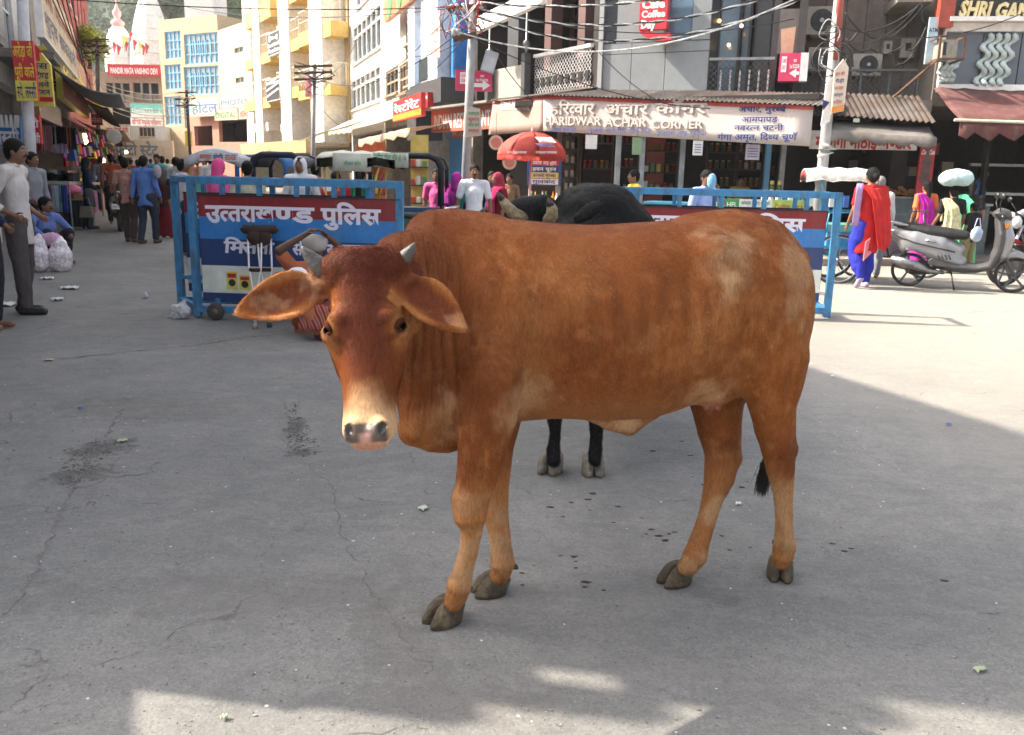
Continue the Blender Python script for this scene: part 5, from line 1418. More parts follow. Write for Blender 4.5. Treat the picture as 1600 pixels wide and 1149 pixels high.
mb=MB();c=Ff.P((r[0]+r[1])/2,r[2]+.35,.755);mb.prism([(-.07,0),(.07,0),(.08,.12),(.06,.25),(.075,.38),(.025,.52),(.025,.62),(-.025,.62),(-.025,.52),(-.075,.38),(-.06,.25),(-.08,.12)],frame(c,Ff.u,(0,0,1)),.004);mb.build('bottle_picture',M('cola_brown',(.10,.06,.05),rough=.3,var=.6),s)
# ------------------------------------------------------------------ right end building
bgd=thing('glass_front_building','building with a grey glass front and black fascia at the right edge','building',Fgg.P(Fgg.L/2,0,-3))
LG_=Fgg.L;gg=lambda px:Fgg.uz(px,80)[0]
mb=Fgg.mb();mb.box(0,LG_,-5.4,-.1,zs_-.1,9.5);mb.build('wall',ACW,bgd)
z0=rect(Fgg,1520,50,1560,132)[2];z1=rect(Fgg,1520,50,1560,132)[3]
for k in range(5):
 a,b=gg(1476)+(LG_-gg(1476))*k/5,gg(1476)+(LG_-gg(1476))*(k+1)/5
 mb=Fgg.mb();mb.box(a+.01,b-.01,-.095,-.05,z0,z1);mb.build('glass_panel',M('slate_glass',(.13,.15,.18),rough=.25,var=.2,scale=1,spec=.6),bgd)
mb=Fgg.mb();mb.box(gg(1472),LG_,-.09,.05,z1+.001,z1+.14);mb.box(gg(1472),LG_,-.09,.25,z1+.145,z1+.22);mb.box(gg(1472),gg(1475),-.09,.02,z0-.1,z1);mb.box(gg(1472),LG_,-.09,.02,z0-.14,z0-.002);mb.build('trim',TWH,bgd)
mb=Fgg.mb();a,b=gg(1455),gg(1478);mb.box(a,b,-.09,.22,z1+.05,9.5);mb.build('red_column',paint('brick_red_paint',(.36,.06,.035)),bgd)
mb=Fgg.mb();mb.box(gg(1478)+.005,LG_,-.09,.12,z1+.225,9.4);mb.build('fascia',M('fascia_black',(.025,.024,.024),rough=.4),bgd)
a=Fgg.uz(1496,24,.13);b=Fgg.uz(1640,31,.13)
write('lettering','SHRI GANGA',frame(Fgg.P((a[0]+b[0])/2,(a[1]+b[1])/2-.02,.13),Fgg.u+Vector((0,0,(b[1]-a[1])/(b[0]-a[0]))),(0,0,1)),M('letter_gold',(.70,.58,.30),rough=.35),bgd,h=.36,w=b[0]-a[0],off=.04,depth=.06,shear=.15)
# twisted white ornaments
for k,px in enumerate((1541,1553,1566,1578,1480,1487,1494)):
 long=k<4;y0,y1=(54,134) if long else (95,128)
 pts=[]
 for i in range(25):
  t=i/24;u=gg(px-t*6)+math.sin(t*PI*(6 if long else 3))*.06;z=rect(Fgg,px,y0,px+1,y0+1)[3]*(1-t)+rect(Fgg,px,y1,px+1,y1+1)[3]*t;pts.append(Fgg.P(u,z,.02+.04*math.cos(t*PI*6)))
 mb=MB();mb.tube(pts,[.035+.02*abs(math.sin(i/24*PI*6)) for i in range(25)],8);mb.build('twisted_ornament',paint('ornament_pale',(.50,.58,.56)),bgd,smooth=True)
# window air conditioner in a cage, narrow sign
r=rect(Fgg,1466,56,1508,94,.7);t=thing('air_conditioner','boxy window air conditioner in a rusty cage above the striped awning','air conditioner',Fgg.P(r[0],r[2],.3))
mb=Fgg.mb();mb.box(r[0]+.08,r[1]-.12,.02,.68,r[2]+.04,r[3]-.06);mb.build('casing',ACM,t)
mb=Fgg.mb();mb.box(r[0]+.14,r[1]-.35,.681,.69,r[2]+.08,r[3]-.1);mb.build('grille',BLACKP,t)
mb=Fgg.mb()
for zz in (r[2],r[3]-.03):
 mb.box(r[0],r[1],.70,.73,zz,zz+.03)
 for u in (r[0],r[1]-.03):mb.box(u,u+.03,0,.70,zz,zz+.03)
for u in (r[0],r[1]-.03):mb.box(u,u+.03,.70,.73,r[2]+.03,r[3]-.03)
mb.bar((r[0],.7,r[2]),(r[0]-.5,.0,r[2]-.6),.03);mb.build('cage',RUST,t)
s,r=board('shop_sign','narrow blue white vertical board beside the caged air conditioner',Fgg,1449,27,1464,100,paint('board_paleblue',(.42,.55,.62)),d=.18,thick=.06)
line_on(s,Fgg,r,'ATM',.22,.32,TXK,d=.18)
(ua,za),(ub,zb)=Fgg.uz(1459,138,.1),(LG_,Fgg.uz(1600,150,.1)[1]);(uc,zc),(ue,ze)=Fgg.uz(1500,188,1.5),(LG_,Fgg.uz(1600,196,1.5)[1])
AWR=M('awning_redstripe',(.105,.034,.031),rough=.9,var=.25,scale=2,dirt=(.17,.13,.115),dscale=5,damt=.6)
rows=[]
awning('awning','sun faded dark red retractable awning with a scalloped valance at the right edge',Fgg,((ua,za,.1),(ub,zb,.1)),((uc,zc,1.5),(ue,ze,1.5)),AWR,.02,seg=26,scal=.26)
mb=MB();mb.tube([Fgg.P(uc-.1,zc+.0,1.53),Fgg.P(ue,ze,1.53)],.025,8);mb.build('awning_bar',paint('bar_cream',(.6,.55,.42)),label='pale roller bar along the edge of the dark red awning',cat='bar')
ds=thing('dark_shop','deep dark shop room under the faded red awning','shop',Fgg.P(LG_/2,0,-2))
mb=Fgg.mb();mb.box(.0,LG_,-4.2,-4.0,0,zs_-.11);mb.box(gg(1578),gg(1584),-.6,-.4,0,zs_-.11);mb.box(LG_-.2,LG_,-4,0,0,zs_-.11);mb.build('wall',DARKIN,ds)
mb=Fgg.mb();mb.box(gg(1584),LG_-.3,-1.4,-1.3,1.75,1.8);mb.box(gg(1584),LG_-.3,-1.4,-.9,1.2,1.25);mb.build('shelf',STEEL,ds)
t,u0,u1=counter('display_counter','stainless snack counter with packets in the dark shop on the right',Fgg,1520,1552,1.05,.5,STEEL,GL2)
# low kerb step in front of the shops
KB=MB();rowk=[Fn.P(-3.2,0,.9),Fn.P(Fn.L,0,.9),Ff.P(LFf,0,1.5),Fgg.P(LG_,0,1.5)]
for a,b in zip(rowk,rowk[1:]):
 n_=(b-a).normalized().cross(Vector((0,0,1)));w=-n_*5;KB.hexa([a,b,b+w,a+w],[p+Vector((0,0,.12)) for p in (a,b,b+w,a+w)])
KB.build('pavement',CONC,kind='structure')
# ------------------------------------------------------------------ police barriers
BARB=M('barrier_blue',(.045,.225,.44),rough=.5,var=.2,scale=9,dirt=(.075,.055,.045),dscale=13,damt=.95,bump=.15,bscale=60)
PMAR=paint('panel_maroon',(.21,.008,.012),rough=.4,damt=.3,dirt=(.3,.12,.1));PSKY=paint('panel_sky',(.02,.175,.48),rough=.4,damt=.3,dirt=(.2,.3,.4));PNAV=paint('panel_navy',(.012,.040,.150),rough=.4,damt=.35,dirt=(.1,.1,.15));PWH=paint('panel_white',(.66,.68,.62),rough=.45,damt=.35,dirt=(.4,.36,.25))
LILW=M('letter_lilac_white',(.72,.70,.80),rough=.5,var=.05)
def barrier(label,A,B,H,gap,pan,spanel=True,wheels=True,n_cross=5,lower=True):
 """two rectangular tube frames joined at the top, with a printed sheet on each; A, B ground points of the near frame"""
 A,B=Vector(A),Vector(B)
 F=Facade((A.x,A.y),(B.x,B.y));L=F.L;t=.065
 r=thing('police_barrier',label,'barrier',F.P(L/2,0,-gap/2),0,'blue police barriers')
 for nm,d in (('near',0),('far',-gap)):
  T0=F.T;F.T=F.T @ Matrix.Translation((-.42 if nm=='far' and wheels else 0,0,0))
  for u in (0,L-t):
   mb=F.mb();mb.box(u,u+t,d-t,d,.02 if nm=='near' else .03,H);mb.build('post',BARB,r)
  mb=F.mb();mb.box(t+.001,L-t-.001,d-t,d-.003,H-t,H);mb.build('top_rail',BARB,r)
  mb=F.mb();mb.box(t+.001,L-t-.001,d-t,d-.003,.06,.12);mb.build('bottom_rail',BARB,r)
  if nm=='far':
   mb=F.mb();mb.box(t+.001,L-t-.001,d-t,d-.003,.3,.34);mb.build('middle_rail',BARB,r)
  for k in range(n_cross):
   u=t+(L-2*t)*(k+.7)/(n_cross+.4)
   mb=F.mb();mb.box(u,u+.04,d-.05,d-.008,pan[3]+.001,H-t-.001);mb.build('hanger',BARB,r)
  F.T=T0
 for u in (0.003,L-t+.003,L*.5):
  sk=-.42 if wheels else 0
  for zc,nm in ((H-t/2,'cross_bar'),(.09,'foot_bar')):mb=F.mb();mb.bar((u+t/2-.003,-t-.001,zc),(u+t/2-.003+sk,-gap+.001,zc),.055);mb.build(nm,BARB,r)
 out=[]
 for d in (-.012,-gap-t-.004):
  u0,u1,z0,z1=pan
  if d<-.1 and wheels:u0 -= .42;u1 -= .42
  sg_=1 if d>-.1 else 1
  mb=F.mb();mb.box(u0,u1,d-.012,d,z0,z1);p=mb.build('sign_panel',PNAV,r)
  def bandp(f0,f1,m,name='colour_band'):
   mb=F.mb();mb.box(u0+.004,u1-.004,d+.001,d+.004,z1-(z1-z0)*f1,z1-(z1-z0)*f0);mb.build(name,m,p)
  bandp(.006,.20,PMAR);bandp(.20,.405,PSKY);bandp(.405,.64,PNAV);bandp(.655,.915,PWH)
  mb=F.mb();mb.box(u0,u1,d+.001,d+.012,z1-.008,z1+.004);mb.build('edge_strip',BLACKP,p)
  W=u1-u0;Hh=z1-z0
  def tx(s_,fx0,fx1,fy,fh,m=LILW,off=.035,shear=0.0):
   return write('lettering',s_,F.fr(u0+W*(fx0+fx1)/2,z1-Hh*fy,d+.0055),m,p,h=Hh*fh/.78,w=W*(fx1-fx0),off=off,shear=shear)
  tx('उ',.035,.115,.250,.185);tx('त~तराख',.105,.385,.232,.165)
  tx('ण~ड',.375,.58,.232,.165,off=.035);tx('पुिलस',.61,.905,.232,.165)
  tx('मित्र'.replace('मित्र','िमत'),.115,.29,.53,.125,off=.03,shear=.12)
  mb=MB();T=F.fr(u0+W*.245,z1-Hh*.53,d+.007);mb.prism([(-.015,-.005),(.01,.012),(-.06,.095),(-.085,.085)],T,.003);mb.build('letter_stroke',LILW,p)
  tx('ता',.285,.37,.53,.125,off=.03,shear=.12);tx('सेवा',.46,.575,.53,.12,off=.03,shear=.12);tx('सुरक~षा',.63,.83,.53,.125,off=.03,shear=.12)
  # stickers on the white strip
  for k in range(2):
   a=u0+W*(.125+.065*k);zb=z1-Hh*.88;hh_=Hh*(.17-.03*k);mb=F.mb();mb.box(a,a+W*.056,d+.0045,d+.006,zb,zb+hh_);st=mb.build('sticker',YELS,p)
   mb=F.mb();mb.box(a+W*.006,a+W*.050,d+.0065,d+.0075,zb+hh_*.66,zb+hh_*.9);mb.build('sticker_print',TXR,p)
   mb=MB();mb.lathe([(W*.018,0),(W*.018,.0015),(0,.0015)],F.P(a+W*.028,zb+hh_*.38,d+.0065),14,F.n);mb.build('sticker_print',TXK,p)
  mb=MB();mb.lathe([(W*.042,0),(W*.042,.002),(0,.002)],F.P(u0+W*.395,z1-Hh*.775,d+.0045),22,F.n);mb.build('round_sticker',TXR,p)
  tx('ॐ',.375,.415,.80,.06,off=.02)
 if wheels:
  for u in (.25,L-.35):
   mb=F.mb();mb.box(u-.02,u+.02,-.03,.03,.08,.20);mb.build('wheel_bracket',BARB,r)
   w_=MB();c=F.P(u,.085,.07)
   w_.lathe([(.052,-.025),(.078,-.022),(.083,-.01),(.083,.01),(.078,.022),(.052,.025)],c,20,F.n);w_.build('wheel',M('worn_rubber',(.05,.048,.045),rough=.85,var=.3),r,smooth=True)
   w_=MB();w_.lathe([(.05,-.018),(.05,.018),(.022,.03),(.012,.04)],c,14,F.n);w_.build('wheel_hub',M('hub_dark',(.11,.09,.07),rough=.7),r,smooth=True)
 return r,F
A,B=G(303,497.5),at(630,470,8.05)
r_,FL=barrier('blue police barrier on the left with the printed panel and leaning crutches',(A.x,A.y,0),(B.x,8.05,0),1.335,.55,None or (.10,2.02,.17,1.17))
A,B=at(930,500,9.15),G(1297,500)
r_,FR=barrier('blue police barrier on the right, mostly hidden behind the cows',(A.x,9.15,0),(B.x,B.y,0),1.31,.5,(.10,2.32,.20,1.12),wheels=False)
# ------------------------------------------------------------------ crutches leaning on the left barrier
ALU=M('crutch_aluminium',(.66,.64,.60),rough=.35,metal=.5,var=.15);PADB=cloth('pad_brown',(.045,.028,.023));TAPE=M('blue_tape',(.02,.03,.06),rough=.5)
for k,(pf,ptp,lab) in enumerate((((399,514),(398,362),'left aluminium crutch with a brown wrapped pad leaning on the blue barrier'),((421,512),(412,362),'right aluminium crutch with a worn rubber foot leaning on the blue barrier'))):
 f=G(*pf);Yt=FL.uz(ptp[0],ptp[1])[1];rt=ray(*ptp)
 top=at(ptp[0],ptp[1]+0,8.05);t=thing('crutch',lab,'crutch',f,0,'pair of crutches')
 ax=(top-f);up1=ax.normalized();sx=Vector((1,0,0));L=ax.length
 wd=.065
 m1=f+up1*L*.28
 mb=MB();mb.tube([f+up1*.02,m1+up1*.12],.013,10);mb.build('lower_tube',ALU,t,smooth=True)
 for s_ in (-1,1):
  mb=MB();mb.tube([m1+sx*s_*.014+up1*.0,m1+up1*.10+sx*s_*.018,f+up1*L*.62+sx*s_*wd*.85,top+sx*s_*wd],.0095,8);mb.build('side_tube',ALU,t,smooth=True)
 mb=MB();g_=f+up1*L*.60;mb.tube([g_-sx*wd*.8,g_+sx*wd*.8],.018,10);mb.build('hand_grip',PADB,t,smooth=True)
 mb=MB();n_=Vector((0,-1,0));mb.tube([top-sx*.125-up1*.0,top-sx*.10+up1*.022,top+up1*.008,top+sx*.10+up1*.022,top+sx*.125],[.02,.042,.045,.042,.02],12);mb.blob(top-up1*.06,(.075,.04,.07),12,8);mb.build('underarm_pad',PADB,t,smooth=True)
 mb=MB();mb.tube([f+up1*.0,f+up1*.05],[.026,.019],12);mb.build('rubber_foot',M('tan_rubber',(.35,.27,.18),rough=.8) if k==0 else M('dark_rubber',(.05,.045,.04),rough=.8),t,smooth=True)
 for q in (.30,.36):
  mb=MB();c=f+up1*L*q;mb.tube([c-sx*.02-n_*-.0,c+sx*.02],.012,6);mb.build('bolt',STEEL,t)
# ------------------------------------------------------------------ cows
def spline(xs,ys,n=400):
 """monotone-ish cubic (Catmull-Rom) resample"""
 xs=np.array(xs,float);ys=np.array(ys,float)
 m=np.gradient(ys,xs)
 X=np.linspace(xs[0],xs[-1],n)
 i=np.clip(np.searchsorted(xs,X)-1,0,len(xs)-2)
 h=xs[i+1]-xs[i];t=(X-xs[i])/h
 Y=(2*t**3-3*t**2+1)*ys[i]+(t**3-2*t**2+t)*h*m[i]+(-2*t**3+3*t**2)*ys[i+1]+(t**3-t**2)*h*m[i+1]
 return X,Y
def trunk(S,O,e1,e2,sec,k=0.03,expo=2.3,egg=0.16):
 """sec rows: (s, z_top, z_bottom, half_width, lateral offset)"""
 sec=sorted(sec)
 xs=[r[0] for r in sec]
 X,TOP=spline(xs,[r[1] for r in sec]);_,BOT=spline(xs,[r[2] for r in sec]);_,HW=spline(xs,[r[3] for r in sec])
 _,OFF=spline(xs,[r[4] if len(r)>4 else 0 for r in sec])
 O=np.array(O)
 cor=[O+np.array(e1)*s+np.array(e2)*w for s in (xs[0],xs[-1]) for w in (-0.4,0.4)]
 lo=np.min(cor,0);hi=np.max(cor,0);lo[2]=BOT.min();hi[2]=TOP.max()
 def fn(Xg,Yg,Zg):
  s=(Xg-O[0])*e1[0]+(Yg-O[1])*e1[1]
  w=(Xg-O[0])*e2[0]+(Yg-O[1])*e2[1]
  sc=np.clip(s,xs[0],xs[-1])
  top=np.interp(sc,X,TOP);bot=np.interp(sc,X,BOT);hw=np.interp(sc,X,HW);off=np.interp(sc,X,OFF)
  zc=(top+bot)/2;hz=(top-bot)/2
  dz=(Zg-zc)/hz
  hw=hw*(1-egg*np.clip(-dz,-0.4,1)-0.10*np.clip(dz,0,1))
  q=(np.abs((w-off)/hw) ** expo+np.abs(dz) ** expo) ** (1/expo)
  d=(q-1)*np.minimum(hw,hz)*0.9
  return np.where(s==sc,d,np.sqrt(np.maximum(d,0) ** 2+(s-sc) ** 2))
 S.put(lo,hi,fn,k)
def claw(mb,c,fwd,w,l,h,side,T=None):
 """one half of a cloven hoof: sole outline lofted up to the coronet"""
 f=Vector(fwd).normalized();r=f.cross(Vector((0,0,1)));c=Vector(c)
 rings=[]
 for (z,back,sc) in ((0.0,0,1.0),(0.22,-0.01,1.02),(0.55,-0.10,0.97),(0.82,-0.19,0.90),(1.0,-0.24,0.70)):
  ring=[]
  for k in range(14):
   t=2*PI*k/14
   x=math.cos(t)*w/2*sc;y=math.sin(t)
   y=(y if y<0 else y*1.25)*l/2*sc
   if y>0:x=x*(1-0.20*(y/(l*0.62)) ** 2)-side*w*0.06*(y/l)
   if x*side<0:x *= 0.86                     # flat inner wall
   zz=h*z*(1.0-0.30*max(0,-y)/l)
   ring.append(c+r*x+f*(y+back*l)+Vector((0,0,zz)))
  rings.append(ring)
 n=14;vs=[p for r_ in rings for p in r_];fs=[tuple(reversed(range(n))),tuple(range(4*n,5*n))]
 for i in range(4):
  for k in range(n):fs.append((i*n+k,i*n+(k+1) % n,(i+1)*n+(k+1) % n,(i+1)*n+k))
 mb.add(vs,fs)
def hoof(parent,c,fwd,mat,w=0.095,l=0.105,h=0.062,dew=True):
 f=Vector(fwd).normalized();r=f.cross(Vector((0,0,1)));c=Vector(c)
 for sd in (-1,1):
  mb=MB();claw(mb,c+r*sd*w*0.205+f*l*.10+Vector((0,0,0.002)),(f+r*sd*0.10),w*0.60,l*1.05,h,sd)
  mb.build('hoof',mat,parent,smooth=True)
  if dew:
   mb=MB();p=c-f*l*0.62+r*sd*w*0.26+Vector((0,0,h*1.55))
   mb.lathe([(0.011,0),(0.010,0.010),(0.006,0.019),(0.001,0.025)],p,8,(-f*0.75-Vector((0,0,0.65))))
   mb.build('dewclaw',mat,parent,smooth=True)
def attr_col(me,name,C):
 a=me.attributes.new(name,'FLOAT_COLOR','POINT')
 c4=np.ones((len(C),4),np.float32);c4[:,:3]=C
 a.data.foreach_set('color',c4.ravel())
def vnoise(P,scale,seed=0,octaves=3):
 """cheap smooth value noise for numpy points"""
 out=np.zeros(len(P));amp=1.0;tot=0
 for o in range(octaves):
  r=np.random.default_rng(seed+o*17);tab=r.random((32,32,32))
  q=P*scale*(2 ** o)+100.3;i=np.floor(q).astype(int);f=q-i;f=f*f*(3-2*f)
  v=0
  for dx in (0,1):
   for dy in (0,1):
    for dz in (0,1):
     w=(f[:,0] if dx else 1-f[:,0])*(f[:,1] if dy else 1-f[:,1])*(f[:,2] if dz else 1-f[:,2])
     v=v+w*tab[(i[:,0]+dx) % 32,(i[:,1]+dy) % 32,(i[:,2]+dz) % 32]
  out+=v*amp;tot+=amp;amp *= 0.5
 return out/tot
def coat_mat(name,streak=(60,60,60),rough=0.62,spec=0.35,sheen=0.25,attr=True,col=None,amp=0.28,bump=0.35):
 m=bpy.data.materials.new(name);m.use_nodes=True
 t=m.node_tree;b=t.nodes['Principled BSDF']
 if attr:
  a=t.nodes.new('ShaderNodeAttribute');a.attribute_name='coat';src=a.outputs['Color']
 else:
  a=t.nodes.new('ShaderNodeRGB');a.outputs[0].default_value=(*col,1);src=a.outputs[0]
 tc=t.nodes.new('ShaderNodeTexCoord');mp=t.nodes.new('ShaderNodeMapping');mp.inputs['Scale'].default_value=streak
 t.links.new(tc.outputs['Object'],mp.inputs[0])
 n=t.nodes.new('ShaderNodeTexNoise');n.inputs['Scale'].default_value=1;n.inputs['Detail'].default_value=6;n.inputs['Roughness'].default_value=0.7;n.inputs['Distortion'].default_value=0.3
 t.links.new(mp.outputs[0],n.inputs['Vector'])
 r=t.nodes.new('ShaderNodeMapRange');r.inputs[1].default_value=0.3;r.inputs[2].default_value=0.7;r.inputs[3].default_value=1-amp;r.inputs[4].default_value=1+amp
 t.links.new(n.outputs['Fac'],r.inputs[0])
 s=t.nodes.new('ShaderNodeVectorMath');s.operation='SCALE';t.links.new(src,s.inputs[0]);t.links.new(r.outputs[0],s.inputs['Scale'])
 t.links.new(s.outputs[0],b.inputs['Base Color'])
 b.inputs['Roughness'].default_value=rough;b.inputs['Specular IOR Level'].default_value=spec
 b.inputs['Sheen Weight'].default_value=sheen;b.inputs['Sheen Roughness'].default_value=0.4
 if bump:
  bp=t.nodes.new('ShaderNodeBump');bp.inputs['Strength'].default_value=bump;bp.inputs['Distance'].default_value=0.004
  t.links.new(n.outputs['Fac'],bp.inputs['Height']);t.links.new(bp.outputs[0],b.inputs['Normal'])
 return m
def hair_obj(name,P,D,Lh,C,parent,mat,rad=0.0004,npt=4,curl=0.15,nrm=None):
 """real hair curves; P roots, D unit directions, Lh lengths (world space)"""
 n=len(P)
 mi=np.array(wmat(parent).inverted())
 P=P @ mi[:3,:3].T+mi[:3,3];D=D @ mi[:3,:3].T
 N=nrm @ mi[:3,:3].T
 t=np.linspace(0,1,npt)
 pts=P[:,None,:]+(D[:,None,:]*t[None,:,None]+N[:,None,:]*(t-t*t*0.8)[None,:,None]*curl)*Lh[:,None,None]
 hc=bpy.data.hair_curves.new(name)
 hc.add_curves([npt]*n)
 hc.points.foreach_set('position',pts.astype(np.float32).ravel())
 R=(rad*(1-0.75*t))[None,:].repeat(n,0)
 hc.points.foreach_set('radius',R.astype(np.float32).ravel())
 a=hc.attributes.new('coat','FLOAT_COLOR','CURVE')
 c4=np.ones((n,4),np.float32);c4[:,:3]=C
 a.data.foreach_set('color',c4.ravel())
 hc.materials.append(mat)
 o=bpy.data.objects.new(name,hc);COL.objects.link(o);o.parent=parent
 o['kind']='stuff'
 return o
def surf_samples(V,Q,n,rng,wt=None):
 a,b,c,d=V[Q[:,0]],V[Q[:,1]],V[Q[:,2]],V[Q[:,3]]
 nr=np.cross(c-a,d-b);A=np.linalg.norm(nr,axis=1);nr /= A[:,None]+1e-12
 w=A if wt is None else A*wt
 i=rng.choice(len(Q),n,p=w/w.sum())
 u,v=rng.random(n)[:,None],rng.random(n)[:,None]
 P=a[i]*(1-u)*(1-v)+b[i]*u*(1-v)+c[i]*u*v+d[i]*(1-u)*v
 return P,nr[i],i
def ss(x,a,b):
 t=np.clip((x-a)/(b-a),0,1);return t*t*(3-2*t)
def brown_cow():
 TH=math.radians(11)
 e1=(math.cos(TH),math.sin(TH),0.0);e2=(-math.sin(TH),math.cos(TH),0.0)
 O=Vector((-0.10,2.72,0))
 E1,E2=Vector(e1),Vector(e2)
 def mid(px,py,off=0.0):
  r=ray(px,py);o=Vector((0,0,CAMH));A=O+E2*off
  t=(A-o).dot(E2)/r.dot(E2)
  return o+r*t,t
 def J(px,py,off,rpx):
  p,t=mid(px,py,off);return (p.x,p.y,p.z,rpx*t/FPX)
 def JY(px,py,Y,rpx):
  p=at(px,py,Y);return (p.x,p.y,p.z,rpx*(p-Vector((0,0,CAMH))).dot(_fw)/FPX)
 root=thing('cow','large reddish brown cow standing side on with its head turned to the camera','cow',(0.4,2.8,0))
 S=SDF((-0.95,1.9,-0.01),(1.35,3.4,1.45),0.0055)
 sec=[]
 for px,ty,by,hw,off in [(676,350,640,.120,-.04),(700,338,668,.155,-.03),(740,337,676,.195,-.01),(800,343,658,.235,0),(860,349,650,.262,0),(920,352,650,.285,0),(980,349,650,.292,0),
       (1040,345,644,.275,0),(1100,338,624,.255,0),(1150,336,606,.238,0),(1195,347,595,.215,0),(1222,366,590,.178,0),(1243,398,580,.135,0),(1256,440,560,.085,0)]:
  a,_=mid(px,ty,0.0);b,_=mid(px,by,0.0)
  sec.append(((a-O).dot(E1),a.z,b.z,hw,off))
 trunk(S,O,e1,e2,sec,k=0.02)
 # hump, spine, hip hook and pin bones, shoulder blade
 S.chain([J(668,362,-.02,30),J(700,362,0,26),J(760,368,0,24)],0.05)
 S.chain([J(1080,356,0,14),J(1150,350,0,16),J(1205,366,0,16),J(1245,408,0,20)],0.05)
 S.cap(J(1120,395,-.19,18)[:3],J(1150,425,-.20,18)[:3],.035,.03,0.07)
 S.cap(J(1120,395,.19,18)[:3],J(1150,425,.20,18)[:3],.035,.03,0.07)
 S.ell(J(1228,440,-.09,1)[:3],(.05,.045,.07),k=0.06)
 S.ell(J(758,560,-.15,1)[:3],(.10,.07,.20),(e1,e2,(0,0,1)),k=0.09)
 S.ell(J(758,560,.15,1)[:3],(.10,.07,.20),(e1,e2,(0,0,1)),k=0.09)
 # thighs
 S.ell(J(1195,500,-.10,1)[:3],(.145,.115,.235),(e1,e2,(0,0,1)),k=0.06)
 S.ell(J(1211,590,-.12,1)[:3],(.095,.08,.14),(e1,e2,(0,0,1)),k=0.06)
 S.ell(J(1170,485,.11,1)[:3],(.13,.11,.20),(e1,e2,(0,0,1)),k=0.06)
 S.ell(J(1126,575,.10,1)[:3],(.075,.07,.13),(e1,e2,(0,0,1)),k=0.06)
 # near hind leg
 S.chain([J(1213,560,-.12,49),J(1207,630,-.115,37),J(1211,668,-.11,32),J(1216,700,-.105,27),J(1219,732,-.10,22),J(1223,765,-.09,16),J(1225,800,-.08,13.5),J(1225,832,-.07,14),J(1226,852,-.065,17),J(1223,868,-.06,16),J(1221,876,-.055,14)],0.018)
 S.cap(J(1214,650,-.10,1)[:3],J(1234,700,-.10,1)[:3],.030,.024,0.03)
 S.cap(J(1234,700,-.10,1)[:3],J(1232,755,-.09,1)[:3],.020,.013,0.02)
 # far hind leg, stepping forward
 S.chain([J(1130,580,.09,52),J(1120,625,.09,42),J(1124,670,.085,33),J(1128,710,.075,26),J(1124,745,.065,24),J(1113,780,.05,17),J(1103,815,.03,14.5),J(1092,848,.01,15.5),J(1086,868,0,18),J(1078,881,-.00,16),J(1073,886,-.00,14)],0.018)
 S.cap(J(1136,665,.085,1)[:3],J(1147,716,.075,1)[:3],.032,.025,0.03)
 S.cap(J(1147,716,.075,1)[:3],J(1132,770,.06,1)[:3],.022,.013,0.02)
 # near foreleg
 S.chain([JY(762,590,2.53,56),JY(757,650,2.51,47),JY(752,700,2.50,37),JY(745,745,2.50,32),JY(737,785,2.50,28),JY(736,803,2.50,26),JY(737,830,2.51,18),JY(732,862,2.52,15.5),JY(724,893,2.53,16),JY(718,915,2.54,19),JY(714,930,2.55,17),JY(710,940,2.555,15)],0.02)
 S.cap(JY(785,655,2.53,1)[:3],JY(770,690,2.53,1)[:3],.040,.034,0.05)
 S.cap(JY(727,780,2.485,1)[:3],JY(728,806,2.485,1)[:3],.038,.030,0.03)
 # far foreleg
 S.chain([JY(775,640,2.79,44),JY(770,700,2.79,33),JY(770,760,2.78,25),JY(774,800,2.775,20),JY(781,835,2.77,15.5),JY(784,865,2.77,16),JY(785,880,2.77,18),JY(783,893,2.775,15),JY(780,899,2.775,14)],0.02)
 # neck (tall and narrow), from the shoulder round to the head
 S.chain([JY(712,425,2.72,78),JY(672,420,2.64,66),JY(632,425,2.52,62),JY(596,455,2.42,62)],0.05,flat=((e2[0]-.5,e2[1],0),0.78))
 S.chain([JY(705,550,2.66,92),JY(672,545,2.58,80),JY(630,520,2.48,66),JY(600,500,2.40,55)],0.06,flat=((e2[0]-.5,e2[1],0),0.70))
 # brisket and dewlap
 S.chain([JY(668,600,2.54,46),JY(672,646,2.53,42),JY(690,668,2.58,38)],0.05,flat=((e2[0]-.3,e2[1],0),0.55))
 S.chain([JY(632,560,2.47,36),JY(640,620,2.49,27),JY(640,664,2.50,22)],0.035,flat=((.7,.7,0),0.42))
 S.chain([JY(646,676,2.52,18),JY(672,686,2.54,19),JY(700,684,2.57,20),JY(722,668,2.61,25)],0.04,flat=((0,1,0),0.8))
 S.ell(J(724,600,-.02,1)[:3],(.14,.155,.15),(e1,e2,(0,0,1)),k=0.07)
 # navel flap, udder
 S.chain([J(925,642,0,14),J(952,660,0,13),J(984,668,0,14),J(1018,645,0,12)],0.03,flat=(e2,0.45))
 S.ell(J(1112,604,-.03,1)[:3],(.075,.09,.055),k=0.05)
 for px,off in ((1104,-.075),(1112,-.03),(1123,-.07)):
  S.cap(J(px,616,off,1)[:3],J(px-1,637,off,1)[:3],.0125,.009,0.008)
 # ---- head
 Pl=at(563,392,2.20);Mz=at(573,694,2.045)
 dd=(Mz-Pl);HL=dd.length;dd.normalize()
 rr=Vector((math.cos(TH*0.2),0.0,0.0));rr=(rr-dd*rr.dot(dd)).normalized()
 nn=rr.cross(dd).normalized()
 if nn.y>0:nn=-nn
 sc_=HL/0.49
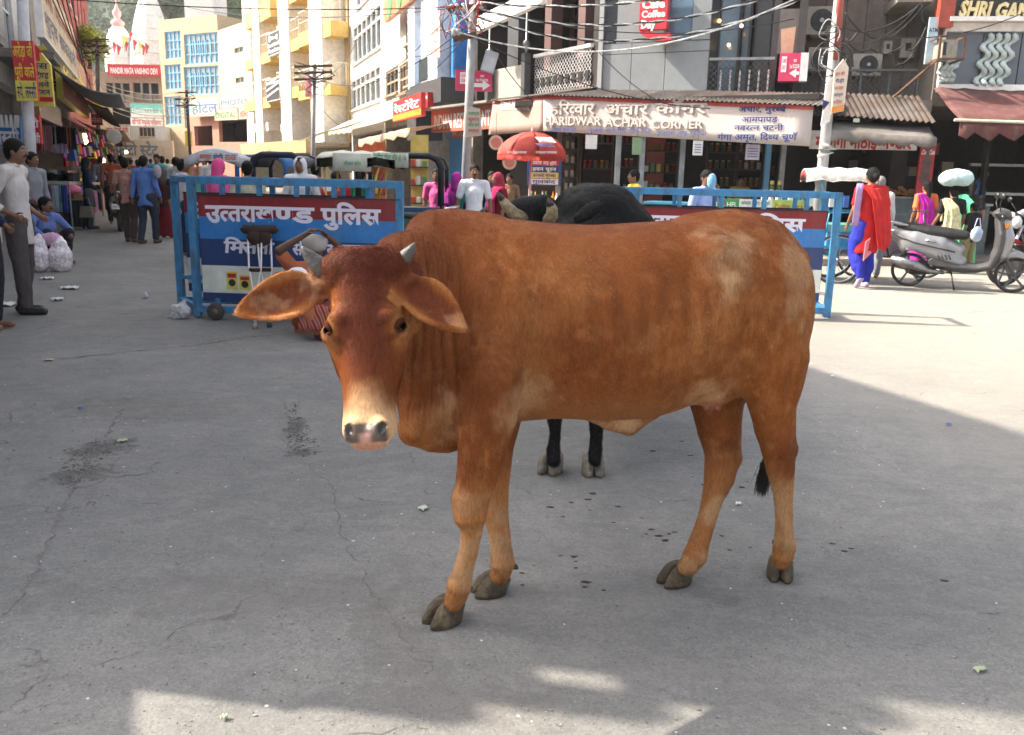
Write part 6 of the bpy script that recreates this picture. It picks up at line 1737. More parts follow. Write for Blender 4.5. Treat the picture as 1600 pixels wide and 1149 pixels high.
 hs=[(-0.02,.070,.00,.14),(0.05,.088,.006,.165),(0.14,.092,.008,.19),(0.24,.092,.006,.20),(0.34,.093,.004,.21),(0.43,.090,.000,.215),(0.52,.085,-.004,.20),
   (0.62,.077,-.006,.175),(0.72,.070,-.006,.150),(0.82,.067,-.004,.130),(0.90,.0695,-.002,.118),(0.95,.066,-.006,.100),(0.98,.050,-.018,.075)]
 ht=[a[0]*HL for a in hs]
 _,W_=spline(ht,[a[1] for a in hs]);X_,F_=spline(ht,[a[2] for a in hs]);_,D_=spline(ht,[a[3] for a in hs])
 pl=np.array(Pl)
 def hf(X,Y,Z):
  x,y,z=X-pl[0],Y-pl[1],Z-pl[2]
  t=x*dd.x+y*dd.y+z*dd.z;r=x*rr.x+y*rr.y+z*rr.z;n=x*nn.x+y*nn.y+z*nn.z
  tc_=np.clip(t,ht[0],ht[-1])
  w=np.interp(tc_,X_,W_)*sc_;f=np.interp(tc_,X_,F_)*sc_;dp=np.interp(tc_,X_,D_)*sc_
  c=f-dp/2;q=(n-c)/(dp/2)
  w=w*(1-.22*np.clip(-q,0,1)-.10*np.clip(q,0,1) ** 2)
  l=(np.abs(r/w) ** 2.5+np.abs(q) ** 2.5) ** 0.4
  d=(l-1)*np.minimum(w,dp/2)*0.9
  return np.where(t==tc_,d,np.sqrt(np.maximum(d,0) ** 2+(t-tc_) ** 2))
 S.put(pl-0.62,pl+0.62,hf,0.03)
 def H(t,r,n):return Pl+dd*(t*HL)+rr*r*sc_+nn*n*sc_
 # poll tuft, horn bases, brow ridges, cheek, lips, nostril wings
 S.cap(H(.045,-.055,-.05),H(.045,.055,-.05),.040,.040,0.03)
 for sgn in (-1,1):
  S.cap(H(.085,sgn*.070-.006,-.055),H(.062,sgn*.100-.010,-.055),.038,.027,0.03)
  S.cap(H(.345,sgn*.066,-.022),H(.41,sgn*.087,-.036),.022,.018,0.03)
  S.cap(H(.42,sgn*.078,-.055),H(.58,sgn*.060,-.09),.030,.022,0.035)
  S.ell(H(.93,sgn*.036,-.005),(.024,.022,.026),(rr,nn,dd),k=0.02)
 S.ell(H(.965,0,-.012),(.048,.020,.022),(rr,nn,dd),k=0.015)
 S.cap(H(.985,-.024,-.045),H(.985,.024,-.045),.022,.022,0.02)
 S.cap(H(.45,0,-.16),H(.92,0,-.085),.055,.032,0.04)       # jaw
 for sgn in (-1,1):
  S.ell(H(.925,sgn*.041,.020),(.0105,.016,.017),(rr*1.0+dd*.35*sgn,nn,dd),k=0.006,cut=True)
  S.ell(H(.395,sgn*.090,-.030),(.012,.018,.016),(rr,nn,dd),k=0.012,cut=True)
 # neck to skull
 S.cap(H(.25,.01,-.13),(JY(640,470,2.50,60)[:3]),.088,.12,0.05)
 # ears: leaf shells with a hollow front
 def ear(base,tip,wide,up_,openn):
  b_,t_=Vector(base),Vector(tip);ax=(t_-b_).normalized();L=(t_-b_).length
  o_=(Vector(openn)-ax*Vector(openn).dot(ax)).normalized();u_=ax.cross(o_)
  c=(b_+t_)/2
  def leaf(wd,th,ln,oo):
   A_,U_,O_=(np.array(v) for v in (ax,u_,o_));c_=np.array(c)+A_*L*.02+O_*oo
   def fn(X,Y,Z):
    x,y,z=X-c_[0],Y-c_[1],Z-c_[2]
    a=(x*A_[0]+y*A_[1]+z*A_[2])/(L*ln);b=x*U_[0]+y*U_[1]+z*U_[2];o=x*O_[0]+y*O_[1]+z*O_[2]
    ww=wd*(1.08-.42*np.clip(a,-1,1)-.12*np.clip(a,-1,1) ** 2);o=o-.35*b*b/wd
    q=np.sqrt(a*a+(b/ww) ** 2+(o/th) ** 2);return (q-1)*np.minimum(th,.02)*.9
   return fn
  S.put(np.array(c)-L*.75,np.array(c)+L*.75,leaf(wide,.020,.54,0),0.010)
  S.cap(b_-ax*.03,b_+ax*.05,.030,.026,0.02)
  S.put(np.array(c)-L*.75,np.array(c)+L*.75,leaf(wide*.80,.022,.46,.019),0.005,True)
  return ax,u_,o_,c,L
 k0=(Pl-Vector((0,0,CAMH))).length
 ears=[ear(at(497,449,2.24),at(372,489,2.20),.056,1,(-.05,-1,.25)),ear(at(634,447,2.25),at(724,514,2.20),.052,1,(.25,-1,.45))]
 V,Q=S.mesh()
 # normals for displacement
 a,b,c,d=(V[Q[:,i]] for i in range(4))
 fn_=np.cross(c-a,d-b);VN=np.zeros_like(V)
 for i in range(4):np.add.at(VN,Q[:,i],fn_)
 VN /= np.linalg.norm(VN,axis=1)[:,None]+1e-12
 s=(V[:,0]-O.x)*e1[0]+(V[:,1]-O.y)*e1[1];w=(V[:,0]-O.x)*e2[0]+(V[:,1]-O.y)*e2[1];z=V[:,2]
 rel=V-pl
 ht_=rel @ np.array(dd)/HL;hr=rel @ np.array(rr)/sc_;hn=rel @ np.array(nn)/sc_
 ishead=ss(-np.sqrt((np.abs(hr)/.16) ** 4+((hn+.09)/.15) ** 4),-1.15,-0.95)*ss(ht_,-.12,-.06)*(1-ss(ht_,1.1,1.2))
 # folds of the neck: near vertical creases, fading over the shoulder
 mask=ss(s,-.42,-.34)*(1-ss(s,-.16,-.02))*ss(z,.66,.84)*(1-ss(z,1.16,1.27))*(1-ishead)*ss(-w,-.05,.03)
 ph=(s+0.10*(1.0-z) ** 2+(vnoise(V,6,3,2)-.5)*0.06)/0.034*2*PI
 am=0.4+1.1*vnoise(V*[1,1,.5],7,9,2)
 for ax,u_,o_,c,L in ears:
  q=V-np.array(c);mask=mask*(1-((np.abs(q @ np.array(ax))<L*.62) & (np.abs(q @ np.array(u_))<.075) & (np.abs(q @ np.array(o_))<.06)))
 disp=mask*am*(-np.abs(np.sin(ph/2)) ** 0.8*0-(1-np.abs(np.sin(ph/2))) ** 3.5)*0.012
 # soft muscle and rib relief
 disp+=(vnoise(V,5,21,2)-.5)*0.010*(1-ishead)
 def dent(c,r,a):
  q=(((V-np.array(c))/np.array(r)) ** 2).sum(1);return-a*np.exp(-q*1.6)
 disp+=(dent(J(1085,430,-.27,1)[:3],(.09,.15,.12),.022)+dent(J(1168,520,-.26,1)[:3],(.035,.2,.17),.012)+dent(J(838,540,-.28,1)[:3],(.045,.2,.22),.014)
    +dent(J(712,470,-.2,1)[:3],(.05,.2,.16),.012)+dent(J(1236,600,-.2,1)[:3],(.02,.12,.12),.010)+dent(J(1215,745,-.12,1)[:3],(.012,.08,.10),.006)
    +dent(JY(748,840,2.45,1)[:3],(.010,.06,.09),.005)+dent(JY(757,735,2.45,1)[:3],(.014,.07,.09),.008)+dent(J(800,655,-.2,1)[:3],(.03,.12,.05),.012))*(1-ishead)
 disp -= (dent(J(1130,398,-.26,1)[:3],(.045,.15,.045),.016)+dent(J(775,640,-.2,1)[:3],(.05,.12,.06),.010)+dent(J(760,430,-.24,1)[:3],(.05,.15,.10),.008))*(1-ishead)
 rib=ss(s,.22,.30)*(1-ss(s,.62,.72))*ss(z,.72,.80)*(1-ss(z,1.08,1.18))
 disp+=rib*np.sin((s+.12*z)/.075*2*PI)*0.0026
 V=V+VN*disp[:,None]
 # ---- coat colours
 def rgb(r,g,b_):return np.array([r,g,b_])
 base=rgb(.180,.055,.0145);dark=rgb(.078,.019,.007);pale=rgb(.31,.135,.048);cream=rgb(.50,.320,.175);gold=rgb(.245,.078,.018)
 n1=vnoise(V,3.0,1,4);n2=vnoise(V,9,2,3);n3=vnoise(V,24,5,3)
 C=np.tile(base,(len(V),1))
 def mixc(f,c):
  nonlocal C
  f=np.clip(f,0,1)[:,None];C=C*(1-f)+c*f
 mixc(ss(n1,.52,.66)*.45,gold);mixc(ss(n2,.55,.75)*.30,dark)
 mixc(ss(n2*.5+n1*.5,.53,.64)*ss(z,.80,.95)*(1-ss(z,1.22,1.30))*.36*ss(s,.12,.25),pale)
 mixc(ss(n3,.55,.75)*.30,pale);n4=vnoise(V*[1,1,.5],55,15,2);mixc(ss(n4,.52,.72)*ss(n1,.40,.56)*.30,pale*1.1);n5=vnoise(V*[1,1,.6],16,35,2);mixc(ss(n5,.52,.70)*.22,dark)
 # dark neck and shoulder, lighter flank
 mixc((1-ss(s,-.18,.10))*.55*ss(z,.62,.78),dark*1.35)
 mixc(ss(z,1.20,1.30)*.25,dark*1.3)
 mixc(ss(s,.80,.95)*ss(z,.58,.70)*(1-ss(z,.86,1.0))*.45,gold)
 def spot(c,r,col,a,nz=0.5):
  dd2=np.sqrt((((V-np.array(c))/(np.array(r)*1.35)) ** 2).sum(1))+(n2-.5)*nz*2.6+(n3-.5)*1.4
  mixc((1-ss(dd2,.15,1.25))*a*.85,col)
 spot(J(1145,400,-.24,1)[:3],(.07,.1,.09),cream,.55);spot(J(1140,452,-.25,1)[:3],(.03,.1,.05),cream,.45)
 spot(J(910,420,-.27,1)[:3],(.10,.15,.10),pale,.35);spot(J(840,500,-.25,1)[:3],(.09,.15,.12),pale,.4)
 spot(J(1100,612,-.1,1)[:3],(.10,.22,.05),cream,.7);spot(J(822,640,-.2,1)[:3],(.07,.15,.07),cream,.5)
 spot(J(700,640,-.15,1)[:3],(.035,.12,.09),cream,.6);spot(JY(672,655,2.5,1)[:3],(.07,.12,.05),pale,.7)
 spot(J(1240,430,-.16,1)[:3],(.05,.10,.12),cream,.4,1.2);spot(J(980,668,-.05,1)[:3],(.09,.2,.03),cream,.9);spot(J(1113,632,-.06,1)[:3],(.035,.12,.03),rgb(.36,.13,.10),1.0,.2)
 # belly underside and legs pale
 und=ss(-VN[:,2],.35,.85)*ss(z,.5,.56)
 mixc(und*.55,pale)
 leg=1-ss(z,.36,.56)
 mixc(leg*(.60+.5*(n1-.4)),pale*1.15);mixc((1-ss(z,.30,.55))*ss(n2,.42,.62)*.55,cream*.85)
 mixc((1-ss(z,.05,.20))*.5,pale);mixc(ss(n3,.5,.7)*(1-ss(z,.1,.35))*.35,dark)
 # front of the knees pale, dark hock
 spot(J(1236,700,-.1,1)[:3],(.05,.08,.08),dark*1.2,.7);spot(J(1226,850,-.07,1)[:3],(.03,.03,.02),rgb(.03,.02,.015),.5)
 spot(JY(728,780,2.47,1)[:3],(.05,.08,.05),cream,.35)
 # ---- head colours
 hd=ishead
 front=ss(hn,-.10,-.03)
 mixc(hd*.8,base*.9)
 mixc(hd*(1-ss(ht_+(n2-.5)*.25,.40,.86))*(1-ss(np.abs(hr),.035,.085))*.85,rgb(.078,.018,.011))
 mixc(hd*(1-ss(ht_,.10,.22))*.7,rgb(.095,.021,.011))
 mixc(hd*(1-ss(ht_,.58,.80))*(1-ss(np.abs(hr),.02,.055))*ss(ht_,.35,.5)*.5,dark*1.2)
 mixc(hd*ss(ht_,.28,.36)*(1-ss(ht_,.46,.56))*ss(np.abs(hr),.062,.085)*.55,pale*1.0)       # lighter round the eyes
 mixc(hd*ss(ht_+(n2-.5)*.25,.60,.90)*(1-ss(np.abs(hr),.01,.05))*.6,pale*1.05)
 mixc(hd*ss(ht_+(n2-.5)*.16-np.abs(hr)*.9,.60,.90)*.92,cream*1.12)
 mixc(hd*ss(ht_,.46,.60)*(1-ss(ht_,.74,.88))*ss(np.abs(hr),.030,.060)*.9,rgb(.120,.032,.008))
 padc=rgb(.034,.026,.026)
 pad=hd*ss(ht_,.888,.905)*(1-ss(ht_,.985,1.0))*(1-ss(np.abs(hr),.048,.060))*ss(hn,-.03,-.012)
 mixc(pad*.9,padc)
 mixc(pad*(1-ss(np.abs(hr+.002),.006,.022))*ss(ht_,.935,.96)*.85,rgb(.46,.24,.19))
 mixc(hd*ss(ht_,.985,1.01)*.8,rgb(.42,.20,.15))
 for sgn in (-1,1):
  q=np.sqrt(((ht_-.925)*HL/.022) ** 2+((hr-sgn*.041)/.013) ** 2+((hn-.008)/.03) ** 2)
  mixc((1-ss(q,.7,1.1))*.95,rgb(.012,.009,.009))
  q=np.sqrt(((ht_-.398-.25*(.095-sgn*hr))*HL/.022) ** 2+((hr-sgn*.090)/.019) ** 2+((hn+.03)/.03) ** 2)
  mixc((1-ss(q,.75,1.25))*.95,rgb(.014,.008,.006))
  q=np.sqrt(((ht_-.44-.9*(.085-sgn*hr))*HL/.010) ** 2+((hr-sgn*.072)/.026) ** 2)
  mixc((1-ss(q,.6,1.2))*hd*front*.55,dark*.7)
 for ax,u_,o_,c,L in ears:
  q=V-np.array(c);la=q @ np.array(ax)/L;lu=q @ np.array(u_);lo_=q @ np.array(o_)
  e=(np.abs(la)<.62) & (np.abs(lu)<.07) & (np.abs(lo_)<.05)
  facing=ss(VN @ np.array(o_),0.0,.5)
  rimd=np.abs(lu)/.054
  mixc(e*.8,gold*1.15)
  mixc(e*facing*(1-ss(rimd,.35,.95))*.9*(1-ss(la,.20,.48)),rgb(.115,.030,.014))  # reddish ear hollow with its inner shading put into the coat colour
  mixc(e*facing*ss(rimd,.6,.95)*.6,pale)
  mixc(e*ss(la,.40,.52)*.6,pale)
  mixc(e*facing*ss(n3,.55,.7)*.25,cream)
 C=np.clip(C,0.004,0.9)
 cm=coat_mat('brown_coat',streak=(150,150,34),amp=0.30,spec=.08,sheen=0)
 body=fast_mesh('body',V,Q,cm,root)
 attr_col(body.data,'coat',C)
 # ---- horns, eyes
 horn=M('horn_grey',(.055,.050,.046),rough=.5,var=.35,scale=30,dirt=(.15,.13,.10),dscale=14,bump=.3,bscale=60)
 mb=MB();mb.tube([H(.085,-.100,-.05),H(.035,-.122,-.045),H(-.015,-.142,-.03),H(-.045,-.152,-.015)],[.027,.024,.014,.003],12);mb.build('horn',horn,root,smooth=True)
 mb=MB();mb.tube([H(.07,.085,-.05),H(.025,.106,-.05),H(-.020,.126,-.045),H(-.050,.136,-.04)],[.025,.021,.012,.002],12);mb.build('horn',horn,root,smooth=True)
 eyem=M('eye_dark',(.006,.004,.003),rough=.15,var=.1,spec=.4)
 pf=(pad[Q]>.35).all(1)
 if pf.any():
  ui,inv=np.unique(Q[pf],return_inverse=True);o_=fast_mesh('nose_pad',V[ui]+VN[ui]*.0012,inv.reshape(-1,4),coat_mat('wet_nose',streak=(300,300,300),amp=.35,rough=.28,spec=.5,sheen=0),root);attr_col(o_.data,'coat',C[ui])
 for sgn in (-1,1):
  mb=MB();mb.blob(H(.397,sgn*.0825,-.036),(.0115,.0125,.0060),14,9);mb.build('eye',eyem,root,smooth=True)
  mb=MB()
  p0,p1,p2,p3=H(.360,sgn*.0935,-.050),H(.364,sgn*.0965,-.030),H(.378,sgn*.092,-.014),H(.410,sgn*.082,-.008)
  mb.tube([p0,p1,p2,p3],[.004,.0075,.0075,.004],8);mb.build('eyelid',M('eyelid',(.050,.016,.007),rough=.95,spec=.05),root,smooth=True)
  mb=MB();mb.tube([H(.408,sgn*.098,-.048),H(.422,sgn*.0965,-.032),H(.422,sgn*.088,-.018),H(.412,sgn*.080,-.010)],[.003,.0060,.0058,.003],8);mb.build('eyelid',M('eyelid',0),root,smooth=True)
 # ---- hooves
 hm=M('hoof_horn',(.058,.042,.023),rough=.75,var=.5,scale=50,dirt=(.19,.14,.075),dscale=18,damt=.8,bump=.5,bscale=50)
 hoof(root,G(698,970),(-.80,-.62,0),hm,.106,.104,.074)
 hoof(root,G(771,926),(-.92,-.35,0),hm,.098,.102,.068)
 hoof(root,G(1059,910),(-.88,-.45,0),hm,.098,.102,.068)
 hoof(root,G(1218,900),(-.25,-.95,0),hm,.096,.092,.070)
 # ---- tail: down behind the near hind leg, black tuft showing in front of the hock
 tm=coat_mat('tail_coat',attr=False,col=(.20,.085,.035))
 mb=MB();tp=[mid(1248,420,.04)[0],mid(1254,470,.06)[0],mid(1248,560,.08)[0],mid(1236,640,.06)[0],mid(1208,700,.05)[0],mid(1196,728,.03)[0]]
 mb.tube(tp,[.026,.021,.016,.013,.011,.009],10);mb.build('tail',tm,root,smooth=True)
 g=np.random.default_rng(4);n=900
 R0=np.tile(np.array(tp[-1]),(n,1))+g.normal(0,.006,(n,3))+np.array([0,0,.02])*g.random((n,1))
 D0=np.array([-.05,0,-1])+g.normal(0,.10,(n,3));D0 /= np.linalg.norm(D0,axis=1)[:,None]
 dk=coat_mat('tuft_hair',bump=0,amp=0.1,sheen=0)
 hair_obj('tail_tuft',R0,D0,.07+.05*g.random(n),np.tile([.012,.008,.007],(n,1)),root,dk,.0009,5,.3,g.normal(0,.5,(n,3)))
 # ---- short coat hair
 n=300000
 fz=V[Q[:,0]]
 wt=np.where(VN[Q[:,0]] @ np.array([0,-1,0.15])>-0.35,1.0,0.08)      # the side that can be seen, and its rim
 P,Nn,qi=surf_samples(V,Q,n,g,wt)
 vi=Q[qi,0]
 hi_=ishead[vi]
 flow=np.tile(np.array(e1)*.8+np.array([0,0,-.75]),(n,1))
 nz=vnoise(P,8,40,2)-.5;nz2=vnoise(P,8,60,2)-.5
 flow[:,0]+=nz*1.6;flow[:,2]+=nz2*1.6
 fl_h=np.tile(np.array(dd),(n,1))*.9+np.array(rr)*(np.sign(hr[vi])[:,None]*.45)
 up_t=ht_[vi]<.30
 fl_h[up_t]=np.array(dd)*.4+np.array(rr)*g.normal(0,.7,(up_t.sum(),1))
 flow=flow*(1-hi_[:,None])+fl_h*hi_[:,None]
 lg=(P[:,2]<.55);flow[lg]=np.array([0.05,0,-1.0])
 for ax,u_,o_,c,L in ears:
  q=P-np.array(c);e=(np.abs(q @ np.array(ax)/L)<.62) & (np.abs(q @ np.array(u_))<.07) & (np.abs(q @ np.array(o_))<.05)
  flow[e]=np.array(ax)
 flow+=g.normal(0,.16,(n,3))
 flow -= Nn*np.einsum('ij,ij->i',flow,Nn)[:,None]
 flow /= np.linalg.norm(flow,axis=1)[:,None]+1e-9
 Lh=.008+.006*g.random(n)
 Lh *= (1+hi_*.9*(1-ss(ht_[vi],.08,.2)))*(1-hi_*.6*ss(ht_[vi],.45,.8))
 keep=~((hi_>.3) & (ht_[vi]>.875) & (np.abs(hr[vi])<.066) & (hn[vi]>-.04))
 for sgn in (-1,1):
  keep &= ~((np.abs(ht_[vi]-.395)*HL<.022) & (np.abs(hr[vi]-sgn*.088)<.02) & (hn[vi]>-.06) & (hi_>.3))
 keep &= P[:,2]>.05
 tone=np.exp(g.normal(0,.30,n));Ch=np.clip(C[vi]*tone[:,None],.004,.9)
 wh=(g.random(n)<.025+.16*ss(n4[vi],.52,.74)*ss(n2[vi],.42,.6)) & (hi_<.4);Ch[wh]=np.minimum(Ch[wh]*2.0+.05,.6)
 hm_=coat_mat('brown_hair',bump=0,amp=.05,rough=.48,spec=.14,sheen=0)
 hair_obj('coat_hair',(P-Nn*.0008)[keep],flow[keep],Lh[keep],Ch[keep],root,hm_,.00040,4,.22,Nn[keep])
 return root
brown_cow()
def vnormals0(V,Q):
 a,b,c,d=(V[Q[:,i]] for i in range(4));f=np.cross(c-a,d-b);N=np.zeros_like(V)
 for i in range(4):np.add.at(N,Q[:,i],f)
 return N/(np.linalg.norm(N,axis=1)[:,None]+1e-12)
def black_cow():
 root=thing('cow','black cow with banded pale horns standing behind the back of the brown cow','cow',(0.45,4.6,0))
 A=math.radians(4);e1=(math.sin(A),math.cos(A),0.0);e2=(math.cos(A),-math.sin(A),0.0)
 O=Vector((.40,4.1,0))
 S=SDF((-.55,3.55,.0),(1.1,6.1,1.6),0.011)
 trunk(S,O,e1,e2,[(-.02,1.18,.62,.17),(.10,1.28,.55,.27),(.25,1.34,.50,.31),(.5,1.345,.50,.335),(.8,1.345,.50,.35),(1.1,1.36,.56,.33),(1.35,1.36,.64,.26),(1.52,1.25,.70,.18),(1.6,1.10,.78,.10)],k=.03,egg=.05,expo=2.9)
 S.ell((.40,4.40,1.30),(.16,.24,.085),k=.10)
 S.cap((.44,4.4,1.30),(.52,5.5,1.24),.05,.05,.05)
 for x in (.30,.60):S.ell((x,4.30,1.02),(.11,.14,.22),k=.08)
 S.chain([(.36,4.25,1.05,.16),(.22,4.10,1.05,.14),(.08,3.98,1.08,.115)],.06)
 S.chain([(.07,3.98,1.16,.085),(.03,3.94,1.12,.085),(-.08,3.88,.98,.07),(-.16,3.84,.86,.055)],.03)
 S.cap((0.02,4.0,1.275),(.13,4.0,1.285),.06,.06,.05)
 f1,f2=G(862,738),G(927,742)
 for f,sx in ((f1,.30),(f2,.58)):
  S.chain([(sx,4.22,.72,.095),(sx*.6+f.x*.4,4.15,.56,.062),(f.x+.01,4.02,.40,.045),(f.x,4.0,.36,.044),(f.x+.005,4.0,.22,.030),(f.x,4.0,.13,.036),(f.x,3.98,.085,.034)],.03)
 for sx in (.38,.66):
  S.chain([(sx,5.45,.80,.14),(sx,5.42,.55,.075),(sx,5.60,.42,.05),(sx,5.55,.2,.034),(sx,5.52,.09,.036)],.03)
 def ear(b,t,wide,o):
  b,t=Vector(b),Vector(t);ax=(t-b).normalized();L=(t-b).length;o=(Vector(o)-ax*Vector(o).dot(ax)).normalized();u=ax.cross(o)
  S.ell((b+t)/2,(L*.55,wide,.022),(ax,u,o),k=.02)
 ear(at(895,346,3.96),at(942,318,3.92),.042,(-.3,-1,.5))
 ear(at(812,348,3.96),at(778,350,3.92),.038,(0,-1,.4))
 V,Q=S.mesh()
 VN=vnormals0(V,Q);V=V+VN*((vnoise(V,7,77,3)-.5)*.022-(.16-np.minimum(np.abs(vnoise(V*[1,1,.6],11,78,2)-.5),.16))*.03)[:,None]
 cm=coat_mat('black_coat',attr=False,col=(.0052,.0048,.0054),amp=.5,streak=(90,90,60),rough=.55,spec=.12,sheen=0)
 fast_mesh('body',V,Q,cm,root)
 g=np.random.default_rng(12);n=60000;P,Nn,qi=surf_samples(V,Q,n,g,np.where(VN[Q[:,0]] @ np.array([0,-.8,.6])>-.1,1,.02))
 fl=np.tile([.1,.6,-.7],(n,1))+g.normal(0,.2,(n,3));fl -= Nn*np.einsum('ij,ij->i',fl,Nn)[:,None];fl /= np.linalg.norm(fl,axis=1)[:,None]+1e-9
 hair_obj('coat_hair',P,fl,.016+.01*g.random(n),np.clip(np.exp(g.normal(0,.6,n))[:,None]*np.array([[.0055,.005,.0055]]),0,.2),root,coat_mat('black_hair',bump=0,amp=.05,rough=.4,spec=.3,sheen=0),.0007,4,.2,Nn)
 horn=M('horn_banded',(.27,.21,.12),rough=.45,var=.5,scale=55,dirt=(.08,.06,.04),dscale=40,bump=.6,bscale=90)
 tipm=M('horn_tip',(.03,.028,.026),rough=.4)
 for pts,rs in (([at(822,342,3.96),at(803,334,3.94),at(790,320,3.92),at(784,311,3.91)],[.030,.028,.023,.016]),([at(856,346,3.96),at(862,338,3.90),at(863,328,3.87),at(860,320,3.86)],[.030,.029,.025,.019])):
  mb=MB();mb.tube(pts,rs,12);h=mb.build('horn',horn,root,smooth=True)
  d=(pts[-1]-pts[-2]);mb=MB();mb.tube([pts[-1]-d*.1,pts[-1]+d*.6,pts[-1]+d*1.25],[rs[-1]+.001,rs[-1]*.7,.003],10);mb.build('horn_tip',tipm,h,smooth=True)
 hm=M('hoof_pale',(.17,.145,.115),rough=.7,var=.4,scale=40,dirt=(.07,.05,.035),dscale=18,damt=.8,bump=.5,bscale=50)
 hoof(root,G(861,736),(-.35,-.93,0),hm,.125,.115,.095,False)
 hoof(root,G(926,740),(.05,-1,0),hm,.115,.10,.095,False)
 hoof(root,Vector((.38,5.46,0)),(0,-1,0),hm,.10,.11,.08,False)
 hoof(root,Vector((.66,5.46,0)),(0,-1,0),hm,.10,.11,.08,False)
black_cow()
# ------------------------------------------------------------------ people
SKIN=M('skin_brown',(.215,.103,.060),rough=.5,var=.12,scale=18,spec=.4)
SKIND=M('skin_dark_brown',(.095,.042,.024),rough=.5,var=.12,scale=18,spec=.4)
HAIRB=M('hair_black',(.005,.0045,.0045),rough=.6,var=.4,scale=60,bump=.6,bscale=120,spec=.15)
HAIRG=M('hair_grey',(.20,.19,.18),rough=.6,var=.5,scale=70,bump=.6,bscale=120)
EYEW=M('eye_white',(.45,.42,.38),rough=.2);EYED=M('eye_pupil',(.01,.008,.007),rough=.1);LIP=M('lip_brown',(.16,.055,.045),rough=.45)
BASEP=dict(pel=(0,0,.93),chest=(0,0,1.24),neck=(0,-.01,1.43),head=(0,.02,1.585),
    ls=(-.180,-.01,1.395),rs=(.180,-.01,1.395),le=(-.235,-.03,1.12),re=(.235,-.03,1.12),lh=(-.235,.05,.87),rh=(.235,.05,.87),
    lhp=(-.085,0,.90),rhp=(.085,0,.90),lk=(-.10,.025,.49),rk=(.10,.025,.49),la=(-.10,-.02,.085),ra=(.10,-.02,.085),lt=None,rt=None)
def garment_noise(V,VN,amp,sc,seed):
 n=vnoise(V*[1,1,.55],sc,seed,3)-.5;m=np.abs(vnoise(V*[1,1,.35],sc*1.8,seed+5,2)-.5)
 return V+VN*((n*amp*1.4)-(.18-np.minimum(m,.18))*amp*1.6)[:,None]
def cloth_sheet(name,rows,TM,mat,parent,thick=.012,fold=.02,seed=1):
 """draped cloth from local control rows, smoothed and folded lengthwise"""
 R=np.array(rows,float);nr,nc=R.shape[:2];m,n=22,24
 u=np.linspace(0,nr-1,m);v=np.linspace(0,nc-1,n)
 def lin(A,x,ax_):
  i=np.clip(np.floor(x).astype(int),0,A.shape[ax_]-2);f=(x-i);f=f*f*(3-2*f)*.5+f*.5
  sh=[1]*A.ndim;sh[ax_]=len(x);f=f.reshape(sh);return np.take(A,i,ax_)*(1-f)+np.take(A,i+1,ax_)*f
 Gd=lin(lin(R,u,0),v,1)
 du=np.gradient(Gd,axis=0);dv=np.gradient(Gd,axis=1);N=np.cross(du,dv);N /= np.linalg.norm(N,axis=2)[...,None]+1e-9
 ph=np.linspace(0,1,n)[None,:]*21+np.linspace(0,1,m)[:,None]*1.6+seed
 Gd=Gd+N*(np.sin(ph)*fold*(.35+.65*np.linspace(0,1,m)[:,None])+np.sin(ph*2.3+1)*fold*.3)[...,None]
 V=np.vstack([Gd.reshape(-1,3),(Gd+N*thick).reshape(-1,3)]);k=m*n;F=[]
 for i in range(m-1):
  for j in range(n-1):
   a=i*n+j;F.append((a,a+1,a+n+1,a+n));F.append((a+k+n,a+k+n+1,a+k+1,a+k))
 for i in range(m-1):
  for j in (0,n-1):
   a=i*n+j;q=(a,a+n,a+n+k,a+k);F.append(q if j==0 else q[::-1])
 for j in range(n-1):
  for i in (0,m-1):
   a=i*n+j;q=(a,a+1,a+1+k,a+k);F.append(q[::-1] if i==0 else q)
 W=V @ TM[:3,:3].T+TM[:3,3]
 return mesh_obj(name,W,F,mat,parent,True)
def vnormals(V,Q):
 a,b,c,d=(V[Q[:,i]] for i in range(4));f=np.cross(c-a,d-b);N=np.zeros_like(V)
 for i in range(4):np.add.at(N,Q[:,i],f)
 return N/(np.linalg.norm(N,axis=1)[:,None]+1e-12)
_pseed=[0]
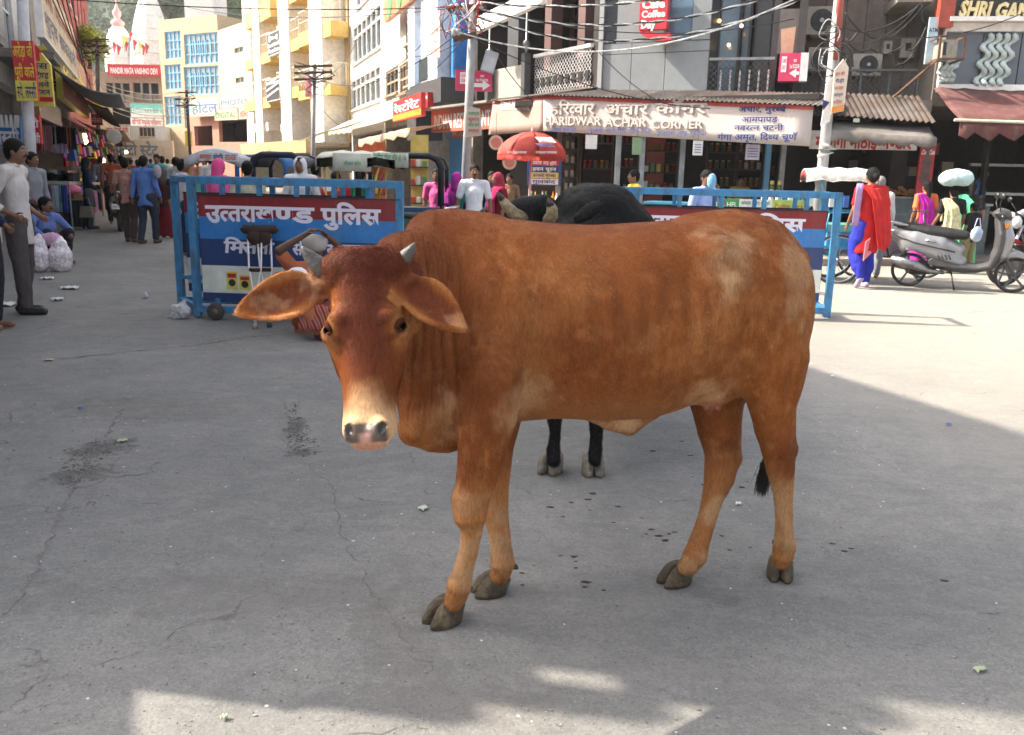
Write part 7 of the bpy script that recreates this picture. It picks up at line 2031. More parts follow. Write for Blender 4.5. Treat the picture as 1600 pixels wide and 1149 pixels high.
def person(label,x,y,rz,H=1.62,pose=None,top=None,sleeve='long',hem=.80,bottom=None,bkind='trousers',hair='short',hairm=None,skin=None,res=.015,yaw=0.0,face=True,shoes=None,
   drape=None,scarf=None,group='people in the square',z=0.0,moustache=False,fat=1.0,fold=.012,cuff=None,dhem=None):
 _pseed[0]+=1;sd=_pseed[0]
 skin=skin or SKIN;hairm=hairm or HAIRB
 s=H/1.70;P=dict(BASEP)
 if pose:P.update(pose)
 t=thing('person',label,'person',(x,y,z),0,group)
 TM=np.array(Matrix.Translation((x,y,z)) @ Matrix.Rotation(rz,4,'Z') @ Matrix.Scale(s,4))
 def fin(name,S,mat,noise=0,sc=9,parent=t):
  V,Q=S.mesh()
  if noise:V=garment_noise(V,vnormals(V,Q),noise,sc,sd*3)
  W=V @ TM[:3,:3].T+TM[:3,3]
  return fast_mesh(name,W,Q,mat,parent)
 A={k:np.array(v,float) for k,v in P.items() if v is not None}
 pts=np.array(list(A.values()));lo=pts.min(0)-.26;hi=pts.max(0)+.30;lo[2]=max(lo[2],-.03) if lo[2]<.1 else lo[2]
 hy=np.array([-math.sin(yaw),math.cos(yaw),0]);hx=np.array([math.cos(yaw),math.sin(yaw),0]);hz=np.array([0,0,1.0])
 if 'tilt' in A:hy=hy*math.cos(A['tilt'][0])+hz*math.sin(A['tilt'][0]);hz=np.cross(hx,hy)
 def HP(a,b,c):return A['head']+hx*a+hy*b+hz*c
 # --- body
 S=SDF(lo,hi,res)
 fwd=np.array([0,1.0,0])
 S.chain([(*A['pel'],.120*fat),(*((A['pel']+A['chest'])/2),.115*fat),(*A['chest'],.135*fat)],.04,flat=(fwd,.72))
 S.cap(A['ls']*.8+A['rs']*.2,A['rs']*.8+A['ls']*.2,.062,.062,.05)
 S.cap(A['neck'],A['head']+np.array([0,-.01,-.05]),.055,.050,.03)
 S.ell(HP(0,-.008,.012),(.074,.094,.100),(hx,hy,hz),k=.02);S.ell(HP(0,.022,-.048),(.052,.062,.068),(hx,hy,hz),k=.03)
 S.cap(HP(0,.088,.005),HP(0,.104,-.026),.008,.014,.012);S.ell(HP(-.076,-.005,-.01),(.009,.018,.028),(hx,hy,hz),k=.008);S.ell(HP(.076,-.005,-.01),(.009,.018,.028),(hx,hy,hz),k=.008)
 for a,b,c in (('ls','le','lh'),('rs','re','rh')):
  d=A[c]-A[b];d=d/np.linalg.norm(d);w=A[c]-d*.0
  S.chain([(*A[a],.052),(*((A[a]+A[b])/2),.045),(*A[b],.037),(*(A[b]*.6+A[c]*.4),.035),(*w,.024)],.02)
  S.cap(w,w+d*.065,.026,.030,.012,flat=((1,0,0),.6))
 for a,b,c,tt in (('lhp','lk','la','lt'),('rhp','rk','ra','rt')):
  S.chain([(*A[a],.085*fat),(*((A[a]+A[b])/2),.072),(*A[b],.052),(*(A[b]*.6+A[c]*.4),.050),(*A[c],.036)],.03)
  toe=A[tt] if tt in A else A[c]+np.array([0,.15,-.045]);heel=A[c]+(np.array([0,-.035,-.045]) if tt not in A else (A[c]-A[tt])*.15+np.array([0,0,-.03]))
  S.cap(heel,toe,.034,.030,.02)
 body=fin('body',S,skin)
 # fingers: five tubes of unequal length, curled, rooted in the palm
 mb=MB()
 for sg,b,c in ((-1,'le','lh'),(1,'re','rh')):
  d=Vector(A[c]-A[b]).normalized();w=Vector(A[c])+d*.075
  side=Vector((0,1,0));side=(side-d*side.dot(d)).normalized();curl=side.cross(d)*sg
  if curl.x*-sg<0:curl=-curl
  for k,L in enumerate((.060,.072,.068,.052)):
   o=w+side*(.022-.0145*k)-d*.01
   mb.tube([o,o+d*L*.45+curl*.004,o+d*L*.8+curl*.016,o+d*L+curl*.030],[.0092,.0086,.0078,.006],6)
  o=w-d*.045+side*.026;mb.tube([o,o+side*.022+d*.018,o+side*.030+d*.046+curl*.01],[.011,.010,.007],6)
 V=np.array(mb.v) @ TM[:3,:3].T+TM[:3,3]
 mesh_obj('fingers',V,mb.f,skin,body,True)
 # --- lower garment
 if bottom is not None:
  S=SDF(lo,hi,res)
  if bkind in ('trousers','salwar','shorts'):
   wd=1.0 if bkind=='trousers' else 1.45
   S.cap((*A['pel'][:2],A['pel'][2]+.08),(*A['pel'][:2],A['pel'][2]-.06),.125*fat,.135*fat,.03,flat=(fwd,.80))
   for a,b,c in (('lhp','lk','la'),('rhp','rk','ra')):
    e=A[c] if bkind != 'shorts' else A[b]
    S.chain([(*A[a],.105*fat),(*((A[a]+A[b])/2),.093*wd),(*A[b],.076*wd),(*(A[b]*.45+A[c]*.55),.070*wd),(*(A[c]+np.array([0,0,.02])),.062 if bkind=='trousers' else .055)],.025)
  else:
   kn=(A['lk']+A['rk'])/2;an=(A['la']+A['ra'])/2;an[2]=max(an[2]-.02,.06)
   S.chain([(*A['pel'],.145*fat),(*kn,.165*fat),(*an,.19*fat)],.05,flat=(fwd,.78));S.chain([(*A['lk'],.09),(*A['la'],.12)],.06);S.chain([(*A['rk'],.09),(*A['ra'],.12)],.06)
  if bkind=='skirt' and A['pel'][2]>.6:
   def flr(X,Y,Z):return Z-.055
   q=S._sub(lo,(hi[0],hi[1],.3),0);sl,X,Y,Z=q;S.a[sl]=np.maximum(S.a[sl],(.05+.012*np.sin(X*40)-Z).astype(np.float32))
  fin('trousers' if bkind in ('trousers','salwar','shorts') else 'skirt',S,bottom,fold*1.2,10)
 # --- upper garment
 if top is not None:
  S=SDF(lo,hi,res)
  ax=A['chest']-A['pel'];ax=ax/np.linalg.norm(ax);hm=A['pel']+ax*(hem-.93)
  low=A['pel']+np.array([0,0,hem-.93]) if hem<.9 else hm
  S.chain([(*low,(.150 if hem>.7 else .175)*fat),(*A['pel'],.142*fat),(*((A['pel']+A['chest'])/2),.132*fat),(*A['chest'],.150*fat)],.03,flat=(fwd,.80))
  S.cap(A['ls']*.85+A['rs']*.15,A['rs']*.85+A['ls']*.15,.072,.072,.05)
  S.cap(A['neck']+[0,0,-.03],A['neck']+[0,.0,.005],.072,.064,.02)
  for a,b,c in (('ls','le','lh'),('rs','re','rh')):
   if sleeve=='long':S.chain([(*A[a],.066),(*((A[a]+A[b])/2),.058),(*A[b],.054),(*(A[b]*.12+A[c]*.88),.042)],.02)
   elif sleeve=='half':S.chain([(*A[a],.066),(*(A[a]*.30+A[b]*.70),.060)],.02)
   elif sleeve=='rolled':S.chain([(*A[a],.066),(*A[b],.055),(*(A[b]*.55+A[c]*.45),.050)],.02)
  if ax[2]>.93:
   hz_=low[2]-.035
   q=S._sub((-.23,lo[1],lo[2]),(.23,hi[1],hz_+.06),0);sl,X,Y,Z=q
   S.a[sl]=np.maximum(S.a[sl],(hz_+.012*np.sin(X*22+sd)+.01*np.sin(Y*31)-Z).astype(np.float32))
  fin('shirt' if bkind=='trousers' else 'blouse',S,top,fold,9)
  if bkind=='trousers' and sleeve != 'none':
   mb=MB();nk=Vector(A['neck'])+Vector((0,.005,.022))
   mb.lathe([(.070,-.012),(.066,.018),(.060,.020),(.060,-.005)],nk,18);V=np.array(mb.v) @ TM[:3,:3].T+TM[:3,3];mesh_obj('collar',V,mb.f,cuff or top,t,True)
 # --- shoes or sandals
 if shoes:
  for c,tt in (('la','lt'),('ra','rt')):
   S=SDF(A[c]-.22,A[c]+.26,min(res,.012))
   toe=A[tt] if tt in A else A[c]+np.array([0,.16,-.048]);heel=A[c]+(np.array([0,-.04,-.045]) if tt not in A else (A[c]-A[tt])*.15+np.array([0,0,-.03]))
   S.cap(heel,toe,.042,.038,.02);V,Q=S.mesh();
   if tt not in A:V[:,2]=np.maximum(V[:,2],.004)
   fast_mesh('shoe',V @ TM[:3,:3].T+TM[:3,3],Q,shoes,t)
 # --- hair and head cloths
 S=SDF(A['head']-.30,A['head']+.26,min(res,.012))
 if hair in ('short','bun','long','balding'):
  S.ell(HP(0,-.016,.030),(.084,.104,.098),(hx,hy,hz),k=.01)
  S.ell(HP(0,-.055,-.02),(.074,.058,.075),(hx,hy,hz),k=.02)
  S.ell(HP(0,.098,-.035),(.070,.078,.095),(hx,hy,hz),k=.012,cut=True)
  if hair=='balding':S.ell(HP(0,.05,.12),(.06,.07,.05),(hx,hy,hz),k=.01,cut=True)
  if hair=='bun':S.ell(HP(0,-.125,-.01),(.050,.042,.050),(hx,hy,hz),k=.01)
  if hair=='long':S.chain([(*HP(0,-.08,-.05),.055),(*HP(0,-.095,-.16),.045),(*HP(0,-.09,-.26),.022)],.02)
  fin('hair',S,hairm,.006,30)
 elif hair=='scarf':
  S.ell(HP(0,-.018,.018),(.092,.112,.112),(hx,hy,hz),k=.01);S.chain([(*HP(0,-.05,-.04),.085),(*HP(0,-.05,-.16),.10),(*HP(0,-.03,-.20),.11)],.03)
  S.ell(HP(0,.10,-.02),(.060,.075,.085),(hx,hy,hz),k=.01,cut=True)
  fin('head_scarf',S,scarf,.010,12)
  S2=SDF(A['head']-.2,A['head']+.2,.012);S2.ell(HP(0,-.01,.03),(.082,.098,.094),(hx,hy,hz));S2.ell(HP(0,.098,-.035),(.070,.078,.095),(hx,hy,hz),k=.012,cut=True);fin('hair',S2,hairm)
 elif hair=='turban':
  S.ell(HP(0,-.01,.045),(.100,.120,.078),(hx,hy,hz),k=.01);S.cap(HP(-.06,.02,.08),HP(.07,-.03,.03),.04,.045,.02);fin('turban',S,scarf,.012,16)
 if face:
  for sg in (-1,1):
   mb=MB();e=HP(sg*.030,.078,.008);mb.blob(e,(.0125,.010,.0075),8,6);V=np.array(mb.v) @ TM[:3,:3].T+TM[:3,3];eo=mesh_obj('eye',V,mb.f,EYEW,body,True)
   mb=MB();e=HP(sg*.030,.0865,.008);mb.blob(e,(.0062,.004,.0062),8,6);mb.tube([HP(sg*.014,.087,.026),HP(sg*.032,.086,.031),HP(sg*.050,.072,.024)],[.003,.0045,.002],5);V=np.array(mb.v) @ TM[:3,:3].T+TM[:3,3];mesh_obj('eyebrow',V,mb.f,EYED,body,True)
  mb=MB();mb.tube([HP(-.024,.076,-.060),HP(0,.090,-.058),HP(.024,.076,-.060)],[.003,.0075,.003],6);V=np.array(mb.v) @ TM[:3,:3].T+TM[:3,3];mesh_obj('lips',V,mb.f,LIP,body,True)
  if moustache:
   mb=MB();mb.tube([HP(-.034,.074,-.050),HP(-.012,.094,-.041),HP(0,.097,-.040),HP(.012,.094,-.041),HP(.034,.074,-.050)],[.003,.008,.007,.008,.003],6);V=np.array(mb.v) @ TM[:3,:3].T+TM[:3,3];mesh_obj('moustache',V,mb.f,HAIRB,body,True)
 # --- drape over one or both shoulders (sari end, dupatta, towel)
 if drape is not None:
  dm,kind=drape
  L_,R_,C_,Pl_=A['ls'],A['rs'],A['chest'],A['pel']
  if kind=='sari':      # pleats from the left shoulder, across the back and the front to the hips
   cloth_sheet('sari_end',[[L_+[-.05,-.045,.04],L_+[.04,-.055,.07],L_+[.11,-.05,.055]],[C_+[-.17,-.115,.0],C_+[-.05,-.15,.02],C_+[.07,-.14,.06]],[Pl_+[-.17,-.13,.12],Pl_+[-.02,-.165,.10],Pl_+[.14,-.13,.14]],[Pl_+[-.19,-.14,-.12],Pl_+[-.03,-.19,-.16],Pl_+[.17,-.13,-.06]],[Pl_+[-.17,-.15,-.38],Pl_+[-.06,-.19,-.44],Pl_+[.05,-.18,-.36]]],TM,dm,t,fold=.012,seed=sd)
   cloth_sheet('sari_front',[[L_+[.12,.055,.05],L_+[.04,.065,.065],L_+[-.04,.055,.035]],[C_+[.12,.14,.02],C_+[0,.155,0],C_+[-.13,.12,-.02]],[Pl_+[.17,.12,.12],Pl_+[.02,.16,.08],Pl_+[-.14,.12,.08]]],TM,dm,t,fold=.012,seed=sd)
  elif kind=='dupatta':  # wide cloth over both shoulders hanging down the back to the right
   cloth_sheet('dupatta',[[L_+[.02,-.05,.045],C_+[0,-.10,.17],R_+[.03,-.05,.045]],[C_+[-.06,-.155,.03],C_+[.06,-.165,.02],C_+[.215,-.12,.0]],[Pl_+[-.01,-.175,.10],Pl_+[.12,-.185,.06],Pl_+[.27,-.12,.06]],[Pl_+[.03,-.20,-.14],Pl_+[.15,-.20,-.20],Pl_+[.31,-.12,-.16]],[Pl_+[.08,-.21,-.33],Pl_+[.18,-.20,-.38],Pl_+[.29,-.13,-.30]]],TM,dm,t,fold=.016,seed=sd)
 return t
# cloth colours
Cw=cloth('shirt_cream_white',(.60,.55,.53));Ctr=cloth('trousers_grey_brown',(.085,.070,.072));Cnavy=cloth('cloth_navy',(.015,.020,.055));Cblue=cloth('shirt_blue',(.12,.18,.42));Cbluel=cloth('shirt_sky_blue',(.10,.20,.50))
Cgrey=cloth('shirt_grey',(.25,.25,.28));Cdk=cloth('trousers_dark',(.022,.022,.028));Cpinks=cloth('shirt_pink_check',(.42,.22,.18),var=.35,scale=26);Cbr=cloth('trousers_brown',(.075,.055,.045));Cslate=cloth('trousers_slate',(.035,.045,.065))
Cmar=cloth('cloth_maroon',(.16,.012,.02));Cred=cloth('kurta_red',(.52,.022,.024),translucent=.1);Croy=cloth('salwar_royal_blue',(.025,.03,.32));Cmag=cloth('sari_magenta',(.45,.02,.32));Cpk=cloth('tshirt_pink',(.72,.12,.33));Cwh=cloth('tshirt_white',(.70,.71,.74))
Cpolo=cloth('polo_pale_blue',(.30,.40,.68));Cyel=cloth('shirt_yellow',(.68,.48,.04));Corg=cloth('robe_orange',(.42,.13,.065));Cgreen=cloth('sari_green',(.10,.50,.26));Cpur=cloth('scarf_purple',(.35,.03,.26));Cteal=cloth('cloth_teal',(.04,.35,.33));Ccrim=cloth('sari_crimson',(.50,.02,.12))
Clil=cloth('dupatta_lilac',(.42,.28,.50));Cblk=cloth('blouse_black',(.012,.012,.014));Corange=cloth('blouse_orange',(.70,.16,.06));Cflor=cloth('sari_floral',(.42,.46,.34),var=.7,scale=26,dirt=(.06,.14,.16),dscale=14,damt=.9)
SHB=M('shoe_black',(.015,.013,.013),rough=.45);SHT=M('sandal_brown',(.10,.055,.035),rough=.7)
def GP(px,py):g_=G(px,py);return g_.x,g_.y
def HH(px,py,Y):return at(px,py,Y).z
# 1 man in white shirt at the left, facing right
x,y=GP(44,490)
person('man in a cream white shirt and grey trousers standing in profile at the left',x,y,-PI/2+.12,HH(32,221,y)+.02,dict(re=(.24,-.16,1.10),rh=(.235,.05,.99),le=(-.23,-.10,1.12),lh=(-.20,.10,.98),lk=(-.085,.0,.49),rk=(.10,.02,.49),la=(-.08,-.07,.085),ra=(.09,.03,.085),head=(0,.045,1.585)),Cw,'rolled',.72,Ctr,moustache=True,res=.010,shoes=SHB,skin=SKIN,fold=.014,hairm=M('hair_black_greying',(.010,.009,.009),rough=.6,var=.9,scale=80,spec=.12),yaw=-.1)
x,y=at(-24,400,7.4).x,7.4
person('person in dark navy at the very left edge, mostly out of the picture',x,y,-PI/2,1.55,dict(le=(-.26,-.1,1.12),lh=(-.2,.1,.98)),Cnavy,'long',.8,Cdk)
x,y=at(54,300,12.6).x,12.6
person('man in a grey shirt behind the man in the cream white shirt',x,y,-PI/2-.3,1.56,dict(re=(.26,-.08,1.12),rh=(.22,.12,.98)),Cgrey,'long',.82,Cdk)
# 4 seated man
x,y=at(66,360,12.5).x,12.5
SIT=dict(pel=(0,0,.22),chest=(0,.10,.52),neck=(0,.12,.70),head=(0,.15,.855),ls=(-.18,.10,.67),rs=(.18,.10,.67),le=(-.28,.24,.48),lh=(-.16,.42,.42),re=(.30,.26,.50),rh=(.20,.44,.36),lhp=(-.09,.02,.20),rhp=(.09,.02,.20),lk=(-.17,.36,.46),rk=(.17,.38,.46),la=(-.12,.34,.09),ra=(.12,.36,.09))
person('man in a blue shirt sitting low behind two bags of sweets',x,y,-PI/2-.5,1.66,dict(SIT,re=(.36,.30,.56)),Cblue,'long',.80,Cdk,moustache=True,res=.013,yaw=.3)
# 5-9 walkers
x,y=GP(143,358);person('woman in a navy kurta with a handbag beside the white scooter',x,y,-PI/2+.5,HH(143,247,y),dict(rh=(.22,.18,.95),re=(.25,.02,1.1)),Cnavy,'long',.58,cloth('leggings_grey',(.09,.09,.10)),hair='scarf',scarf=cloth('scarf_black',(.02,.018,.022)),shoes=SHB)
x,y=GP(204,379);person('man in a pink checked shirt walking away down the street',x,y,.1,HH(203,247,y),dict(lk=(-.09,.12,.5),la=(-.09,.13,.09),ra=(.12,-.12,.10),rk=(.11,.0,.48)),Cpinks,'half',.84,Cbr,face=False,shoes=SHT,res=.013)
x,y=GP(233,381);person('man in a bright blue shirt walking away with a cloth bundle on his shoulder',x,y,-.1,HH(235,244,y),dict(rk=(.10,.12,.5),ra=(.09,.12,.09),la=(-.11,-.10,.09),rh=(.26,.06,.92),lh=(-.25,-.06,.90)),Cbluel,'long',.78,Cslate,bkind='trousers',face=False,shoes=SHT,res=.013,fat=1.12)
bx=at(243,270,y-.12);mb=MB();mb.blob(bx+Vector((.03,0,.02)),(.075,.07,.12),12,9,.06);mb.build('cloth_bundle',cloth('bundle_grey_pink',(.42,.36,.42)),smooth=True,label='soft pale bundle on the shoulder of the man in bright blue',cat='bundle')
x,y=GP(262,372);person('woman in a dark maroon skirt walking beside the man in bright blue',x,y,0,HH(262,264,y),None,cloth('blouse_dark',(.05,.02,.02)),'half',.8,Cmar,bkind='skirt',hair='scarf',scarf=cloth('scarf_grey_brown',(.10,.08,.07)),face=False)
x,y=at(287,300,14.0).x,14.0;person('man in a white shirt walking just behind the left barrier',x,y,-.9,HH(290,249,14),dict(rh=(.24,.12,.92)),cloth('shirt_plain_white',(.58,.58,.60)),'long',.8,Cslate,face=False)
# crowd further down the street
rc=random.Random(5)
crowd=[(158,26,'grey blue',(.15,.20,.30)),(174,21,'rust red',(.32,.08,.04)),(190,23,'olive',(.12,.13,.06)),(216,24,'dark violet',(.10,.04,.16)),(246,22,'turquoise',(.05,.32,.36)),(254,26,'pale yellow',(.55,.48,.22)),(275,20,'pale grey',(.45,.45,.47)),
   (300,24,'salmon pink',(.55,.25,.20)),(128,27,'cream',(.55,.50,.42)),(205,34,'red',(.45,.04,.04)),(262,38,'white',(.65,.65,.65)),(236,42,'blue',(.06,.12,.36)),(320,28,'green',(.06,.25,.10)),(282,32,'orange',(.6,.2,.05)),(180,36,'teal',(.04,.22,.22)),(330,19,'white',(.62,.62,.62))]
proto=None
for i,(px,Y,cn,c_) in enumerate(crowd):
 p=at(px,262,Y);lab=f'distant person in {cn} in the far street crowd, '+['near the clothes stalls','past the white scooter','beyond the walkers','beyond the man in bright blue','beside the far rickshaws','in the middle of the road','behind the left barrier','next to the striped canopy'][i % 8]
 if proto is None:
  proto=person(lab,p.x,Y,rc.uniform(-.5,.5),1.6,None,cloth('crowd_'+cn.replace(' ','_'),c_),'long',.8,Cdk,face=False,res=.02,group='crowd in the far street',bkind='trousers');
 else:
  c=copy_tree(proto,loc=(p.x,Y,0),rz=rc.uniform(-.6,.6)+(PI if i % 4==0 else 0),label=lab)
  s_=rc.uniform(.95,1.04);c.scale=(s_,s_,s_)
  for ch in c.children:
   if ch.name.startswith('shirt') or ch.name.startswith('collar'):
    ch.data=ch.data.copy();ch.data.materials.clear();ch.data.materials.append(cloth('crowd_'+cn.replace(' ','_'),c_))
# behind the left barrier, in and around the rickshaws
for px,Y,pyh,lab,kw in ((341,12.4,249,'person with a bright pink head scarf sitting in the striped canopy rickshaw',dict(top=Cpk,hair='scarf',scarf=cloth('scarf_hot_pink',(.70,.08,.26)),bkind='skirt',bottom=Cpk)),
       (386,11.6,252,'person in a cream shirt seen from behind through the left barrier',dict(top=cloth('shirt_sand',(.48,.44,.34)),bottom=Cdk)),
       (469,11.8,246,'person hooded in white cloth behind the left barrier',dict(top=cloth('shawl_white',(.66,.68,.72)),hair='scarf',scarf=cloth('shawl_white',0),bkind='skirt',bottom=Cteal)),
       (493,13.0,254,'man in an orange shirt standing beyond the left barrier',dict(top=cloth('shirt_orange',(.60,.22,.12)),bottom=Cdk)),
       (524,12.2,268,'woman in red with a white wrap beyond the left barrier',dict(top=cloth('blouse_bright_red',(.48,.03,.05)),bottom=Cmar,bkind='skirt',drape=(cloth('wrap_white',(.6,.6,.66)),'sari'))),
       (563,13.2,266,'woman in green beyond the right end of the left barrier',dict(top=cloth('blouse_green',(.03,.28,.16)),bottom=Cteal,bkind='skirt'))):
 p=at(px,260,Y);person(lab,p.x,Y,{341:-.6,469:PI,386:.2}.get(px,rc.uniform(-1,1)),max(1.38,at(px,pyh,Y).z),None,sleeve='long',hem=.8,face=(px==469),**kw)
# around the white T-shirt man
Y=12.8
person('man in a pink T-shirt standing behind the black rickshaw hood',at(683,300,13.4).x,13.4,PI-.2,HH(683,264,13.4),None,Cpk,'half',.8,Cdk)
person('woman wrapped in a purple scarf left of the man in the white T-shirt',at(713,300,13.2).x,13.2,-.4,HH(714,270,13.2),None,Cteal,'half',.8,Cpur,bkind='skirt',hair='scarf',scarf=Cpur,drape=(Cpur,'sari'),face=False)
person('man in a white T-shirt facing the camera above the brown cow',at(741,300,Y).x,Y,PI+.12,HH(741,257,Y),dict(lh=(-.28,.04,.86),rh=(.30,.02,.86),re=(.26,-.02,1.12),le=(-.26,-.02,1.12)),Cwh,'half',.86,cloth('jeans_dark',(.03,.04,.06)),res=.011,face=True,moustache=True,shoes=SHB)
person('woman in a crimson sari sitting between the white T-shirt man and the fruit',at(778,300,13.0).x,13.0,PI/2+.4,HH(778,270,13.0),None,Cmar,'half',.8,Ccrim,bkind='skirt',hair='scarf',scarf=cloth('scarf_pattern_red',(.30,.03,.06),var=.6,scale=40),drape=(Ccrim,'sari'))
person('person in violet in the shade behind the woman in crimson',at(768,300,15.5).x,15.5,PI,HH(768,268,15.5),None,cloth('shirt_violet',(.10,.04,.14)),'half',.8,Cdk)
person('dim bare shouldered man in the dark shop left of the umbrella',at(796,300,17.0).x,17.0,PI-.3,HH(796,272,17.0),None,cloth('vest_tan',(.20,.12,.07)),'none',.8,Cdk)
# pickle shop people
person('child in a yellow shirt leaning at the end of the right barrier',at(990,300,13.6).x,13.6,PI/2+.2,HH(992,266,13.6) ,dict(rh=(.14,.30,1.16),re=(.24,.12,1.12),lh=(-.12,.30,1.14),le=(-.22,.14,1.12)),Cyel,'half',.8,Cdk)
person('man in a pale blue polo shirt holding a cloth to his cheek',at(1102,300,11.4).x,11.4,PI+.5,HH(1100,266,11.4),dict(lh=(-.10,.15,1.44),le=(-.27,.10,1.24),rh=(.30,.02,.86)),Cpolo,'half',.82,Cdk,res=.011,yaw=-.2)
p=at(1112,284,11.2);mb=MB();mb.blob(p,(.055,.05,.10),10,8,.12);mb.build('face_cloth',cloth('towel_blue',(.20,.45,.68)),smooth=True,label='small light blue cloth held by the man in the polo shirt',cat='cloth')
person('shopkeeper in a mustard shirt dim among the goods of the pickle shop',at(1156,300,17.2).x,17.2,PI,HH(1156,275,17.2),None,cloth('shirt_mustard',(.30,.22,.03)),'half',.8,Cdk)
# woman in red walking away
x,y=GP(1337,450)
person('woman in a red kurta and royal blue salwar walking away, holding a pink folder',x+.06,y,.12,HH(1352,262,y),dict(la=(-.07,-.10,.16),lk=(-.09,.06,.50),lt=(-.07,-.02,.035),ra=(.12,.10,.085),rk=(.12,.14,.5),rh=(.27,.10,.86),re=(.28,-.02,1.10),lh=(-.24,.10,.90)),Cred,'half',.56,Croy,bkind='salwar',hair='bun',drape=(cloth('dupatta_red',(.58,.035,.035),translucent=.2),'dupatta'),res=.011,face=False,shoes=cloth('slipper_lilac',(.38,.34,.45)),fold=.016)
mb=MB()
rows=[[at(1346+dx-q*1.2,287+q*9.5,y-.13-.03*(q>0)+.015*math.sin(dx*1.3)) for dx in (-7,-4.5,-2,.5,3)] for q in range(8)]
mb.sheet(rows,.012);mb.build('shoulder_cloth',Clil,smooth=True,label='lilac scarf end hanging down the back of the woman in red',cat='scarf')
q=[at(1367,366,y-.05),at(1352,378,y-.16),at(1348,408,y-.16),at(1364,393,y-.02)]
mb=MB();n_=(q[1]-q[0]).cross(q[3]-q[0]).normalized()*.008;mb.hexa(q,[v+n_ for v in q]);mb.build('folder',paint('folder_pink',(.72,.25,.32),rough=.4),label='pink folder in the hand of the woman in red',cat='folder')
person('grey haired man in a white collar walking ahead of the woman in red',at(1374,300,13.0).x,13.0,-.5,HH(1372,276,13.0),None,cloth('shirt_offwhite',(.62,.58,.58)),'long',.8,Cgrey,hairm=HAIRG,face=False)
person('woman in a magenta sari and orange blouse walking away at the right',at(1448,300,14.6).x,14.6,.2,HH(1452,283,14.6),None,Corange,'half',.8,Cmag,bkind='skirt',hair='long',drape=(Cmag,'sari'),face=False,res=.012)
person('woman in a floral sari carrying a large pale bundle on her head',at(1491,300,14.0).x,14.0,-.1,HH(1493,291,14.0),dict(lh=(-.30,.10,.92)),Cblk,'half',.86,Cflor,bkind='skirt',hair='bun',drape=(cloth('sari_yellow_white',(.60,.55,.32),var=.4,scale=20),'sari'),face=False,res=.012)
S=SDF((-.5,-.4,-.3),(.5,.4,.3),.016);S.ell((0,0,0),(.24,.20,.13),k=.02);S.ell((-.12,0,-.03),(.15,.15,.11),k=.05);S.ell((.13,0,-.02),(.13,.15,.12),k=.05);V,Q=S.mesh()
p=at(1495,277,14.0);V=garment_noise(V,vnormals(V,Q),.03,8,3);fast_mesh('head_bundle',V+np.array(p),Q,cloth('bundle_pale_aqua',(.48,.64,.64)),None);tag(bpy.context.scene.collection.objects[-1] if False else [o for o in COL.objects if o.name.startswith('head_bundle')][-1],'large pale aqua cloth bundle balanced on the head of the woman in the floral sari','bundle')
person('woman in a bright green sari right of the woman with the bundle',at(1519,300,14.8).x,14.8,-.5,HH(1516,285,14.8),None,Cblk,'half',.8,Cgreen,bkind='skirt',hair='long',drape=(Cgreen,'sari'),face=False)
person('child with a black and white bag beside the woman in the green sari',at(1526,300,14.0).x,14.0,.4,1.12,None,Cblk,'half',.8,cloth('trousers_khaki',(.20,.18,.08)),face=False)
person('man in a blue shirt behind the snack counter of the dark shop',at(1530,300,17.0).x,17.0,-PI/2-.6,HH(1530,261,17.0),None,cloth('shirt_deep_blue',(.05,.13,.35)),'long',.8,Cdk,yaw=.3)
# seated man in orange by the crutches
x,y=at(484,480,7.7).x,7.7
person('man in an orange robe sitting by the crutches, hands raised to his head',x,y,-PI/2-.9,1.62,dict(pel=(0,0,.13),chest=(0,.06,.44),neck=(0,.10,.63),head=(0,.15,.79),tilt=(-.35,0,0),ls=(-.18,.06,.60),rs=(.18,.06,.60),le=(-.30,.16,.74),lh=(-.10,.20,.90),re=(.34,.12,.78),rh=(.12,.20,.92),lhp=(-.09,.02,.12),rhp=(.09,.02,.12),lk=(-.25,.34,.34),rk=(.25,.36,.34),la=(-.12,.44,.07),ra=(.12,.44,.07)),
  Corg,'half',.70,Corg,bkind='trousers',hair='turban',scarf=cloth('turban_grey',(.36,.33,.30)),skin=SKIND,res=.012)
mb=MB();mb.blob(at(464,438,7.28),(.11,.07,.11),12,8,.08);mb.build('cloth_wrap',cloth('wrap_bright_white',(.70,.70,.74)),smooth=True,label='white cloth wrapped over the knee of the man in the orange robe',cat='cloth')
rows=[[at(470+i*8,478+j*9,7.3)+Vector((0,-.02*j,.01*math.sin(i*2+j))) for i in range(7)] for j in range(5)]
for rw in rows:
 for v in rw:v.z=max(v.z,.02)
mb=MB();mb.sheet(rows,.02)
mm=bpy.data.materials.new('striped_blanket');mm.use_nodes=True;tt_=mm.node_tree;wv=tt_.nodes.new('ShaderNodeTexWave');wv.inputs['Scale'].default_value=7;wv.inputs['Distortion'].default_value=1.5;rp=tt_.nodes.new('ShaderNodeValToRGB');tc_=tt_.nodes.new('ShaderNodeTexCoord')
mpg=tt_.nodes.new('ShaderNodeMapping');mpg.inputs['Rotation'].default_value=(0,.6,.4);tt_.links.new(tc_.outputs['Object'],mpg.inputs[0]);tt_.links.new(mpg.outputs[0],wv.inputs['Vector']);tt_.links.new(wv.outputs['Fac'],rp.inputs[0]);tt_.links.new(rp.outputs[0],tt_.nodes['Principled BSDF'].inputs[0]);tt_.nodes['Principled BSDF'].inputs['Roughness'].default_value=.9
e=rp.color_ramp.elements;e[0].color=(.25,.01,.02,1);e[1].color=(.02,.02,.05,1)
for pos,c_ in ((.35,(.45,.35,.03,1)),(.55,(.03,.20,.05,1)),(.75,(.40,.03,.12,1))):q_=e.new(pos);q_.color=c_
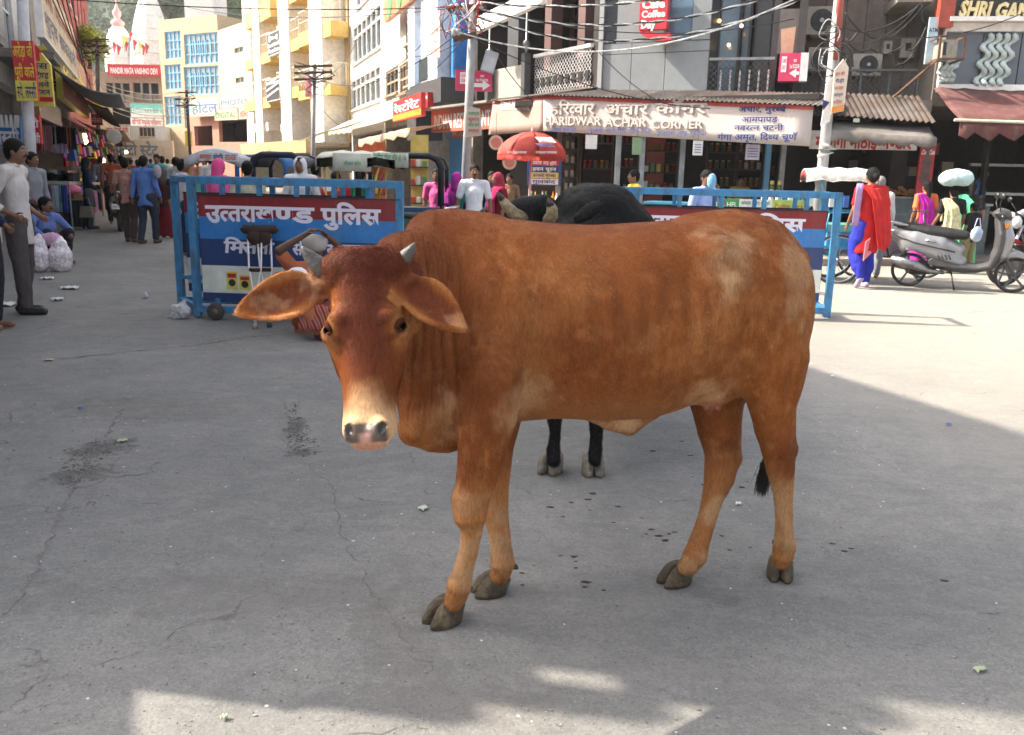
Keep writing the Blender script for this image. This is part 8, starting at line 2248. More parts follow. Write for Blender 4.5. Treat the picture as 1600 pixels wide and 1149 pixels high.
rp.color_ramp.interpolation='CONSTANT'
mb.build('striped_blanket',mm,smooth=True,label='striped red green and yellow blanket on the ground behind the head of the brown cow',cat='blanket')
# ------------------------------------------------------------------ vehicles
RUB=M('tyre_rubber',(.022,.021,.021),rough=.85,var=.3,bump=.3,bscale=80,dirt=(.16,.14,.12),dscale=10,damt=.5)
ALLOY=M('alloy_dark',(.10,.10,.105),rough=.4,metal=.7);CHR=M('chrome',(.55,.55,.56),rough=.2,metal=1.0)
def wheel(parent,c,R,w,axis,spokes=5,rimm=None,name='wheel',tw=.11,spoke_r=.014,hubr=.05):
 c=Vector(c);ax=Vector(axis).normalized()
 e=thing(name,None,None,c);e.parent=parent;mi=wmat(parent).inverted();e.location=mi @ c
 ri=R*(1-tw*1.7)
 def ringo(nm,prof,m,n=36):
  mb=MB();mb.lathe(prof+[prof[0]],c,n,ax);mb.f=[f for f in mb.f if len(f)==4];return mb.build(nm,m,e,smooth=True)
 prof=[]
 for k in range(13):a=-PI*.5+2*PI*k/12;prof.append((R-R*tw*.8+math.sin(a)*-R*tw*.8,w/2*math.cos(a)))
 ringo('tyre',prof[:-1],RUB)
 ringo('rim',[(ri,-w*.38),(ri+R*.05,-w*.40),(ri+R*.05,w*.40),(ri,w*.38)],rimm or ALLOY)
 mb=MB();mb.lathe([(hubr*.6,-w*.45),(hubr,-w*.3),(hubr,w*.3),(hubr*.6,w*.45)],c,16,ax);mb.build('hub',rimm or ALLOY,e,smooth=True)
 a_=ax.orthogonal().normalized();b_=ax.cross(a_)
 for k in range(spokes):
  t=2*PI*k/spokes+.3;d=a_*math.cos(t)+b_*math.sin(t)
  mb=MB();mb.bar(c+d*hubr*.8,c+d*(ri+.004),spoke_r*2,spoke_r*1.6,upv=tuple(ax));mb.build('spoke',rimm or ALLOY,e)
 return e
def scooter(label,x,y,rz,body_m,plate=None,scale=1.0,res=.009,rearlight=False):
 """local frame: +X forward, Y left, Z up; wheelbase 1.24"""
 t=thing('scooter',label,'scooter',(x,y,0),rz,None)
 TM=Matrix.Translation((x,y,0)) @ Matrix.Rotation(rz,4,'Z') @ Matrix.Scale(scale,4);TA=np.array(TM)
 def fin(nm,S,m,parent=t,floor=None):
  V,Q=S.mesh();return fast_mesh(nm,V @ TA[:3,:3].T+TA[:3,3],Q,m,parent)
 W=lambda p:TM @ Vector(p)
 ax=TM.to_3x3() @ Vector((0,1,0))
 R=.225
 wheel(t,W((-.62,0,R)),R*scale,.095*scale,ax,5);wheel(t,W((.62,0,R)),R*scale,.09*scale,ax,5)
 # rear body cowl: rising to the tail
 S=SDF((-1.05,-.3,.1),(.25,.3,1.0),res)
 S.chain([(-.06,0,.52,.09),(-.30,0,.57,.165),(-.58,0,.63,.165),(-.84,0,.71,.095),(-.99,0,.765,.035)],.04,flat=((0,1,0),1.12))
 S.chain([(-.02,0,.36,.085),(-.30,0,.46,.13),(-.66,0,.56,.12)],.06,flat=((0,1,0),1.4))
 S.cap((-1.1,0,.90),(.2,0,.80),.08,.08,.01,cut=True)
 S.cap((-.62,-.4,.225),(-.62,.4,.225),.262,.262,.012,cut=True)
 fin('rear_cowl',S,body_m)
 S=SDF((-.98,-.26,.6),(.2,.26,.98),res)           # seat
 S.chain([(.0,0,.715,.060),(-.20,0,.725,.080),(-.45,0,.745,.088),(-.70,0,.785,.072),(-.80,0,.795,.045)],.05,flat=((0,1,0),1.7))
 fin('seat',S,M('seat_vinyl',(.012,.012,.013),rough=.5,bump=.2,bscale=50))
 S=SDF((-.5,-.3,.15),(.6,.3,.6),res)              # floor and lower skirt
 S.chain([(-.35,0,.36,.09),(-.10,0,.30,.075),(.18,0,.29,.060),(.34,0,.34,.06)],.04,flat=((0,1,0),2.1))
 S.cap((-.62,0,.225),(-.62,0,.225),.27,.27,.02,cut=True)
 fin('footboard',S,M('scooter_grey_trim',(.055,.054,.056),rough=.45,dirt=(.12,.11,.10),dscale=6,damt=.4))
 S=SDF((.1,-.34,.2),(.8,.34,1.15),res)            # leg shield, curved
 for sg in (-1,1):S.chain([(.33,sg*.09,.34,.045),(.40,sg*.13,.55,.050),(.40,sg*.15,.75,.048),(.36,sg*.09,.93,.040)],.06,flat=((1,0,.1),.7))
 S.chain([(.36,0,.36,.06),(.44,0,.58,.075),(.42,0,.80,.08),(.37,0,.96,.05)],.06,flat=((0,1,0),1.6))
 fin('leg_shield',S,M('scooter_grey_trim',0))
 S=SDF((.3,-.3,.3),(.95,.3,1.1),res)              # front apron
 S.chain([(.46,0,.50,.085),(.485,0,.70,.095),(.44,0,.88,.075)],.05,flat=((0,1,0),1.5))
 fin('front_apron',S,body_m)
 S=SDF((.25,-.2,.2),(1.0,.2,.6),res)              # mudguard
 S.chain([(.46,0,.47,.055),(.60,0,.50,.060),(.76,0,.44,.055),(.86,0,.34,.035)],.03,flat=((0,1,0),1.25));S.cap((.62,-.2,.225),(.62,.2,.225),.238,.238,.01,cut=True)
 fin('mudguard',S,body_m)
 S=SDF((.15,-.42,.85),(.6,.42,1.2),res)           # handlebar cowl
 S.chain([(.34,-.14,1.00,.045),(.38,0,1.01,.075),(.34,.14,1.00,.045)],.05);S.cap((.44,0,1.0),(.47,0,.98),.065,.06,.03)
 fin('handlebar_cowl',S,M('scooter_grey_trim',0))
 mb=MB();mb.v=[]
 def tb(nm,pts,r,m,n=10,parent=t):mb=MB();mb.tube([W(p) for p in pts],[q*scale for q in r] if isinstance(r,list) else r*scale,n);return mb.build(nm,m,parent,smooth=True)
 for sg in (-1,1):
  tb('grip',[(.33,sg*.17,1.00),(.29,sg*.32,1.01)],.018,BLACKP)
  tb('brake_lever',[(.36,sg*.17,.99),(.37,sg*.30,.985)],.007,CHR,6)
  tb('mirror_stalk',[(.36,sg*.14,1.03),(.33,sg*.22,1.14),(.34,sg*.27,1.20)],.007,BLACKP,6)
  mb=MB();mb.blob(W((.34,sg*.29,1.235)),(.028,.06,.045),12,8);mb.build('mirror',BLACKP,t,smooth=True)
  tb('fork',[(.44,sg*.065,.58),(.62,sg*.065,R)],[.022,.016],ALLOY)
  mb=MB();mb.blob(W((.46,sg*.12,.86)),(.035,.02,.05),10,6);mb.build('indicator',M('indicator_amber',(.55,.22,.03),rough=.25),t,smooth=True)
 mb=MB();mb.blob(W((.505,0,.99)),(.03,.07,.05),12,8);mb.build('headlight',M('headlight_glass',(.5,.52,.55),rough=.1),t,smooth=True)
 for sg in (-1,1):      # side trim line, badge, vent slits
  tb('side_trim',[(-.10,sg*.150,.50),(-.32,sg*.195,.545),(-.60,sg*.195,.60),(-.86,sg*.115,.70)],.009,M('trim_dark',(.03,.03,.03),rough=.4),6)
  tb('side_badge',[(-.34,sg*.192,.625),(-.47,sg*.196,.645)],.012,CHR,6)
  for k in range(4):tb('vent_slit',[(-.14-k*.045,sg*(.165+.007*k),.40),(-.17-k*.045,sg*(.165+.007*k),.46)],.007,BLACKP,5)
  tb('footrest',[(-.36,sg*.15,.30),(-.36,sg*.24,.31)],.018,BLACKP,8)
 tb('headlight_rim',[(.515,-.055,.98),(.535,0,.985),(.515,.055,.98)],.012,CHR,6)
 tb('brake_cable',[(.42,.06,1.03),(.50,.10,.9),(.56,.08,.6),(.61,.07,.3)],.006,BLACKP,5)
 # exhaust, engine, stand, rack, number plate
 for sd_,nm in ((-1,'exhaust'),):
  tb('exhaust',[(-.20,-.13,.22),(-.40,-.17,.24),(-.55,-.18,.30),(-.86,-.18,.37)],[.022,.03,.062,.058],M('exhaust_silver',(.30,.30,.30),rough=.35,metal=.9,dirt=(.1,.07,.05)))
  tb('exhaust_shield',[(-.56,-.215,.315),(-.80,-.215,.37)],[.045,.045],M('shield_grey',(.35,.35,.36),rough=.35,metal=.6))
 tb('engine',[(-.30,.0,.27),(-.50,-.02,.26),(-.62,-.05,R)],[.085,.10,.06],M('engine_dark',(.05,.045,.04),rough=.7,metal=.4,var=.4),14)
 tb('stand',[(-.12,-.09,.26),(-.06,-.22,.01)],.011,BLACKP,6)
 tb('rear_rail',[(-.70,-.12,.82),(-.95,-.10,.86),(-.99,0,.865),(-.95,.10,.86),(-.70,.12,.82)],.014,M('rail_silver',(.45,.45,.46),rough=.3,metal=.7))
 mb=MB();mb.hexa([W(p) for p in ((-1.10,-.07,.46),(-1.09,-.07,.47),(-1.09,.07,.47),(-1.10,.07,.46))],[W(p) for p in ((-.93,-.09,.66),(-.90,-.09,.66),(-.90,.09,.66),(-.93,.09,.66))]);mb.build('rear_mudguard',BLACKP,t)
 mb=MB();mb.blob(W((-.965,0,.72)),(.03,.09,.035),12,7);mb.build('tail_light',M('tail_red',(.45,.015,.015),rough=.2),t,smooth=True)
 mb=MB();a=W((-1.06,-.10,.55));mb.hexa([W(p) for p in ((-1.070,-.11,.50),(-1.066,-.11,.50),(-1.066,.11,.50),(-1.070,.11,.50))],[W(p) for p in ((-1.015,-.11,.61),(-1.011,-.11,.61),(-1.011,.11,.61),(-1.015,.11,.61))]);pl2=mb.build('number_plate',WHS,t)
 return t,W
SILV=paint('scooter_silver',(.27,.27,.28),rough=.28,metal=.35,dirt=(.25,.22,.2),damt=.25,var=.06,coat=.4)
a,b=G(1413,447),G(1583,458);c=(a+b)/2
t,W=scooter('silver scooter parked side on in the sun at the right',c.x,c.y,math.atan2(b.y-a.y,b.x-a.x),SILV,scale=1.03,res=.008)
PEARL=paint('scooter_white',(.60,.60,.60),rough=.3,coat=.4,var=.05)
a=G(162,362);t,W=scooter('white scooter seen from behind beside the woman in navy',a.x+.1,a.y+.7,PI/2+.35,PEARL,scale=.98,res=.011)
T_=frame(W((-1.071,0,.535)),W((0,-1,0))-W((0,0,0)),W((.055,0,.11))-W((0,0,0)));write('lettering','UK08 1752',T_,TXK,t,h=.05,w=.17,off=.02)
# motorcycle at the right edge, with its rider
def bicycle_wheel(parent,c,R,axis,name='wheel',n=18,tyre=.018):
 c=Vector(c);ax=Vector(axis).normalized();a_=ax.orthogonal().normalized();b_=ax.cross(a_)
 e=thing(name,None,None,c);e.parent=parent;e.location=wmat(parent).inverted() @ c
 mb=MB();mb.tube([c+(a_*math.cos(2*PI*k/36)+b_*math.sin(2*PI*k/36))*R for k in range(36)],tyre,7,closed=True);mb.build('tyre',RUB,e,smooth=True)
 mb=MB();mb.tube([c+(a_*math.cos(2*PI*k/36)+b_*math.sin(2*PI*k/36))*(R-tyre*1.4) for k in range(36)],tyre*.5,6,closed=True);mb.build('rim',CHR,e,smooth=True)
 for k in range(n):
  t=2*PI*k/n;d=a_*math.cos(t)+b_*math.sin(t);mb=MB();mb.tube([c+ax*.02*(-1) ** k,c+d*(R-tyre)],.0022,4,cap=False);mb.build('spoke',CHR,e)
 mb=MB();mb.tube([c-ax*.035,c+ax*.035],.022,10);mb.build('hub',CHR,e,smooth=True)
 return e
x,y=at(1592,340,12.4).x,12.4
mt=thing('motorcycle','dark motorcycle with red trim and handlebar mirrors cut off by the right edge','motorcycle',(x,y,0))
for dx in (-.1,1.15):
 wheel(mt,(x+dx,y+dx*.2,.30),.30,.085,(-.2,1,0),8)
for nm,pts,r,m in (('fork',[(-.1,.30),(.08,.86)],[.025,.03],CHR),('frame',[(.08,.80),(.45,.45),(.8,.42),(1.15,.32)],.03,BLACKP),('tank',[(.18,.80),(.38,.84),(.55,.76)],[.09,.13,.08],M('tank_red',(.30,.02,.03),rough=.2)),('seat',[(.55,.78),(.85,.80),(1.15,.86)],[.08,.10,.07],M('seat_vinyl',0)),('engine',[(.35,.40),(.55,.42)],[.12,.13],M('engine_dark',0)),('mudguard',[(-.30,.62),(-.1,.66),(.12,.60)],[.03,.05,.03],M('tank_red',0)),('exhaust',[(.5,.3),(1.2,.36)],[.03,.05],CHR)):
 mb=MB();mb.tube([(x+a_,y+a_*.2-(.14 if nm=='exhaust' else 0),z_) for a_,z_ in pts],r,12);mb.build(nm,m,mt,smooth=True)
for sg in (-1,1):
 mb=MB();mb.tube([(x+.08,y,.98),(x+.12,y+sg*.30,1.02)],.013,8);mb.build('handlebar',BLACKP,mt,smooth=True)
 mb=MB();mb.tube([(x+.10,y+sg*.22,1.02),(x+.02,y+sg*.30,1.18)],.006,6);mb.blob((x+.01,y+sg*.31,1.21),(.02,.06,.04),10,6);mb.build('mirror',BLACKP,mt,smooth=True)
mb=MB();mb.blob((x-.02,y,.90),(.07,.08,.09),14,9);mb.build('headlight',M('headlight_glass',0),mt,smooth=True)
person('rider in a white shirt sitting on the motorcycle at the right edge',x+.70,y+.14,PI/2+.2,1.60,dict(pel=(0,0,.92),chest=(0,.06,1.22),neck=(0,.09,1.40),head=(0,.12,1.54),ls=(-.18,.07,1.36),rs=(.18,.07,1.36),le=(-.26,.28,1.16),lh=(-.28,.55,1.06),re=(.26,.28,1.16),rh=(.28,.55,1.06),lhp=(-.09,.02,.9),rhp=(.09,.02,.9),lk=(-.2,.40,.78),rk=(.2,.40,.78),la=(-.18,.28,.36),ra=(.18,.28,.36)),cloth('shirt_rider',(.60,.62,.68)),'long',.86,Cdk)
# ------------------------------------------------------------------ cycle rickshaws
CRB=paint('rickshaw_blue',(.05,.32,.55),rough=.4);CRT=paint('rickshaw_teal',(.05,.42,.46),rough=.45)
def rickshaw(label,x,y,rz,canopy_m,cloth_top=1.55,hood='flat',frame_m=CRB,seat_m=None,inner=None,front=True):
 """pedal rickshaw, +X forward"""
 t=thing('cycle_rickshaw',label,'rickshaw',(x,y,0),rz,'rickshaws waiting in the square')
 TM=Matrix.Translation((x,y,0)) @ Matrix.Rotation(rz,4,'Z');W=lambda*p:TM @ Vector(p);ax=TM.to_3x3() @ Vector((0,1,0))
 for sg in (-1,1):bicycle_wheel(t,W(0,sg*.42,.34),.34,ax)
 if front:bicycle_wheel(t,W(1.45,0,.34),.34,ax)
 def tb(nm,pts,r,m,n=8):mb=MB();mb.tube([W(*p) for p in pts],r,n);return mb.build(nm,m,t,smooth=True)
 tb('axle',[(0,-.45,.34),(0,.45,.34)],.016,STEEL)
 if front:
  tb('frame_tube',[(0,0,.36),(.45,0,.40),(.78,0,.36),(1.20,0,.75),(1.28,0,.88)],.018,frame_m);tb('frame_tube',[(.78,0,.36),(.66,0,.82)],.016,frame_m);tb('frame_tube',[(.68,0,.74),(1.22,0,.78)],.014,frame_m)
  for sg in (-1,1):tb('fork',[(1.26,sg*.05,.78),(1.45,sg*.05,.34)],.011,CHR)
  tb('handlebar',[(1.10,-.26,.98),(1.25,-.12,1.0),(1.25,.12,1.0),(1.10,.26,.98)],.012,CHR)
  mb=MB();mb.blob(W(.64,0,.87),(.12,.08,.04),12,6);mb.build('saddle',BLACKP,t,smooth=True)
  mb=MB();c=W(.80,0,.36);mb.lathe([(.09,-.004),(.09,.004)],c,18,ax);mb.build('chainring',CHR,t)
  for sg in (-1,1):tb('pedal_crank',[(.80,sg*.06,.36),(.80+sg*.12,sg*.07,.36-sg*.10),(.80+sg*.12,sg*.14,.36-sg*.10)],.010,CHR,6)
 def bx(nm,a,m):mb=MB();mb.box(*a);mb.v=[tuple(TM @ Vector(v)) for v in mb.v];return mb.build(nm,m,t)
 bx('deck',(-.30,.45,-.36,.36,.48,.52),frame_m);bx('seat_cushion',(-.28,.18,-.36,.36,.72,.82),seat_m or M('cushion_green',(.10,.38,.32),rough=.5));bx('seat_box',(-.26,.16,-.34,.34,.522,.718),frame_m);bx('backrest',(-.34,-.27,-.36,.36,.80,1.16),seat_m or M('cushion_green',0))
 for sg in (-1,1):
  tb('arm_rail',[(-.30,sg*.37,1.0),(.16,sg*.37,.98),(.20,sg*.37,.54)],.013,frame_m)
  tb('canopy_post',[(-.30,sg*.37,.54),(-.34,sg*.38,cloth_top-.06)],.013,frame_m);tb('canopy_post',[(.16,sg*.37,.98),(.34,sg*.38,cloth_top-.06)],.013,frame_m)
  tb('canopy_rail',[(-.36,sg*.38,cloth_top-.05),(.42,sg*.38,cloth_top-.05)],.012,frame_m)
 rows=[]
 for j in range(7):
  y_=-.43+.86*j/6;dz=.07*math.cos((j-3)/3*PI/2) if hood=='flat' else .14*math.cos((j-3)/3*PI/2)
  rows.append([W(-.42+.94*i/8,y_,cloth_top+dz-.02*math.sin(i*PI/2) ** 2-(.0 if 0<i<8 else .03)) for i in range(9)])
 edge=lambda rw:[Vector(p)-Vector((0,0,.10+.01*math.sin(i*1.7))) for i,p in enumerate(rw)]
 rows=[edge(rows[0])]+rows+[edge(rows[-1])]
 mb=MB();mb.sheet(rows,-.012);cn=mb.build('canopy',canopy_m,t,smooth=True)
 rws=[[rows[j][0],rows[j][0]-Vector((0,0,.14))] for j in range(1,8)];mb=MB();mb.sheet(rws,.01);mb.build('canopy_flap',inner or canopy_m,t,smooth=True)
 rws=[[rows[j][8],rows[j][8]-Vector((0,0,.08))] for j in range(1,8)];mb=MB();mb.sheet(rws,.01);mb.build('canopy_flap',inner or canopy_m,t,smooth=True)
 return t,W
WCAN=cloth('canopy_white',(.50,.49,.49));MARI=cloth('canopy_maroon',(.28,.05,.04))
p=at(1315,330,12.6)
rickshaw('cycle rickshaw with a white canopy and sky blue frame left of the woman in red',p.x-.05,12.6,PI*.93,WCAN,at(1305,268,12.2).z-.02,inner=MARI)
# bicycle leaning beyond the woman in red
p=at(1400,350,13.2);bt_=thing('bicycle','black bicycle standing between the woman in red and the silver scooter','bicycle',(p.x,13.2,0))
for dx in (-.5,.52):bicycle_wheel(bt_,(p.x+dx,13.2,.33),.33,(0,1,0),tyre=.016)
for pts in ([(-.5,.33),(-.05,.30),(.42,.82)],[(-.05,.30),(-.22,.85)],[(-.20,.78),(.40,.80)],[(-.5,.33),(-.20,.78)],[(.52,.33),(.40,.95)]):mb=MB();mb.tube([(p.x+a_,13.2,z_) for a_,z_ in pts],.014,8);mb.build('frame_tube',BLACKP,bt_,smooth=True)
mb=MB();mb.tube([(p.x+.30,12.95,.98),(p.x+.42,13.1,1.0),(p.x+.42,13.3,1.0),(p.x+.30,13.45,.98)],.011,8);mb.build('handlebar',BLACKP,bt_,smooth=True)
mb=MB();mb.blob((p.x-.24,13.2,.89),(.12,.07,.035),12,6);mb.build('saddle',BLACKP,bt_,smooth=True)
# auto rickshaws and hooded rickshaws behind the left barrier
HOODB=cloth('hood_dark',(.020,.026,.045),rough=.5);CREAMC=cloth('canopy_cream',(.50,.50,.42));STRC=cloth('canopy_banner',(.55,.54,.56))
t,W=rickshaw('cycle rickshaw with a printed white banner canopy behind the left barrier',at(345,300,13.6).x,13.6,PI*.55,STRC,at(345,247,13.6).z,hood='round',frame_m=paint('rickshaw_yellow',(.55,.35,.05)),front=True)
def hood_frame(label,px0,px1,pyt,Y,hm,depth=1.0,th=.06,front_t=.045):
 """open sided battery rickshaw: dark padded hood on posts, seats, body and wheels"""
 a,b=at(px0,300,Y).x,at(px1,300,Y).x;zt=at((px0+px1)/2,pyt,Y).z
 t=thing('battery_rickshaw',label,'rickshaw',((a+b)/2,Y+depth/2,0),0,'rickshaws waiting in the square')
 pts=[(a,.95),(a,zt-.16),(a+.05,zt-.05),(a+.16,zt),(b-.16,zt),(b-.05,zt-.05),(b,zt-.16),(b,.95)]
 for k,yy in enumerate((Y,Y+depth)):
  mb=MB();mb.tube([(q,yy,z_) for q,z_ in pts],front_t if k==0 else .03,10);mb.build('hood_hoop',hm,t,smooth=True)
 rows=[[Vector((q,Y+depth*j/4,z_)) for q,z_ in pts[1:-1]] for j in range(5)]
 mb=MB();mb.sheet(rows,.02);mb.build('hood',hm,t,smooth=True)
 mb=MB();mb.box(a-.02,b+.02,Y-.1,Y+depth+.3,.42,.55);mb.build('floor',BARB,t)
 mb=MB();mb.box(a+.05,b-.05,Y+depth*.55,Y+depth*.95,.56,.90);mb.build('seat',M('cushion_blue',(.04,.10,.22),rough=.5),t)
 mb=MB();mb.box(a+.02,b-.02,Y-.1,Y-.04,.56,.86);mb.build('front_panel',paint('front_green',(.04,.14,.10)),t)
 for q in (a,b):
  mb=MB();mb.tube([(q,Y,.55),(q,Y,1.0)],.02,8);mb.build('post',BLACKP,t,smooth=True)
  mb=MB();mb.tube([(q,Y+.03,.95),(q,Y+depth-.03,.95)],.018,8);mb.build('side_rail',BLACKP,t,smooth=True)
  wheel(t,(q,Y+depth*.8,.24),.24,.08,(1,0,0),4)
 wheel(t,((a+b)/2,Y-.05,.24),.24,.08,(1,0,0),4)
 return t
hood_frame('battery rickshaw with a thick dark blue padded hood behind the left barrier',394,475,242,12.6,HOODB)
hood_frame('battery rickshaw with a lighter blue hood beyond the thick dark one',372,448,246,15.2,cloth('hood_blue',(.04,.13,.30)),th=.04,front_t=.04)
hood_frame('battery rickshaw with a rounded black hood just left of the centre pole',560,689,243,12.2,cloth('hood_black',(.018,.020,.022),rough=.5))
t,W=rickshaw('cycle rickshaw with a long cream canopy and telephone advert',at(560,300,11.0).x,11.0,0,CREAMC,at(575,246,11.0).z,hood='flat',frame_m=paint('rickshaw_yellow',0),seat_m=M('cushion_red',(.35,.05,.05),rough=.5))
# its canopy is a long printed cloth: front and side sheet
a,b=at(582,262,10.6),at(639,262,10.6);Fk=Facade((a.x,10.6),(b.x,10.6));r=rect(Fk,582,239,638,262)
mb=MB();mb.sheet([[Fk.P(u,z_,.01*math.sin(u*9)) for u in np.linspace(r[0],r[1],9)] for z_ in (r[2],(r[2]+r[3])/2,r[3])],.01);cs=mb.build('canopy_side',CREAMC,t,smooth=True)
write('lettering','आइडिया लोकल कॉल @ 10p'.replace('डि','िड'),Fk.fr((r[0]+r[1])/2,r[2]+.09,.03),TXG,cs,h=.085,w=(r[1]-r[0])*.92,off=.012)
a,b=at(520,266,10.5),at(581,262,10.58);Fk2=Facade((a.x,10.45),(b.x,10.58));r=rect(Fk2,520,240,580,268)
mb=MB();mb.sheet([[Fk2.P(u,z_,.01*math.sin(u*9)) for u in np.linspace(r[0],r[1],9)] for z_ in (r[2],(r[2]+r[3])/2,r[3])],.01);cs=mb.build('canopy_front',CREAMC,t,smooth=True)
write('lettering','लोकल कॉल',Fk2.fr((r[0]+r[1])/2,r[2]+.07,.03),TXG,cs,h=.06,w=(r[1]-r[0])*.45,off=.012)
a,b=at(312,262,13.1),at(375,262,13.1);Fk3=Facade((a.x,13.1),(b.x,13.1));r=rect(Fk3,311,238,372,254)
s,r_=board('canopy_banner','white printed banner with red and blue lettering along the rickshaw canopy',Fk3,311,239,372,252,WHS,d=0,thick=.02,cat='banner')
line_on(s,Fk3,r_,'कम्प्यूटर',.15,.8,TXR,d=0,fx0=.02,fx1=.32);line_on(s,Fk3,r_,'कोचिंग',.15,.8,TXB,d=0,fx0=.36,fx1=.62);line_on(s,Fk3,r_,'EDGE',.15,.8,TXR,d=0,fx0=.68,fx1=.95)
def curvy(pts,n=5):
 P=[Vector(p) for p in pts];P=[P[0]]+P+[P[-1]];out=[]
 for i in range(1,len(P)-2):
  for k in range(n):
   t=k/n;a,b,c,d=P[i-1],P[i],P[i+1],P[i+2]
   out.append(.5*((2*b)+(c-a)*t+(2*a-5*b+4*c-d)*t*t+(3*b-a-3*c+d)*t ** 3))
 return out+[P[-2]]
# ------------------------------------------------------------------ umbrella
c0=at(826,340,14.6);zt_u,zb_u=at(830,205,14.6).z,at(830,243,14.6).z;RU=(at(886,240,14.6).x-at(776,240,14.6).x)/2;cx_u=at(831,240,14.6).x
um=thing('market_umbrella','red market umbrella with white lettering over the fruit','umbrella',(cx_u,14.6,0))
UR=M('umbrella_red',(.62,.09,.065),rough=.7,var=.1,translucent=.35)
ns=8
for k in range(ns):
 a0,a1=2*PI*k/ns+.2,2*PI*(k+1)/ns+.2;rows=[]
 for j in range(7):
  q=j/6;rr_u=RU*math.sin(q*PI/2) ** .9;zz=zt_u-(zt_u-zb_u)*(1-math.cos(q*PI/2)) ** .75
  row=[]
  for i in range(5):
   f=i/4;a=a0+(a1-a0)*f;sagf=1-.045*q*math.sin(f*PI)
   row.append(Vector((cx_u+math.cos(a)*rr_u*sagf,14.6+math.sin(a)*rr_u*sagf,zz+.02*q*math.sin(f*PI))))
  rows.append(row)
 rows.append([p+Vector((0,0,-.085-.015*math.sin(i*2.2))) for i,p in enumerate(rows[-1])])
 mb=MB();mb.sheet(rows,.004);mb.build('canopy_panel',UR,um,smooth=True)
 mb=MB();a=a0;mb.tube([(cx_u,14.6,zt_u-.02),(cx_u+math.cos(a)*RU*.5,14.6+math.sin(a)*RU*.5,zt_u-(zt_u-zb_u)*.28),(cx_u+math.cos(a)*RU*.99,14.6+math.sin(a)*RU*.99,zb_u)],.007,5);mb.build('rib',STEEL,um)
mb=MB();mb.tube([(cx_u-.04,14.6,0),(cx_u,14.6,zt_u+.05)],.022,10);mb.build('pole',M('pole_pink',(.60,.38,.36),rough=.4),um,smooth=True)
def patch(px0,py0,px1,py1,m,tx=None,tm=None):
 a=at(px0,py1,13.78);b=at(px1,py1,13.88);Fp_=Facade((a.x,a.y),(b.x,b.y));r=rect(Fp_,px0,py0,px1,py1)
 k0=(r[3]-r[2])
 mb=MB();q=[Fp_.P(r[0],r[2],.0),Fp_.P(r[1],r[2],.0),Fp_.P(r[1],r[3],-.20),Fp_.P(r[0],r[3],-.20)];n_=Fp_.n*.006;mb.hexa(q,[v+n_ for v in q]);mb.build('printed_patch',m,um)
 if tx:write('lettering',tx,frame(Fp_.P((r[0]+r[1])/2,r[2]+k0*.15,.006),Fp_.u,Vector((0,0,1))-Fp_.n*(.20/k0)),tm,um,h=k0*.8,w=(r[1]-r[0])*.85,off=.03)
patch(843,214,869,223,WHS,'उजाला',TXR);patch(843,224,869,230,paint('patch_purple',(.15,.06,.25)),'आई ड्रॉप',TXW)
for k,px in enumerate((800,815,845,862)):
 a=at(px,240,13.72);write('lettering','उजाला',frame(a,(1,0,0),(0,0,1)),TXW,um,h=.05,w=.16,off=.02)
# ------------------------------------------------------------------ poles
def pole_px(name,label,base,top,Y,r0,r1,m,extra=None):
 a=at(*base,Y);b=at(*top,Y);d=(b-a);t0=-a.z/d.z;a=a+d*t0
 t=thing(name,label,'pole',a);mb=MB();mb.tube([a,a.lerp(b,.5),b],[r0,(r0+r1)/2,r1],16);mb.build('shaft',m,t,smooth=True);return t
POLG=M('pole_grey_white',(.33,.33,.33),rough=.6,var=.2,dirt=(.22,.19,.17),dscale=6,damt=.6);POLR=paint('pole_red',(.36,.07,.05));
YC=14.0
pc=pole_px('utility_pole','grey electric pole in the middle with cross arm and wires',(728,270),(743,-70),YC,.072,.062,POLG)
for (px0,py0,px1,py1) in ((708,62,745,54),(700,14,760,10)):
 mb=MB();mb.bar(at(px0,py0,YC-.1),at(px1,py1,YC-.1),.06,.08);mb.build('cross_arm',RUST,pc)
for px,py in ((705,20),(714,19),(724,18),(752,16),(709,58),(716,57)):
 mb=MB();p=at(px,py,YC-.1);mb.lathe([(.03,0),(.05,.03),(.03,.06),(.045,.09),(.01,.12)],p,8);mb.build('insulator',M('porcelain',(.45,.42,.38),rough=.25),pc,smooth=True)
for k in range(16):      # tangle of red and white wires at the head
 p=[at(728+rnd.uniform(-42,34),rnd.uniform(-10,62),YC-rnd.uniform(-.1,.3)) for _ in range(4)]
 mb=MB();mb.tube(curvy(p),.007,5);mb.build('wire_loop',(TXR,CABLE,TXW)[k % 3],pc,smooth=True)
s=cafe_arrow('crimson cafe board with a right pointing arrow fixed behind the centre pole',Facade((at(712,125,14.2).x,14.25),(at(770,125,14.2).x,14.3)),712,110,769,142,0,1,thick=.10)
a=at(755,110,13.9);t=thing('junction_box','tilted grey metal box strapped to the centre pole','box',a)
T=Matrix.Translation(at(765,97,13.9)) @ Matrix.Rotation(.28,4,'Y');mb=MB();mb.box(-.10,.10,-.06,.06,-.155,.155,T);mb.build('case',M('box_grey',(.40,.41,.43),rough=.5),t)
mb=MB();mb.box(-.085,.085,-.064,-.061,-.14,.06,T);mb.build('door',M('box_grey_light',(.46,.47,.49),rough=.5),t)
mb=MB();q=[at(728,215,13.85),at(753,212,13.85),at(750,170,13.85),at(731,166,13.85)];n_=Vector((0,-.01,0));mb.hexa(q,[v+n_ for v in q])
t=mb.build('poster',paint('poster_cream',(.52,.45,.36)),label='torn cream paper poster tied round the centre pole',cat='poster')
